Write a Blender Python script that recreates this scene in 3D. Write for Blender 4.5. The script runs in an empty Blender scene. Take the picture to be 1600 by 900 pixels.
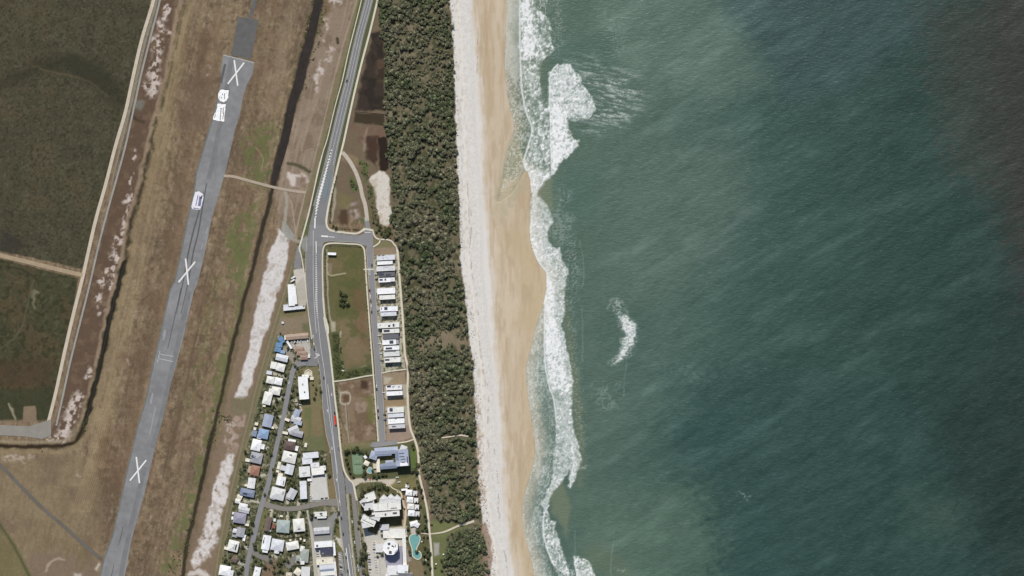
import bpy, bmesh, math, random
# aerial view of an airfield, a seaside town, coastal forest, beach and surf
import numpy as np
from mathutils import Vector, Matrix
random.seed(7)
R = math.radians
scene = bpy.context.scene
COLL = scene.collection

# ------------------------------------------------------------------ camera, sky, sun, exposure
CAM_H = 3500.0
cam_d = bpy.data.cameras.new('camera'); cam = bpy.data.objects.new('camera', cam_d); COLL.objects.link(cam)
cam_d.sensor_width = 36.0; cam_d.lens = 36.0 * CAM_H / 1600.0
cam_d.clip_start = 10.0; cam_d.clip_end = 200000.0
cam.location = (0, 0, CAM_H); cam.rotation_euler = (0, 0, 0)
scene.camera = cam
SUN_EL, SUN_AZ = R(50), R(-9)        # azimuth measured from north, a little west of it (southern summer sun)
world = bpy.data.worlds.new('World'); scene.world = world; world.use_nodes = True
wn = world.node_tree; wn.nodes.clear()
wo = wn.nodes.new('ShaderNodeOutputWorld'); bg = wn.nodes.new('ShaderNodeBackground'); sk = wn.nodes.new('ShaderNodeTexSky')
sk.sky_type = 'NISHITA'; sk.sun_disc = False; sk.sun_elevation = SUN_EL; sk.sun_rotation = SUN_AZ
bg.inputs['Strength'].default_value = 0.08
wn.links.new(sk.outputs[0], bg.inputs[0]); wn.links.new(bg.outputs[0], wo.inputs[0])
sd = bpy.data.lights.new('sun', 'SUN'); sd.energy = 4.2; sd.angle = R(0.5); sd.color = (1.0, 0.96, 0.90)
sun = bpy.data.objects.new('sun', sd); COLL.objects.link(sun)
dirv = Vector((math.sin(SUN_AZ) * math.cos(SUN_EL), math.cos(SUN_AZ) * math.cos(SUN_EL), math.sin(SUN_EL)))
sun.rotation_euler = (dirv).to_track_quat('Z', 'Y').to_euler(); sun.location = (0, 0, 500)
scene.view_settings.view_transform = 'Standard'; scene.view_settings.look = 'None'
scene.view_settings.gamma = 1.0; scene.view_settings.use_curve_mapping = False
scene.view_settings.exposure = 0.0

# ------------------------------------------------------------------ units: 1 m on the ground = 1 survey unit; origin at the middle of the survey
def W(x, y, z=0.0): return Vector((x - 800.0, 450.0 - y, z))
KEXP = np.array([1.19, 1.19, 1.21])     # light reaching a flat surface, so that albedo = appearance / KEXP
def lin(c):
    c = np.asarray(c, dtype=np.float64) / 255.0
    return np.where(c <= 0.04045, c / 12.92, ((c + 0.055) / 1.055) ** 2.4)
def alb(c, mx=0.85): return np.clip(lin(c) / KEXP, 0.003, mx)

# ------------------------------------------------------------------ noise
_rng = np.random.RandomState(11)
_tab = _rng.rand(512, 512).astype(np.float32)
def vn(x, y, seed=0):
    x = x + seed * 37.17; y = y + seed * 91.73
    xi = np.floor(x).astype(np.int32); yi = np.floor(y).astype(np.int32)
    fx = (x - xi); fy = (y - yi)
    fx = fx * fx * (3 - 2 * fx); fy = fy * fy * (3 - 2 * fy)
    x0 = xi & 511; x1 = (xi + 1) & 511; y0 = yi & 511; y1 = (yi + 1) & 511
    a = _tab[y0, x0]; b = _tab[y0, x1]; c = _tab[y1, x0]; d = _tab[y1, x1]
    return (a + (b - a) * fx) * (1 - fy) + (c + (d - c) * fx) * fy
def fbm(x, y, scale, octv=4, seed=0, sx=1.0, sy=1.0):
    s = 0; a = 1.0; t = 0; f = 1.0 / scale
    for o in range(octv):
        s = s + a * vn(x * f * sx, y * f * sy, seed + o * 3); t += a; a *= 0.55; f *= 2.03
    return (s / t - 0.5) * 1.6 + 0.5
def sst(e0, e1, x):
    t = np.clip((x - e0) / (e1 - e0 + 1e-9), 0, 1); return t * t * (3 - 2 * t)

def spline(pts, n=6):
    pts = [tuple(map(float, p)) for p in pts]
    if len(pts) < 3: return pts
    out = []
    P = [pts[0]] + pts + [pts[-1]]
    for i in range(1, len(P) - 2):
        p0, p1, p2, p3 = [np.array(P[k]) for k in (i - 1, i, i + 1, i + 2)]
        for j in range(n):
            t = j / n
            out.append(tuple(0.5 * ((2 * p1) + (-p0 + p2) * t + (2 * p0 - 5 * p1 + 4 * p2 - p3) * t * t + (-p0 + 3 * p1 - 3 * p2 + p3) * t ** 3)))
    out.append(pts[-1])
    return out

class Grid:
    def __init__(s, x0, x1, y0, y1, step):
        s.xs = np.arange(x0, x1 + 1e-6, step, dtype=np.float32); s.ys = np.arange(y0, y1 + 1e-6, step, dtype=np.float32)
        s.step = step; s.X, s.Y = np.meshgrid(s.xs, s.ys)
        s.C = np.zeros(s.X.shape + (3,), np.float32); s.Z = np.zeros_like(s.X)
        s.wx = fbm(s.X, s.Y, 12, 3, 5) - 0.5; s.wy = fbm(s.X, s.Y, 12, 3, 6) - 0.5
    def sl(s, x0, x1, y0, y1):
        i0 = np.searchsorted(s.ys, y0); i1 = np.searchsorted(s.ys, y1); j0 = np.searchsorted(s.xs, x0); j1 = np.searchsorted(s.xs, x1)
        return (slice(i0, max(i1, i0)), slice(j0, max(j1, j0)))
    def _d2(s, X, Y, pts, closed, widths=None):
        d = np.full(X.shape, 1e9, np.float32); ins = np.zeros(X.shape, bool)
        n = len(pts)
        for i in range(n if closed else n - 1):
            ax, ay = pts[i][:2]; bx, by = pts[(i + 1) % n][:2]
            ex, ey = bx - ax, by - ay; L = ex * ex + ey * ey + 1e-9
            t = np.clip(((X - ax) * ex + (Y - ay) * ey) / L, 0, 1)
            dd = np.hypot(X - ax - t * ex, Y - ay - t * ey)
            if widths is not None: dd = dd - (widths[i] + (widths[(i + 1) % n] - widths[i]) * t) / 2
            d = np.minimum(d, dd)
            if closed and ay != by:
                c = ((ay > Y) != (by > Y)) & (X < (bx - ax) * (Y - ay) / (by - ay) + ax); ins ^= c
        return d, ins
    def poly(s, pts, f=1.0, warp=0.0, smooth=False):
        if smooth: pts = spline(list(pts) + [pts[0]], 5)[:-1]
        m = f + abs(warp) + 2; xs = [p[0] for p in pts]; ys = [p[1] for p in pts]
        k = s.sl(min(xs) - m, max(xs) + m, min(ys) - m, max(ys) + m)
        X = s.X[k] + warp * s.wx[k] * 2; Y = s.Y[k] + warp * s.wy[k] * 2
        d, ins = s._d2(X, Y, pts, True); d = np.where(ins, -d, d)
        return k, 1 - sst(-f, f, d)
    def line(s, pts, w, f=1.0, warp=0.0, smooth=True):
        if smooth: pts = spline(pts, 5)
        mw = max([p[2] for p in pts]) if len(pts[0]) > 2 else w
        m = f + abs(warp) + mw + 2; xs = [p[0] for p in pts]; ys = [p[1] for p in pts]
        k = s.sl(min(xs) - m, max(xs) + m, min(ys) - m, max(ys) + m)
        X = s.X[k] + warp * s.wx[k] * 2; Y = s.Y[k] + warp * s.wy[k] * 2
        wd = [p[2] for p in pts] if len(pts[0]) > 2 else [w] * len(pts)
        d, _ = s._d2(X, Y, pts, False, wd)
        return k, 1 - sst(-f, f, d)
    def paint(s, km, col, a=1.0, tex=None):
        k, m = km; m = m * a
        if tex is not None: m = m * tex(s.X[k], s.Y[k])
        m = m[..., None]; s.C[k] = s.C[k] * (1 - m) + np.array(col, np.float32) * m
    def dig(s, km, dz): s.Z[km[0]] += km[1] * dz
    def mesh(s, name, fmask, mat, zoff=0.0, cells=None):
        ny, nx = s.X.shape
        idx = np.arange(ny * nx).reshape(ny, nx)
        q = np.stack([idx[1:, :-1], idx[1:, 1:], idx[:-1, 1:], idx[:-1, :-1]], -1)   # y grows southward: keep normals up
        q = q[fmask]
        used, inv = np.unique(q.ravel(), return_inverse=True)
        co = np.stack([s.X.ravel()[used] - 800, 450 - s.Y.ravel()[used], s.Z.ravel()[used] + zoff], -1).astype(np.float32)
        me = bpy.data.meshes.new(name); me.vertices.add(len(used)); me.vertices.foreach_set('co', co.ravel())
        nf = len(q); me.loops.add(nf * 4); me.loops.foreach_set('vertex_index', inv.astype(np.int32).ravel())
        me.polygons.add(nf); me.polygons.foreach_set('loop_start', np.arange(0, nf * 4, 4, dtype=np.int32))
        me.update(); me.polygons.foreach_set('use_smooth', np.ones(nf, bool))
        a = me.color_attributes.new('Col', 'FLOAT_COLOR', 'POINT')
        c = alb(np.clip(s.C.reshape(-1, 3)[used], 0, 255)); c = np.concatenate([c, np.ones((len(c), 1))], 1).astype(np.float32)
        a.data.foreach_set('color', c.ravel())
        me.materials.append(mat); o = bpy.data.objects.new(name, me); COLL.objects.link(o); return o

# ------------------------------------------------------------------ materials (all procedural)
def new_mat(name):
    m = bpy.data.materials.new(name); m.use_nodes = True
    return m, m.node_tree, m.node_tree.nodes['Principled BSDF']
def noise_mul(nt, col_out, specs, coord='Object'):
    """multiply a colour by noise layers [(scale per metre, amount, detail)]"""
    tc = nt.nodes.new('ShaderNodeNewGeometry' if coord == 'World' else 'ShaderNodeTexCoord')
    pos = tc.outputs['Position'] if coord == 'World' else tc.outputs['Object']
    cur = col_out
    for sc, amt, det in specs:
        n = nt.nodes.new('ShaderNodeTexNoise'); n.inputs['Scale'].default_value = sc; n.inputs['Detail'].default_value = det
        nt.links.new(pos, n.inputs['Vector'])
        mr = nt.nodes.new('ShaderNodeMapRange'); mr.inputs['From Min'].default_value = 0.25; mr.inputs['From Max'].default_value = 0.75
        mr.inputs['To Min'].default_value = 1 - amt; mr.inputs['To Max'].default_value = 1 + amt
        nt.links.new(n.outputs['Fac'], mr.inputs['Value'])
        v = nt.nodes.new('ShaderNodeVectorMath'); v.operation = 'SCALE'
        nt.links.new(cur, v.inputs[0]); nt.links.new(mr.outputs[0], v.inputs['Scale']); cur = v.outputs[0]
    return cur
_mc = {}
def mat(name, rgb, specs=((0.35, 0.10, 4), (2.2, 0.10, 3)), rough=0.85, spec=0.2, metal=0.0):
    key = (name,)
    if key in _mc: return _mc[key]
    m, nt, b = new_mat(name); c = nt.nodes.new('ShaderNodeRGB'); a = alb(rgb); c.outputs[0].default_value = (*a, 1)
    nt.links.new(noise_mul(nt, c.outputs[0], specs, 'World') if specs else c.outputs[0], b.inputs['Base Color'])
    b.inputs['Roughness'].default_value = rough; b.inputs['Metallic'].default_value = metal
    b.inputs['Specular IOR Level'].default_value = spec
    _mc[key] = m; return m
def attr_mat(name, specs, rough=0.95, spec=0.1, bump=None):
    m, nt, b = new_mat(name); at = nt.nodes.new('ShaderNodeAttribute'); at.attribute_name = 'Col'
    nt.links.new(noise_mul(nt, at.outputs['Color'], specs), b.inputs['Base Color'])
    b.inputs['Roughness'].default_value = rough; b.inputs['Specular IOR Level'].default_value = spec
    if bump: bump(nt, b)
    return m

def tag(o, label=None, cat=None, group=None, kind=None):
    if label: o['label'] = label
    if cat: o['category'] = cat
    if group: o['group'] = group
    if kind: o['kind'] = kind
    return o
def struct(o): o['kind'] = 'structure'; return o
def empty(name, loc, rz=0.0):
    o = bpy.data.objects.new(name, None); COLL.objects.link(o); o.location = loc; o.rotation_euler = (0, 0, rz)
    o.empty_display_size = 1; return o
def link(name, me, parent=None):
    o = bpy.data.objects.new(name, me); COLL.objects.link(o)
    if parent is not None: o.parent = parent
    return o
def mesh_from(name, V, F, m, smooth=False):
    me = bpy.data.meshes.new(name); me.from_pydata([tuple(v) for v in V], [], [tuple(f) for f in F]); me.update()
    me.materials.append(m)
    if smooth: me.polygons.foreach_set('use_smooth', np.ones(len(me.polygons), bool))
    return me
class MB:
    def __init__(s): s.V = []; s.F = []
    def add(s, V, F):
        n = len(s.V); s.V += [tuple(v) for v in V]; s.F += [tuple(i + n for i in f) for f in F]
    def box(s, cx, cy, cz, w, d, h, rz=0.0):
        c, q = math.cos(rz), math.sin(rz); V = []
        for z in (cz, cz + h):
            for sx, sy in ((-1, -1), (1, -1), (1, 1), (-1, 1)):
                x, y = sx * w / 2, sy * d / 2; V.append((cx + x * c - y * q, cy + x * q + y * c, z))
        s.add(V, [(0, 3, 2, 1), (4, 5, 6, 7), (0, 1, 5, 4), (1, 2, 6, 5), (2, 3, 7, 6), (3, 0, 4, 7)])
    def prism(s, pts, z0, z1):
        n = len(pts); a = sum(pts[i][0] * pts[(i + 1) % n][1] - pts[(i + 1) % n][0] * pts[i][1] for i in range(n))
        if a < 0: pts = pts[::-1]
        V = [(x, y, z0) for x, y in pts] + [(x, y, z1) for x, y in pts]
        s.add(V, [tuple(range(n - 1, -1, -1)), tuple(range(n, 2 * n))] + [(i, (i + 1) % n, n + (i + 1) % n, n + i) for i in range(n)])
    def cyl(s, cx, cy, z0, z1, r, n=12, r2=None):
        r2 = r if r2 is None else r2
        V = [(cx + r * math.cos(2 * math.pi * i / n), cy + r * math.sin(2 * math.pi * i / n), z0) for i in range(n)]
        V += [(cx + r2 * math.cos(2 * math.pi * i / n), cy + r2 * math.sin(2 * math.pi * i / n), z1) for i in range(n)]
        s.add(V, [tuple(range(n - 1, -1, -1)), tuple(range(n, 2 * n))] + [(i, (i + 1) % n, n + (i + 1) % n, n + i) for i in range(n)])
    def build(s, name, m, parent=None, smooth=False):
        return link(name, mesh_from(name, s.V, s.F, m, smooth), parent)

def sheet(name, pts, z, m, smooth=False, thick=0.0):
    """flat surfacing laid on the ground, outline in survey coordinates"""
    if smooth: pts = spline(list(pts) + [pts[0]], 5)[:-1]
    P = [W(x, y, z) for x, y in pts]
    a = sum(P[i].x * P[(i + 1) % len(P)].y - P[(i + 1) % len(P)].x * P[i].y for i in range(len(P)))
    if a < 0: P = P[::-1]
    if thick:
        b = MB(); b.prism([(p.x, p.y) for p in P], z, z + thick); return b.build(name, m)
    return link(name, mesh_from(name, P, [tuple(range(len(P)))], m))
def ribbon_vf(pts, w, z, off=0.0, smooth=6):
    pts = spline(pts, smooth) if smooth else pts
    V = []; F = []
    n = len(pts)
    for i in range(n):
        a = pts[max(i - 1, 0)]; b = pts[min(i + 1, n - 1)]
        tx, ty = b[0] - a[0], b[1] - a[1]; L = math.hypot(tx, ty) or 1; nx, ny = -ty / L, tx / L
        ww = pts[i][2] if len(pts[i]) > 2 else w
        V.append(W(pts[i][0] + nx * (off + ww / 2), pts[i][1] + ny * (off + ww / 2), z)); V.append(W(pts[i][0] + nx * (off - ww / 2), pts[i][1] + ny * (off - ww / 2), z))
        if i: F.append((2 * i - 2, 2 * i, 2 * i + 1, 2 * i - 1))
    return V, F
def ribbon(name, lines, w, z, m, smooth=6, thick=0.0):
    b = MB()
    for ln in lines:
        V, F = ribbon_vf(ln, w, z + thick, 0, smooth)
        b.add(V, F)
        if thick:
            n = len(V) // 2; V2 = [Vector((v.x, v.y, z - 0.3)) for v in V]
            b.add(V + V2, [(2 * i, 2 * i + 2, 2 * n + 2 * i + 2, 2 * n + 2 * i) for i in range(n - 1)] + [(2 * i + 3, 2 * i + 1, 2 * n + 2 * i + 1, 2 * n + 2 * i + 3) for i in range(n - 1)])
    o = b.build(name, m)
    # normals up
    me = o.data; bm = bmesh.new(); bm.from_mesh(me)
    for f in bm.faces:
        if f.normal.z < -0.2: f.normal_flip()
    bm.to_mesh(me); bm.free(); return o
# ================================================================== LAND: one height field, split into ground and beach
G = Grid(-80, 905, -60, 960, 1.25)
X, Y = G.X, G.Y
# runway-parallel coordinates for the mown streaks
ux, uy = 0.235, -0.972
S_al = X * ux + Y * uy; S_ac = X * (-uy) + Y * ux
def streak(x, y, wa=3.0, la=60.0, seed=20):
    al = x * ux + y * uy; ac = x * (-uy) + y * ux
    return fbm(ac, al, 1.0, 3, seed, 1 / wa, 1 / la)
st = streak(X, Y, 4, 90, 20); st2 = streak(X, Y, 1.8, 40, 25); bl = fbm(X, Y, 60, 4, 30); fn = fbm(X, Y, 5, 3, 33); ff = vn(X / 1.4, Y / 1.4, 40)
def mixc(a, b, t): t = np.clip(t, 0, 1)[..., None]; return np.array(a, np.float32) * (1 - t) + np.array(b, np.float32) * t
# dry airfield grass
C = mixc((114, 97, 78), (150, 132, 106), 0.2 + 0.55 * (st - 0.2) + 0.45 * (fn - 0.5))
C = C + ((C * 0 + np.array([96, 82, 68], np.float32)) - C) * (sst(0.50, 0.8, bl) * 0.55)[..., None]
C = C + (np.array([142, 127, 100], np.float32) - C) * (sst(0.5, 0.85, streak(X, Y, 14, 120, 28)) * 0.4)[..., None]
C = C + (np.array([88, 74, 60], np.float32) - C) * (sst(0.56, 0.8, fbm(X, Y, 1, 4, 36, 1 / 5, 1 / 11)) * 0.32)[..., None]
C = C + (np.array([160, 146, 124], np.float32) - C) * (sst(0.60, 0.85, fbm(X, Y, 1, 4, 37, 1 / 4, 1 / 8)) * 0.35)[..., None]
G.C[:] = C + ((st2 - 0.5) * 12 + (ff - 0.5) * 22)[..., None]

def nz(scale, lo, hi, seed, **k): return lambda x, y: sst(lo, hi, fbm(x, y, scale, 4, seed, **k))
def stz(wa, la, lo, hi, seed): return lambda x, y: sst(lo, hi, streak(x, y, wa, la, seed))

# left crop fields
G.paint(G.poly([(352, 525), (368, 525), (352, 640), (330, 640)], 6, 6), (104, 104, 68), .7, nz(8, .3, .6, 82))
fld = G.poly([(-90, -70), (236, -70), (235, 0), (212, 110), (180, 230), (150, 345), (128, 420), (60, 405), (0, 392), (-90, 375)], 1.2, 1)
G.paint(fld, (72, 69, 53)); G.paint(fld, (86, 76, 60), .55, nz(60, .5, .8, 41)); G.paint(fld, (84, 82, 64), .45, nz(14, .5, .8, 42)); G.paint(fld, (48, 48, 36), .6, nz(3, .52, .8, 43)); G.paint(fld, (102, 98, 78), .45, nz(2.4, .6, .85, 44))
G.paint(G.line([(-40, 150, 8), (60, 105, 20), (110, 98, 30), (150, 118, 34), (178, 145, 26), (190, 165, 6)], 20, 12, 5), (50, 49, 38), .62)
G.paint(G.line([(50, 103, 2), (75, 112, 3), (110, 117, 3), (140, 128, 2), (170, 152, 2)], 3, 2, 2), (98, 88, 66), .6)
G.paint(G.poly([(0, 360), (20, 366), (40, 385), (20, 395), (0, 388)], 5, 4), (52, 50, 46), .6)
fl2 = G.poly([(-90, 395), (0, 404), (60, 420), (123, 435), (105, 520), (88, 600), (76, 655), (-90, 655)], 1.5, 1)
G.paint(fl2, (70, 68, 50)); G.paint(fl2, (86, 72, 54), .7, nz(50, .45, .7, 51)); G.paint(fl2, (48, 50, 34), .6, nz(6, .5, .75, 52)); G.paint(fl2, (92, 92, 66), .5, nz(4, .6, .85, 53))
G.paint(G.poly([(-90, 607), (85, 607), (76, 657), (-90, 657)], 1.5, 1), (60, 62, 44), .7); G.paint(G.poly([(0, 560), (80, 560), (84, 602), (0, 604)], 10, 3), (74, 60, 46), .6)
G.paint(G.line([(0, 545), (20, 530), (35, 510), (42, 480), (52, 440)], 2.5, 1.5, 1), (96, 92, 72), .6)
G.paint(G.line([(10, 418), (30, 420), (45, 427), (57, 437), (60, 445)], 2, 1.5, 1), (48, 48, 36), .8)
G.paint(G.line([(52, 480), (53, 465), (56, 455)], 5, 3, 4), (150, 144, 120), .6)
G.paint(G.poly([(37, 634), (55, 634), (58, 659), (36, 659)], 1, 1), (128, 112, 92))
G.paint(G.line([(14, 630), (20, 642), (25, 655)], 3, 1, 2), (160, 150, 126), .8)
# strip between the tracks and the ditch
# reddish and straw patches over the whole airfield
G.paint(G.poly([(300, -60), (460, -60), (420, 250), (300, 700), (200, 960), (100, 960), (150, 700), (250, 200)], 6, 5), (114, 91, 74), .45, nz(22, .52, .75, 69)); G.paint(G.poly([(300, -60), (460, -60), (420, 250), (300, 700), (200, 960), (100, 960), (150, 700), (250, 200)], 6, 5), (90, 76, 60), .5, nz(7, .58, .8, 70))
rb = G.poly([(250, 0), (272, 0), (262, 120), (235, 200), (215, 300), (190, 400), (168, 490), (142, 590), (125, 655), (100, 690), (78, 680), (92, 640), (128, 480), (160, 370), (196, 220), (208, 160)], 2.5, 2)
G.paint(rb, (96, 79, 65)); G.paint(rb, (118, 98, 80), .6, nz(10, .5, .8, 61))
for pl, w in [([(262, 10), (258, 30)], 6), ([(249, 34), (252, 45), (262, 52)], 10), ([(243, 62), (246, 90), (240, 112), (244, 130), (236, 145)], 16), ([(225, 130), (226, 135)], 9),
              ([(208, 235), (210, 250)], 6), ([(206, 270), (204, 300), (200, 315)], 5), ([(190, 318), (206, 312)], 6), ([(201, 325), (196, 345), (190, 368), (188, 380)], 7), ([(182, 370), (178, 385)], 8), ([(180, 395), (172, 420), (158, 443)], 11), ([(184, 400), (178, 430), (172, 450)], 5),
              ([(156, 460), (158, 480), (156, 488)], 10), ([(139, 578), (136, 588)], 8), ([(122, 622), (116, 640), (104, 668), (96, 690)], 18), ([(98, 636), (110, 642)], 5), ([(10, 715), (30, 717), (50, 716)], 9), ([(74, 684), (96, 680)], 6)]:
    G.paint(G.line(pl, w, w * .35, 4), (196, 184, 176), .95, nz(5, .36, .62, 63))
G.paint(G.line([(203, 178), (214, 185), (224, 190)], 4, 3, 2), (62, 54, 44), .8); G.paint(G.poly([(210, 155), (226, 158), (222, 172), (208, 168)], 3, 2), (120, 122, 116), .7)
G.paint(G.line([(196, 240), (180, 310), (160, 400)], 10, 5, 4), (92, 76, 62), .6)
# banks and ditch west of the runway
dl = [(302, -70), (290, 0), (278, 50), (266, 120), (254, 160), (243, 200), (232, 250), (221, 300), (205, 350), (195, 410), (178, 470), (168, 515), (156, 570), (144, 620), (133, 660), (122, 685), (110, 694), (60, 698), (0, 697), (-90, 697)]
G.paint(G.line([(x - 7, y) for x, y in dl[:13]], 6, 2, 1.5), (150, 130, 110), .75)
G.paint(G.line([(x + 8, y) for x, y in dl[:15]], 7, 3, 1.5), (136, 120, 92), .6)
G.paint(G.line(dl, 9, 3.0, 4), (80, 72, 54), .75, nz(9, .25, .6, 64))
G.paint(G.line(dl[3:10], 4, 2, 3), (54, 50, 38), .75, nz(8, .3, .6, 65)); G.paint(G.line(dl[9:15], 7.5, 1.8, 1.5), (34, 34, 26), .95); G.paint(G.line(dl[14:], 5, 1.5, 1), (50, 40, 30), .95)
G.dig(G.line(dl, 2.5, 3.5), -.9)
G.paint(G.line([(2, 705), (60, 706), (100, 706), (124, 692), (140, 675), (152, 640)], 7, 2), (142, 126, 98), .7); G.paint(G.line([(0, 690), (60, 691), (100, 688), (112, 680)], 4, 1.5), (150, 138, 116), .7)
# south-west corner
sw = G.poly([(-90, 712), (100, 712), (150, 720), (160, 800), (155, 960), (-90, 960)], 10, 5)
G.paint(sw, (132, 117, 92), .55); G.paint(sw, (110, 94, 78), .5, nz(45, .5, .75, 71)); 
G.paint(G.poly([(-90, 840), (0, 825), (48, 900), (60, 960), (-90, 960)], 4, 3), (112, 104, 72), .7)
G.paint(G.poly([(45, 865), (110, 862), (150, 880), (150, 960), (50, 960)], 8, 6), (124, 106, 92), .7)
G.paint(G.line([(60, 835), (90, 850), (130, 880)], 30, 12, 5), (112, 100, 70), .5, stz(3, 30, .4, .7, 72))
G.paint(G.line([(-30, 770), (0, 820), (20, 850), (48, 905), (70, 950)], 7, 2, 1), (98, 96, 66), .8); G.paint(G.line([(0, 820), (20, 850), (48, 905)], 2, 1), (76, 74, 50), .8)
G.paint(G.line([(70, 895), (78, 880), (90, 872), (100, 874)], 4, 2, 3), (168, 154, 138), .8); G.paint(G.line([(118, 898), (125, 898)], 7, 3, 3), (190, 182, 174), .8); G.paint(G.line([(150, 890), (154, 882)], 4, 2, 2), (200, 192, 180), .8)
for i in range(9):
    o = i * 3.4; G.paint(G.line([(112 + o, 800), (135 + o, 730), (150 + o, 670), (158 + o, 640)], 1.2, .8, .5), (168, 148, 112), .45)
# mottling close to the runway
G.paint(G.line([(398, 40), (380, 190), (350, 320), (325, 440), (300, 560), (270, 680), (245, 800), (225, 960)], 14, 8, 3), (98, 84, 68), .45, stz(4, 40, .45, .7, 75))
G.paint(G.line([(345, 20), (330, 110), (305, 210), (285, 330), (255, 480), (225, 620), (190, 760)], 16, 10, 3), (128, 108, 86), .5)
G.paint(G.line([(165, 690), (162, 760), (152, 800)], 14, 10, 6), (98, 80, 62), .55, nz(18, .3, .6, 76))
for pl, w in [([(263, 448), (200 + 0, 560)], 1)]: pass
G.paint(G.poly([(290, 120), (340, 110), (320, 200), (280, 200)], 12, 8), (106, 88, 76), .5)
for x, y in [(298, 128), (325, 115), (295, 145), (263, 340), (268, 350), (252, 378), (198, 558), (199, 565), (120, 742), (326, 100)]: G.paint(G.line([(x, y), (x + 1, y + 3)], 4, 2.5, 4), (178, 162, 150), .75, nz(3, .3, .6, 78))
G.paint(G.line([(292, 20), (280, 80), (264, 150), (250, 230), (241, 300), (224, 380), (206, 450), (190, 520), (174, 600), (160, 660)], 24, 8, 3), (150, 133, 103), .62, lambda x, y: .4 + .6 * sst(.3, .7, streak(x, y, 2.2, 70, 66)))
G.paint(G.line([(322, 60), (302, 150), (290, 220), (278, 300), (262, 380), (246, 450), (230, 520), (214, 600), (196, 680), (176, 780)], 22, 8, 4), (98, 80, 63), .55, lambda x, y: .35 + .65 * sst(.3, .7, fbm(x, y, 1, 4, 67, 1 / 12, 1 / 26)))
G.paint(G.line([(366, 300), (352, 340), (335, 400), (318, 470), (298, 560), (280, 640), (262, 720), (245, 800), (228, 880)], 9, 6, 4), (92, 76, 60), .6, lambda x, y: .3 + .7 * sst(.3, .65, streak(x, y, 3, 30, 68)))
G.paint(G.line([(415, 30), (402, 120), (384, 220), (362, 300)], 14, 8, 4), (104, 88, 70), .4); G.paint(G.line([(455, 0), (440, 90), (420, 170)], 18, 9, 4), (148, 130, 108), .4)
# green growth east of the runway
for pts, a in [([(384, 215), (425, 192), (429, 280), (418, 292), (388, 284)], .85), ([(372, 335), (404, 312), (401, 360), (388, 420), (374, 460), (356, 410), (352, 372)], .85), ([(352, 540), (376, 440), (390, 432), (368, 545)], .65),
               ([(345, 560), (358, 560), (345, 650), (325, 720), (300, 800), (285, 860), (262, 905), (255, 880), (290, 780), (315, 690)], .9), ([(325, 615), (360, 625), (372, 645), (358, 660), (330, 660)], .8), ([(330, 440), (350, 430), (320, 560), (300, 640), (290, 640)], .35)]:
    G.paint(G.poly(pts, 9, 10), (100, 104, 66), a, nz(8, .2, .62, 81))
# canal banks (east drain)
can_w = [(514, -70, 13), (498, 0, 13), (487, 50, 14), (475, 95, 15), (467, 130, 16), (457, 160, 14), (449, 200, 14), (441, 235, 13), (431, 270, 11), (427, 290, 7)]
can_n = [(426, 296, 6), (418, 330, 6), (407, 370, 6), (398, 410, 5), (390, 440, 5), (380, 475, 5), (369, 520, 5), (357, 570, 5), (346, 620, 4), (334, 670, 5), (324, 715, 6), (312, 770, 6), (300, 820, 5), (290, 865, 5), (282, 960, 5)]
G.paint(G.line([(x + 14, y, 14) for x, y, w in can_w], 14, 5, 4), (122, 104, 84), .7); G.paint(G.line([(x + 13, y, 9) for x, y, w in can_w[1:6]], 9, 3, 5), (84, 84, 54), .8, nz(7, .35, .6, 83))
G.paint(G.line([(x - 11, y, 6) for x, y, w in can_w], 6, 3, 4), (84, 80, 56), .6, nz(8, .35, .7, 84))
G.paint(G.line([(x, y, w + 1) for x, y, w in can_w], 1, 2, 2), (60, 54, 44), .9); G.paint(G.line([(x, y, w + 1) for x, y, w in can_n], 1, 1.6, 1.5), (56, 50, 38), .9)
G.paint(G.line([(x + 6, y, 4) for x, y, w in can_n], 4, 2, 1), (112, 98, 78), .8)
G.dig(G.line(can_w, 1, 3), -1.8); G.dig(G.line([(x, y, w * .55) for x, y, w in can_n], 1, 2.5), -1.5)
# pinkish ground between the canal and the road
pk = G.poly([(525, 0), (566, 0), (545, 60), (510, 210), (488, 300), (470, 372), (440, 360), (430, 300), (445, 240), (470, 150), (495, 60)], 4, 3)
G.paint(pk, (138, 122, 106)); G.paint(pk, (118, 102, 86), .7, nz(20, .45, .7, 86)); G.paint(pk, (152, 136, 118), .7, stz(3, 60, .5, .8, 87))
for pl, w in [([(520, 0), (528, 8), (518, 15)], 9), ([(512, 30), (508, 55), (512, 75)], 9), ([(514, 90), (506, 105), (490, 140)], 10)]: G.paint(G.line(pl, w, 5, 6), (198, 188, 180), .9, nz(8, .4, .7, 88))
G.paint(G.line([(527, 60), (528, 67)], 4, 1.5), (50, 44, 34), .8)
G.paint(G.line([(565, -20), (540, 80), (520, 150), (500, 235), (482, 300), (466, 372)], 5, 1.5), (120, 114, 84), .8); G.paint(G.line([(558, 0), (530, 90), (506, 190), (480, 290), (462, 365)], 1.5, 1), (170, 158, 136), .7)
G.paint(G.poly([(450, 263), (462, 262), (478, 270), (480, 285), (470, 292), (455, 290), (448, 275)], 2.5, 3), (200, 190, 182), .95, nz(14, .2, .5, 89)); G.paint(G.poly([(462, 275), (478, 276), (476, 294), (462, 290)], 3, 2), (120, 98, 84), .7)
G.paint(G.line([(450, 255), (465, 258), (484, 268)], 5, 1.5, 1), (78, 76, 56), .9)
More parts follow.
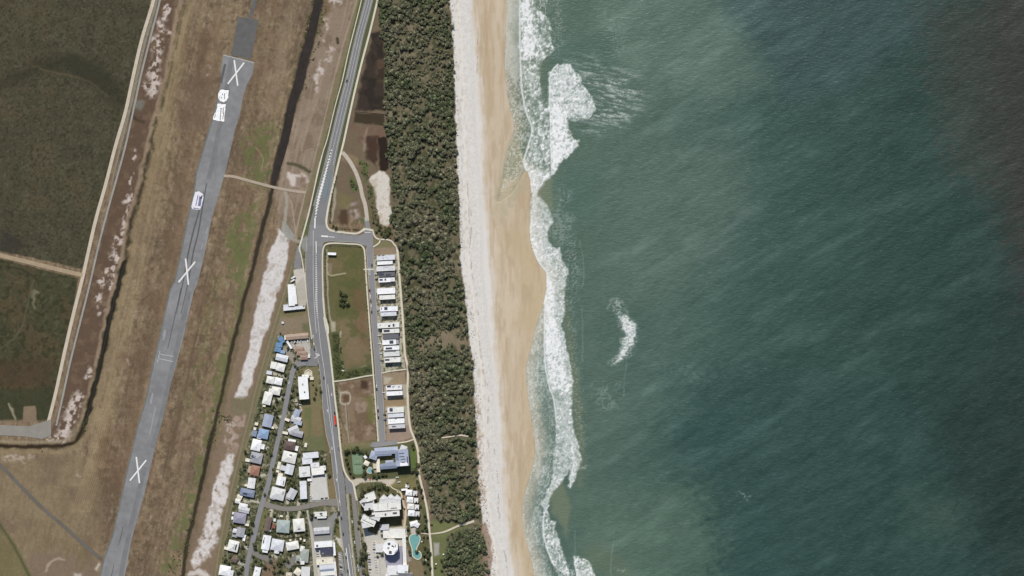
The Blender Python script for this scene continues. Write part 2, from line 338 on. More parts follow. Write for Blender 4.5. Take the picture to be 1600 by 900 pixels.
# green verge of the upper road
G.paint(G.poly([(566, -20), (597, -20), (588, 20), (562, 130), (538, 215), (524, 262), (508, 310), (506, 352), (480, 352), (488, 310), (505, 232), (530, 130)], 1.5, 1), (88, 92, 64)); G.paint(G.line([(574, 0), (545, 100), (512, 225), (494, 290), (485, 345)], 4, 1.5), (78, 82, 58), .8)
G.paint(G.poly([(476, 345), (484, 345), (484, 368), (474, 368)], 2, 1), (90, 98, 62))
# white sand strips west of the town
wp = [(434, 358), (452, 372), (446, 410), (438, 440), (430, 480), (418, 510), (408, 545), (398, 580), (388, 615), (375, 625), (368, 622), (376, 590), (384, 560), (392, 520), (402, 470), (412, 430), (420, 400)]
G.paint(G.poly([(425, 370), (470, 372), (455, 420), (440, 480), (420, 560), (400, 630), (385, 680), (360, 760), (340, 860), (330, 960), (285, 960), (300, 860), (330, 730), (352, 640), (372, 560), (400, 430)], 5, 4), (128, 110, 92), .95)
G.paint(G.poly(wp, 2, 3), (206, 202, 199), 1.0); G.paint(G.poly(wp, 2.5, 6), (168, 156, 146), .5, nz(3, .6, .85, 91)); G.paint(G.poly(wp, 3, 6), (150, 134, 120), .4, nz(20, .7, .85, 92))
ws = [(355, 705), (366, 708), (362, 750), (352, 790), (345, 820), (338, 850), (326, 870), (312, 885), (302, 888), (306, 860), (318, 825), (330, 780), (340, 740)]
G.paint(G.poly(ws, 3, 5), (210, 205, 202), .97, nz(6, -.1, .36, 93)); G.paint(G.poly(ws, 3, 7), (160, 144, 130), .5, nz(6, .55, .8, 94))
G.paint(G.poly([(358, 650), (390, 645), (382, 680), (368, 705), (355, 700)], 4, 5), (168, 148, 136), .8, nz(9, .3, .6, 95)); G.paint(G.poly([(352, 655), (372, 662), (366, 690), (352, 690)], 4, 4), (196, 188, 180), .7, nz(9, .35, .6, 96)); G.paint(G.line([(298, 898), (312, 895), (325, 905)], 9, 3, 4), (206, 198, 194), .9)
G.paint(G.poly([(365, 625), (398, 618), (392, 645), (362, 648)], 4, 4), (116, 110, 84), .8)
# grassy service strip with wheel ruts behind the houses
sv = [(473, 372), (458, 420), (444, 468), (428, 520), (414, 568), (402, 610), (393, 650), (380, 700), (368, 750), (357, 800), (347, 850), (338, 905), (325, 960)]
G.paint(G.line(sv, 13, 2.5, 1.5), (116, 108, 84), .95); G.paint(G.line([(x - 3, y) for x, y in sv], 1.3, 1), (158, 144, 122), .7); G.paint(G.line([(x + 4, y) for x, y in sv], 2, 1), (128, 124, 92), .8)
# marsh, wet ground and triangle block beside the road
G.paint(G.poly([(590, -60), (604, -60), (604, 110), (612, 260), (618, 352), (584, 352), (562, 330), (522, 352), (514, 340), (524, 280), (536, 225), (560, 120), (585, 30)], 2, 1), (112, 98, 80))
ma = [(582, 52), (596, 50), (602, 90), (602, 172), (556, 172), (566, 120)]
G.paint(G.poly(ma, 3, 3), (58, 50, 44), .95); G.paint(G.poly([(586, 85), (604, 90), (602, 130), (590, 125)], 5, 5), (92, 76, 60), .7); G.paint(G.poly(ma, 3, 3), (38, 36, 32), .5, nz(14, .5, .7, 97))
G.paint(G.poly([(555, 176), (600, 179), (600, 197), (553, 192)], 1.5, 1), (60, 52, 40), .9); G.paint(G.poly([(551, 196), (598, 197), (604, 225), (590, 240), (548, 215)], 4, 5), (112, 90, 76), .8, nz(8, .35, .6, 98)); G.paint(G.poly([(570, 215), (592, 215), (590, 262), (575, 250)], 3, 4), (64, 48, 40), .85); G.paint(G.poly([(574, 200), (576, 200), (570, 235), (566, 235)], 3, 3), (170, 150, 134), .6)
G.paint(G.poly([(591, 215), (606, 215), (607, 262), (603, 268), (594, 266)], 1.5, 1.5), (44, 36, 30), .97)
for pts in ([(561, 250), (575, 252), (577, 282), (566, 282)], [(546, 276), (552, 276), (560, 290), (559, 299), (550, 298)], [(572, 285), (584, 290), (585, 320), (575, 320)], [(560, 340), (570, 335), (572, 350), (560, 351)]): G.paint(G.poly(pts, 2.5, 3), (84, 100, 58), .85, nz(5, .25, .6, 99))
G.paint(G.poly([(525, 300), (555, 305), (548, 325), (528, 325)], 5, 4), (116, 110, 74), .6); G.paint(G.poly([(531, 328), (543, 328), (540, 352), (530, 352)], 3, 3), (76, 58, 46), .85); G.paint(G.poly([(545, 322), (560, 315), (563, 340), (550, 342)], 5, 5), (168, 152, 146), .85, nz(6, .3, .6, 100)); G.paint(G.poly([(533, 250), (560, 260), (562, 250), (540, 238)], 3, 3), (140, 122, 96), .7)
G.paint(G.line([(520, 270, 3), (523, 300, 4), (520, 335, 4), (517, 350, 3)], 3, 1.2, 1.5), (160, 152, 132), .85)
sp = [(586, 270), (592, 266), (603, 270), (608, 280), (609, 310), (612, 335), (611, 348), (603, 356), (595, 354), (589, 330), (586, 305), (579, 290), (578, 278)]
G.paint(G.poly(sp, 1.5, 2.5), (205, 198, 188)); G.paint(G.poly(sp, 1.5, 2.5), (176, 160, 140), .6, nz(7, .58, .8, 101)); G.paint(G.poly([(576, 285), (588, 300), (590, 350), (612, 358), (612, 375), (590, 368), (574, 352)], 2, 2), (102, 96, 68), .6)
# sandy edge of the forest, forest floor
fe = [(595, -60), (592, 0), (596, 40), (603, 90), (603, 170), (607, 230), (611, 280), (614, 350), (622, 385), (629, 440), (634, 500), (638, 560), (642, 610), (645, 660), (656, 700), (664, 740), (672, 780), (676, 830), (680, 960)]
be = [(701, -60), (703, 0), (708, 70), (711, 130), (712, 200), (715, 280), (718, 350), (720, 420), (727, 470), (732, 520), (738, 570), (741, 620), (744, 680), (747, 730), (751, 790), (755, 830), (762, 870), (765, 960)]
ff_ = G.poly(fe + be[::-1], 2, 3); G.paint(ff_, (104, 98, 78)); G.paint(ff_, (70, 72, 50), .8, nz(9, .4, .6, 103)); G.paint(ff_, (140, 128, 106), .6, nz(8, .62, .8, 104))
G.paint(G.poly([(640, 525), (700, 515), (735, 520), (740, 545), (700, 545), (650, 548)], 6, 8), (138, 124, 104), .7)
G.paint(G.poly([(675, 812), (735, 822), (700, 838), (696, 870), (692, 905), (676, 905)], 3, 2), (112, 116, 76), .95); G.paint(G.poly([(676, 836), (697, 840), (692, 905), (676, 905)], 3, 2), (104, 108, 72), .8)
# ------------------------------------------------------------------ town ground
tw = [(466, 372), (500, 372), (502, 430), (510, 520), (524, 640), (534, 730), (545, 750), (566, 752), (575, 905), (575, 960), (330, 960), (345, 895), (362, 800), (385, 700), (400, 640), (420, 570), (440, 500), (455, 430)]
G.paint(G.poly(tw, 1.5, 1), (102, 100, 76)); G.paint(G.poly(tw, 1.5, 1), (70, 76, 52), .85, nz(7, .38, .6, 111)); G.paint(G.poly(tw, 1.5, 1), (140, 130, 108), .6, nz(5, .56, .75, 112)); G.paint(G.poly(tw, 1.5, 1), (190, 184, 168), .5, nz(4, .68, .8, 113))
G.paint(G.poly([(462, 432), (478, 425), (480, 470), (477, 482), (462, 482)], 1, .5), (178, 172, 160)); G.paint(G.poly([(458, 422), (472, 418), (478, 430), (462, 445)], 1, .5), (196, 190, 180)); G.paint(G.poly([(464, 385), (470, 382), (471, 420), (459, 420)], 1, .5), (132, 130, 132))
G.paint(G.poly([(440, 490), (482, 482), (487, 524), (430, 524)], 2, 2), (134, 120, 100)); G.paint(G.poly([(440, 486), (482, 480), (482, 490), (440, 498)], 3, 3), (112, 106, 72), .8); G.paint(G.poly([(472, 505), (484, 505), (484, 520), (472, 518)], 3, 2), (92, 98, 68), .7)
G.paint(G.poly([(452, 533), (484, 527), (486, 560), (474, 566), (466, 560)], 1, .5), (180, 176, 168)); G.paint(G.poly([(438, 545), (450, 538), (466, 566), (458, 568), (446, 556)], 1.5, 1), (150, 142, 130))
G.paint(G.poly([(464, 578), (496, 572), (502, 640), (500, 680), (474, 690), (462, 640)], 2, 1), (122, 114, 84)); G.paint(G.poly([(476, 636), (510, 632), (514, 705), (478, 700), (474, 660)], 1.5, 1), (124, 112, 84)); G.paint(G.poly([(474, 640), (488, 636), (486, 672), (478, 704), (512, 703), (508, 660), (500, 690), (482, 690)], 3, 3), (96, 108, 66), .6)
G.paint(G.poly([(478, 682), (514, 682), (516, 704), (478, 704)], 3, 3), (104, 106, 76), .8); G.paint(G.line([(502, 640), (508, 680), (514, 720), (520, 780)], 4, 1), (112, 98, 72), .9)
G.paint(G.poly([(512, 745), (522, 744), (526, 785), (514, 788)], 1.5, .5), (128, 114, 84))
G.paint(G.poly([(484, 743), (510, 741), (514, 782), (484, 784)], .8, 0), (196, 194, 190)); G.paint(G.poly([(484, 743), (510, 741), (514, 782), (484, 784)], .8, 0), (182, 180, 174), .5, nz(9, .4, .7, 114))
G.paint(G.poly([(486, 808), (514, 808), (524, 800), (530, 798), (531, 810), (522, 820), (519, 847), (490, 850)], 1, 0), (140, 138, 136)); G.paint(G.poly([(491, 846), (522, 844), (526, 905), (492, 905)], 1, 0), (196, 190, 180))
G.paint(G.poly([(523, 812), (530, 808), (533, 840), (526, 838)], 1.5, 1), (104, 102, 68)); G.paint(G.poly([(527, 848), (533, 852), (537, 860), (530, 866), (526, 860)], 1.5, 1), (104, 104, 68)); G.paint(G.poly([(522, 838), (534, 842), (537, 860), (530, 852)], 1, 0), (192, 186, 174))
G.paint(G.poly([(524, 862), (530, 862), (530, 905), (525, 905)], 2, 2), (92, 78, 60), .9)
for pts in ([(437, 756), (410, 763)],): pass
for a, b in [((396, 702), (418, 700)), ((398, 745), (416, 742)), ((382, 782), (404, 784)), ((386, 815), (396, 818)), ((376, 852), (390, 858)), ((424, 660), (432, 668)), ((446, 718), (436, 714)), ((440, 726), (436, 738)), ((446, 650), (436, 652)), ((428, 584), (446, 590)), ((424, 628), (444, 620)), ((449, 797), (448, 812)), ((424, 797), (424, 806)), ((468, 796), (466, 810)), ((466, 790), (468, 780)), ((470, 640), (462, 625)), ((418, 878), (424, 868)), ((372, 878), (384, 884)), ((422, 602), (440, 606)), ((446, 772), (450, 786)), ((461, 826), (462, 845)), ((432, 877), (430, 868)), ((458, 868), (462, 878))]:
    G.paint(G.line([a, b], 4.5, 1, .8, False), (196, 190, 176), .85)
G.paint(G.poly([(416, 872), (436, 874), (430, 905), (408, 905)], 2, 2), (124, 106, 86)); G.paint(G.poly([(405, 846), (412, 846), (408, 866), (402, 864)], 2, 1), (98, 108, 70)); G.paint(G.poly([(410, 792), (420, 795), (412, 830), (404, 828)], 2, 1), (112, 112, 76))
# park block and vacant lots east of the road
pb = [(508, 384), (565, 384), (570, 440), (578, 520), (584, 580), (536, 580), (528, 560), (526, 520), (516, 510), (510, 470)]
G.paint(G.poly([(505, 380), (568, 382), (578, 500), (588, 588), (594, 690), (545, 692), (530, 650), (518, 590), (508, 470)], 1, .5), (98, 96, 68))
G.paint(G.poly([(514, 388), (565, 388), (572, 470), (578, 570), (540, 574), (533, 530), (524, 500), (513, 450)], 2, 1), (100, 96, 64)); G.paint(G.poly([(524, 500), (576, 490), (580, 570), (540, 574)], 12, 4), (124, 108, 84), .95); G.paint(G.poly([(550, 450), (566, 450), (572, 540), (560, 540)], 8, 6), (110, 86, 66), .6); G.paint(G.poly([(514, 388), (565, 388), (572, 470), (578, 570), (540, 574), (533, 530), (524, 500), (513, 450)], 2, 1), (84, 90, 54), .6, nz(16, .45, .7, 121)); G.paint(G.poly([(514, 400), (540, 405), (530, 430), (515, 430)], 6, 5), (128, 108, 84), .5)
G.paint(G.line([(532, 518, 2), (530, 540, 3), (534, 568, 3), (538, 579, 3), (552, 578, 3), (572, 573, 2)], 3, 1, 1), (184, 176, 158), .95); G.paint(G.line([(512, 412), (511, 424), (516, 430), (524, 430), (540, 427)], 2.2, 1, .8), (176, 164, 140), .9); G.paint(G.poly([(513, 412), (519, 412), (518, 428), (513, 426)], 1.5, 1), (140, 122, 108), .8)
G.paint(G.line([(511, 390), (511, 430), (513, 470), (517, 500), (522, 512)], 2.2, 1, 1), (170, 162, 140), .85); G.paint(G.poly([(516, 502), (524, 502), (524, 520), (517, 518)], 1.5, 1.5), (176, 166, 146), .85)
G.paint(G.poly([(518, 520), (530, 520), (536, 578), (582, 572), (585, 584), (522, 594)], 2, 1.5), (78, 84, 52), .95)
lb = [(526, 598), (583, 590), (588, 640), (591, 688), (545, 692), (534, 650)]
G.paint(G.poly(lb, 1.5, 1), (130, 112, 92)); G.paint(G.poly(lb, 1.5, 1), (104, 84, 66), .6, nz(18, .5, .75, 122)); G.paint(G.poly(lb, 1.5, 1), (160, 142, 128), .6, nz(9, .58, .8, 123)); G.paint(G.poly([(572, 620), (583, 620), (586, 660), (576, 660)], 6, 4), (104, 106, 62), .8); G.paint(G.poly([(563, 596), (574, 594), (574, 606), (564, 606)], 3, 2), (66, 52, 42), .85)
G.paint(G.line([(532, 614, 2), (540, 613, 2), (547, 616, 2), (546, 628, 2), (540, 632, 2), (532, 628, 2), (532, 615, 2)], 2, 1, .6), (186, 180, 164), .9); G.paint(G.poly([(535, 617), (545, 617), (545, 628), (536, 628)], 1.5, 1.5), (94, 74, 56), .9); G.paint(G.line([(541, 632), (543, 660), (547, 690)], 3.2, .8, .5), (182, 174, 154), .8); G.paint(G.line([(541.5, 632), (543.5, 660), (547.5, 690)], 1.3, .6, .5), (70, 62, 48), .9)
# house lots row on the east street: pale paving, brown empty lots
G.paint(G.poly([(583, 386), (620, 384), (627, 480), (633, 575), (596, 583), (588, 500), (584, 430)], 1, .5), (176, 170, 152)); G.paint(G.poly([(583, 386), (620, 384), (627, 480), (633, 575), (596, 583), (588, 500), (584, 430)], 1, .5), (88, 90, 66), .8, nz(2.6, .48, .64, 124))
G.paint(G.poly([(583, 386), (619, 380), (620, 397), (584, 399)], 1, 1), (140, 124, 104)); G.paint(G.poly([(585, 372), (594, 372), (600, 376), (615, 378), (618, 386), (583, 386)], 1, 1), (120, 114, 84))
G.paint(G.poly([(597, 583), (632, 580), (634, 600), (600, 602)], 1.5, 1), (146, 130, 108)); G.paint(G.poly([(600, 588), (615, 590), (606, 600), (600, 600)], 2, 1), (180, 174, 156), .8); G.paint(G.poly([(600, 603), (636, 600), (638, 668), (604, 672)], 1, .5), (170, 162, 146)); G.paint(G.poly([(600, 624), (634, 621), (635, 634), (602, 636)], 1.5, 1), (146, 128, 102)); G.paint(G.poly([(604, 668), (640, 664), (645, 684), (622, 690), (604, 690)], 1.5, 1), (152, 134, 120))
G.paint(G.poly([(586, 440), (594, 440), (594, 450), (586, 450)], 2, 1), (132, 124, 102), .8)
# apartment grounds
ap = [(536, 700), (585, 695), (622, 694), (648, 690), (655, 745), (636, 760), (600, 766), (560, 750), (548, 748), (540, 730)]
G.paint(G.poly(ap, 1, .5), (90, 92, 64)); G.paint(G.poly([(534, 694), (590, 690), (625, 694), (540, 706)], 2, 1), (120, 116, 84), .8); G.paint(G.poly([(641, 702), (650, 702), (650, 732), (643, 732)], 1, 0), (94, 110, 62)); G.paint(G.poly([(545, 752), (558, 747), (572, 747), (584, 750), (618, 748), (622, 756), (606, 762), (596, 753), (565, 754), (555, 760)], 1, .5), (196, 186, 170)); G.paint(G.poly([(582, 720), (594, 714), (594, 740), (584, 738)], 1.5, 1), (168, 154, 138)); G.paint(G.poly([(620, 748), (650, 742), (650, 762), (622, 766), (608, 764)], 3, 2), (120, 114, 78), .9)
# resort grounds
rs = [(562, 755), (600, 762), (632, 762), (668, 790), (675, 905), (675, 960), (578, 960), (572, 905), (563, 830), (556, 785)]
G.paint(G.poly(rs, 1.5, 1), (92, 92, 64)); G.paint(G.poly(rs, 1.5, 1), (120, 112, 84), .6, nz(10, .5, .7, 125)); G.paint(G.poly([(562, 802), (572, 802), (575, 830), (590, 836), (592, 826), (636, 822), (634, 905), (634, 960), (578, 960), (576, 870), (565, 838)], 1, .3), (192, 188, 180)); G.paint(G.poly([(632, 766), (637, 790), (634, 822), (628, 822), (629, 790)], 1, .5), (160, 138, 116))
G.paint(G.poly([(634, 858), (640, 858), (648, 876), (660, 876), (664, 905), (664, 960), (634, 960)], 1.5, 1), (124, 112, 88)); G.paint(G.poly([(633, 855), (641, 862), (643, 876), (634, 880)], 1, 0), (150, 140, 128)); G.paint(G.poly([(641, 822), (650, 820), (652, 834), (642, 834)], 1, .5), (190, 182, 172))
G.paint(G.poly([(678, 848), (687, 848), (686, 866), (678, 868)], 1.5, 1), (160, 156, 150))
# road margins
G.paint(G.line([(545, 765), (549, 800), (554, 850), (561, 905), (566, 960)], 4, 1), (98, 98, 66)); G.paint(G.line([(543, 770), (545, 800), (549, 850), (556, 905)], 3, .8), (180, 172, 156), .9); G.paint(G.line([(524, 745), (527, 780), (530, 800), (533, 840), (536, 860)], 2.5, .8), (180, 174, 160), .9); G.paint(G.line([(560, 770), (563, 800), (567, 850), (571, 905)], 5, 1.5, 1), (128, 120, 92), .8)
# airfield tracks
G.paint(G.line([(446, 299), (448, 320), (445, 345), (443, 360), (455, 372), (466, 378)], 5, 1, 1), (158, 150, 138), .9); G.paint(G.poly([(440, 345), (448, 350), (462, 370), (452, 374), (440, 364)], 1.5, 1), (150, 150, 142), .9); G.paint(G.line([(446, 300), (456, 320), (460, 350), (463, 372)], 2, .8), (164, 150, 132), .8)
for i in range(3): G.paint(G.line([(402, 232), (410, 246), (408, 262)], 1.5, 1, 3), (150, 138, 104), .4)
# ------------------------------------------------------------------ beach
shore = [(790, -60), (791, 0), (790, 60), (789, 100), (793, 150), (801, 185), (803, 204), (797, 224), (789, 250), (784, 282), (777, 315), (800, 300), (820, 268), (828, 280), (829, 300), (827, 340), (830, 380), (840, 410), (852, 425), (854, 445), (848, 478), (838, 510), (828, 550), (822, 578), (825, 620), (831, 660), (836, 695), (834, 722), (822, 765), (816, 800), (821, 840), (830, 875), (835, 905), (838, 960)]
SH = spline(shore, 5)
bpts = be + [(905, 960), (905, -60)]
bm_ = G.poly(bpts, 1.5, 1.5)
G.paint(bm_, (217, 213, 208))
drip = lambda x, y: sst(.52, .72, fbm(x, y, 3.0, 3, 131, 1.0, .6))
G.paint(G.line([(x + 9, y, 16) for x, y in be], 16, 8), (172, 162, 148), .4, drip); G.paint(G.line([(x + 26, y, 10) for x, y in be], 10, 9), (186, 178, 168), .25, lambda x, y: sst(.55, .7, fbm(x, y, 2.2, 2, 132)))
for y0 in (480,):
    G.paint(G.poly([(730, 520), (742, 590), (748, 640), (752, 700), (758, 790), (746, 790), (742, 690), (737, 600)], 2.5, 3), (168, 148, 128), .75, nz(3.5, .35, .65, 133))
G.paint(G.poly([(752, 815), (760, 818), (766, 840), (770, 870), (764, 905), (758, 905), (753, 860)], 1.5, 2), (148, 126, 110), .85)
tan = [(735, -60), (738, 0), (744, 70), (750, 140), (754, 210), (756, 300), (764, 370), (769, 440), (772, 520), (777, 580), (783, 640), (786, 700), (789, 760), (793, 820), (800, 870), (806, 905), (812, 960), (905, 960), (905, -60)]
G.paint(G.poly(tan, 7, 2), (205, 193, 175)); G.paint(G.poly([(x + 8, y) if x < 900 else (x, y) for x, y in tan], 9, 5), (194, 177, 153), .9)
G.paint(G.poly(tan, 7, 2), (180, 160, 133), .5, lambda x, y: sst(.45, .75, fbm(x, y, 1, 4, 134, 1 / 9, 1 / 90))); G.paint(G.poly(tan, 7, 2), (206, 190, 168), .5, lambda x, y: sst(.5, .75, fbm(x, y, 1, 4, 135, 1 / 12, 1 / 60)))
G.paint(G.line([(757, 0, 5), (761, 60, 6), (764, 120, 7), (768, 180, 5)], 5, 4, 2), (180, 158, 126), .6); G.paint(G.line([(x - 7, y, 13) for x, y in shore[12:]], 13, 8, 3), (184, 164, 130), .5); G.paint(G.line([(800, 370), (815, 400), (830, 450), (820, 500)], 30, 14, 6), (184, 164, 128), .5)
G.paint(G.line([(765, 300), (772, 340), (785, 390), (790, 440)], 3, 3, 3), (176, 158, 138), .4)
# wheel tracks and trampled sand
for off_ in (30, 33, 47, 50): G.paint(G.line([(np.interp(y, [p[1] for p in be], [p[0] for p in be]) + off_ + 3 * math.sin(y / 70 + off_ // 10), y) for y in range(-40, 950, 18)], .9, .9, .6), (186, 180, 172) if off_ < 40 else (178, 160, 136), .4)
G.paint(G.line([(x + 24, y, 18) for x, y in be], 18, 10), (196, 190, 182), .5, lambda x, y: sst(.52, .7, fbm(x, y, 2.0, 2, 144)))
G.paint(G.poly(tan, 7, 2), (172, 150, 122), .4, lambda x, y: sst(.58, .8, fbm(x, y, 1, 4, 145, 1 / 5, 1 / 38)))
# drift lines
for ox, a, b in ((38, 40, 130), (17, 330, 620), (20, 600, 760), (28, 700, 905), (14, 260, 400)):
    pl = [(np.interp(y, [p[1] for p in be], [p[0] for p in be]) + ox + 2 * math.sin(y / 23), y) for y in range(a, b, 14)]
    G.paint(G.line(pl, .8, .9, 1), (120, 104, 92), .75, nz(6, .42, .6, 136))
# rut and drift speckle close to the dune foot
G.paint(G.line([(x + 13, y, 1.4) for x, y in be], 1.4, 1, 1.5), (236, 224, 204), .7)
G.paint(G.poly([(792, 215), (806, 205), (800, 240), (790, 290), (780, 330), (770, 330), (776, 290)], 7, 4), (176, 166, 140), .6)
G.paint(G.poly([(782, 292), (800, 262), (822, 260), (824, 290), (812, 312), (795, 335), (780, 352), (774, 340)], 9, 7), (172, 163, 138), .75, lambda x, y: .35 + .65 * sst(.3, .65, fbm(x, y, 6, 3, 143)))
# heights: low dune at the vegetation edge, beach falling to the water
bx = np.interp(Y, [p[1] for p in be], [p[0] for p in be]).astype(np.float32)
G.Z += np.exp(-((X - bx + 6) / 9) ** 2) * 1.6 * (0.6 + 0.8 * fbm(X, Y, 22, 3, 140))
G.Z -= sst(0, 1, (X - bx - 12) / 95) * 2.75
k, m = G.line(shore, 10, 20); G.Z[k] = G.Z[k] * (1 - m) - 2.93 * m
# water side of the shoreline sinks below sea level
sea_poly = SH + [(905, 960), (905, -60)]
k, m = G.poly(sea_poly, 1.5); m = m * 1.0
G.Z[k] = G.Z[k] * (1 - m) + (-3.6) * m
cx = (X[:-1, :-1] + G.step / 2); cy = (Y[:-1, :-1] + G.step / 2)
bxc = np.interp(cy, [p[1] for p in be], [p[0] for p in be]) + 3 * (fbm(cx, cy, 12, 2, 142) - .5)
isb = cx > bxc
m_ground = attr_mat('ground_soil_and_grass', [(0.75, 0.16, 2), (0.22, 0.09, 3), (0.05, 0.05, 2)])
m_sand = attr_mat('beach_sand', [(0.5, 0.03, 2), (0.12, 0.02, 3)], rough=0.85, spec=0.2)
struct(G.mesh('ground', ~isb, m_ground)); struct(G.mesh('beach', isb, m_sand))
mo = mat('far_ground', (112, 102, 80), ((0.004, 0.3, 5), (0.03, 0.2, 3)))
def plane(name, x0, x1, y0, y1, z, m): return struct(link(name, mesh_from(name, [(x0, y0, z), (x1, y0, z), (x1, y1, z), (x0, y1, z)], [(0, 1, 2, 3)], m)))
plane('terrain', -60000, -60, -60000, 60000, -4.0, mo)
# ================================================================== SEA
Q = Grid(770, 1670, -50, 950, 1.25)
X, Y = Q.X, Q.Y
Q.wx = fbm(X, Y, 8, 4, 5) - .5; Q.wy = fbm(X, Y, 8, 4, 6) - .5
sw_ = lambda x, y, a, b, seed: fbm(x * .86 - y * -.5, -x * .5 + y * .86, 1, 4, seed, 1 / a, 1 / b)   # streaks rising to the right
def rot(x, y, ang): c, s = math.cos(ang), math.sin(ang); return x * c + y * s, -x * s + y * c
def diag(x, y, a, b, seed, ang=-0.55): u, v = rot(x, y, ang); return fbm(u, v, 1, 4, seed, 1 / a, 1 / b)
cols = [(770, (112, 118, 100)), (865, (98, 116, 100)), (900, (86, 108, 96)), (1000, (86, 108, 97)), (1120, (78, 102, 93)), (1230, (64, 89, 82)), (1350, (56, 80, 73)), (1460, (50, 73, 66)), (1540, (48, 69, 63)), (1600, (46, 65, 60)), (1700, (44, 62, 57)), (1850, (40, 58, 53))]
# colour bands follow x warped by broad noise and by distance south
wx = X + (fbm(X, Y, 220, 3, 201) - .5) * 120 + np.clip(Y - 420, 0, 500) * 0.26
for c in range(3): Q.C[..., c] = np.interp(wx, [p[0] for p in cols], [p[1][c] - (5, 6, 6)[c] for p in cols])
def QP(*a, **k): return Q.poly(*a, **k)
Q.paint(Q.poly([(1095, -60), (1500, -60), (1440, 60), (1330, 140), (1220, 160), (1190, 90), (1140, 30)], 22, 10), (58, 80, 78), .75)
Q.paint(Q.poly([(900, -60), (1070, -60), (1130, 10), (1180, 70), (1210, 130), (1120, 160), (1000, 120), (950, 60)], 25, 10), (96, 116, 104), .5)
Q.paint(Q.poly([(1060, 590), (1180, 560), (1400, 600), (1480, 760), (1560, 930), (1120, 950), (1130, 800), (1070, 700)], 45, 25), (48, 74, 70), .6)
Q.paint(Q.poly([(1040, 660), (1130, 650), (1110, 730), (1060, 730)], 28, 10), (50, 76, 74), .5)
Q.paint(Q.poly([(905, 780), (1080, 760), (1120, 850), (1110, 950), (900, 950)], 35, 20), (90, 112, 97), .6)
Q.paint(Q.poly([(950, 280), (1150, 230), (1180, 330), (1040, 470), (950, 440)], 45, 20), (92, 110, 99), .5)
Q.paint(Q.poly([(872, 60), (960, 70), (960, 100), (872, 95)], 20, 10), (76, 104, 95), .5); Q.paint(Q.poly([(870, 270), (940, 260), (930, 340), (865, 350)], 22, 10), (76, 103, 94), .55)
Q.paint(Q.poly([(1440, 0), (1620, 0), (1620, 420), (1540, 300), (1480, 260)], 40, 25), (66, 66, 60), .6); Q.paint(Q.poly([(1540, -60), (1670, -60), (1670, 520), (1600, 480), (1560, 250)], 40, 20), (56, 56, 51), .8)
Q.paint(Q.poly([(1410, 760), (1520, 780), (1500, 850), (1420, 830)], 40, 15), (70, 88, 76), .5)
L = diag(X, Y, 70, 16, 205); Q.C += ((L - .5) * 7)[..., None] * np.array([1, 1, 1], np.float32)
L2 = diag(X, Y, 26, 6, 206); Q.C += ((L2 - .5) * 9 * sst(900, 1050, X))[..., None]
L3 = fbm(X, Y, 1, 3, 207, 1 / 7, 1 / 2.6); Q.C += ((L3 - .5) * 9)[..., None]
L4 = diag(X, Y, 110, 30, 208, -.5); Q.C += (np.clip(L4 - .6, 0, 1) * 34 * sst(880, 960, X) * (1 - sst(1350, 1600, X) * .5))[..., None]
# pale suspended sand next to the surf
Q.paint(Q.line([(872, 400, 6), (888, 520, 10), (898, 600, 14), (906, 690, 12), (905, 760, 8)], 8, 6, 3), (108, 116, 93), .6)
Q.paint(Q.poly([(858, 765), (880, 752), (892, 790), (886, 840), (872, 812), (862, 800)], 5, 3), (116, 124, 100), .7)
Q.paint(Q.line([(930, 870), (950, 880), (970, 900)], 40, 15), (100, 112, 90), .5)
shal = Q.line([(x, y, 30) for x, y in shore], 30, 12, 3); Q.paint(shal, (164, 159, 138), .85)
Q.paint(Q.poly([(840, 285), (862, 275), (863, 330), (850, 318)], 3, 2), (112, 122, 100), .8)
Q.paint(Q.poly([(788, 255), (806, 210), (822, 250), (818, 265), (800, 300), (778, 318)], 4, 3), (150, 148, 122), .95)
Q.paint(Q.poly([(778, 310), (786, 280), (815, 272), (800, 300), (782, 322)], 5, 5), (186, 172, 146), .9)
# long faint wave lines
for pl, w, c, a in [([(905, 375), (911, 400), (912, 430), (909, 450)], 1.2, (128, 142, 132), .6), ([(909, 480), (911, 520), (910, 565)], 1.5, (120, 138, 128), .6), ([(958, 850), (955, 880), (955, 900)], 1.4, (118, 140, 130), .7), ([(960, 825), (958, 850)], 1, (110, 132, 122), .5), ([(980, 565), (976, 590), (974, 620)], 1.6, (116, 136, 128), .7), ([(978, 560), (972, 630)], 1.4, (66, 92, 86), .5), ([(937, 470), (940, 500), (938, 560)], 2, (72, 98, 90), .5), ([(898, 830), (899, 860), (898, 880)], 1.2, (116, 138, 128), .6), ([(914, 560), (912, 600)], 2.0, (70, 96, 88), .5), ([(903, 380), (908, 440)], 1.2, (70, 96, 88), .6)]:
    Q.paint(Q.line(pl, w, 1.3, 1), c, a)
def fz(km, a, tex=None):
    k, m = km; m = m * a
    if tex is not None: m = m * tex(Q.X[k], Q.Y[k])
    FO[k] = np.maximum(FO[k], m)
def fsub(km, a, tex=None):
    k, m = km; m = m * a
    if tex is not None: m = m * tex(Q.X[k], Q.Y[k])
    FO[k] = FO[k] * (1 - m)
FO = np.zeros_like(Q.X)
lace = lambda x, y: 1 - np.abs(fbm(x, y, 5, 3, 221) - .5) * 5
def lac(sx, sy, seed, lo=.0, hi=.8):
    return lambda x, y: sst(lo, hi, 1 - np.abs(fbm(x, y, 1, 3, seed, 1 / sx, 1 / sy) - .5) * 4.5)
spk = lambda lo, hi, seed, s=2.6: (lambda x, y: sst(lo, hi, fbm(x, y, s, 2, seed)))
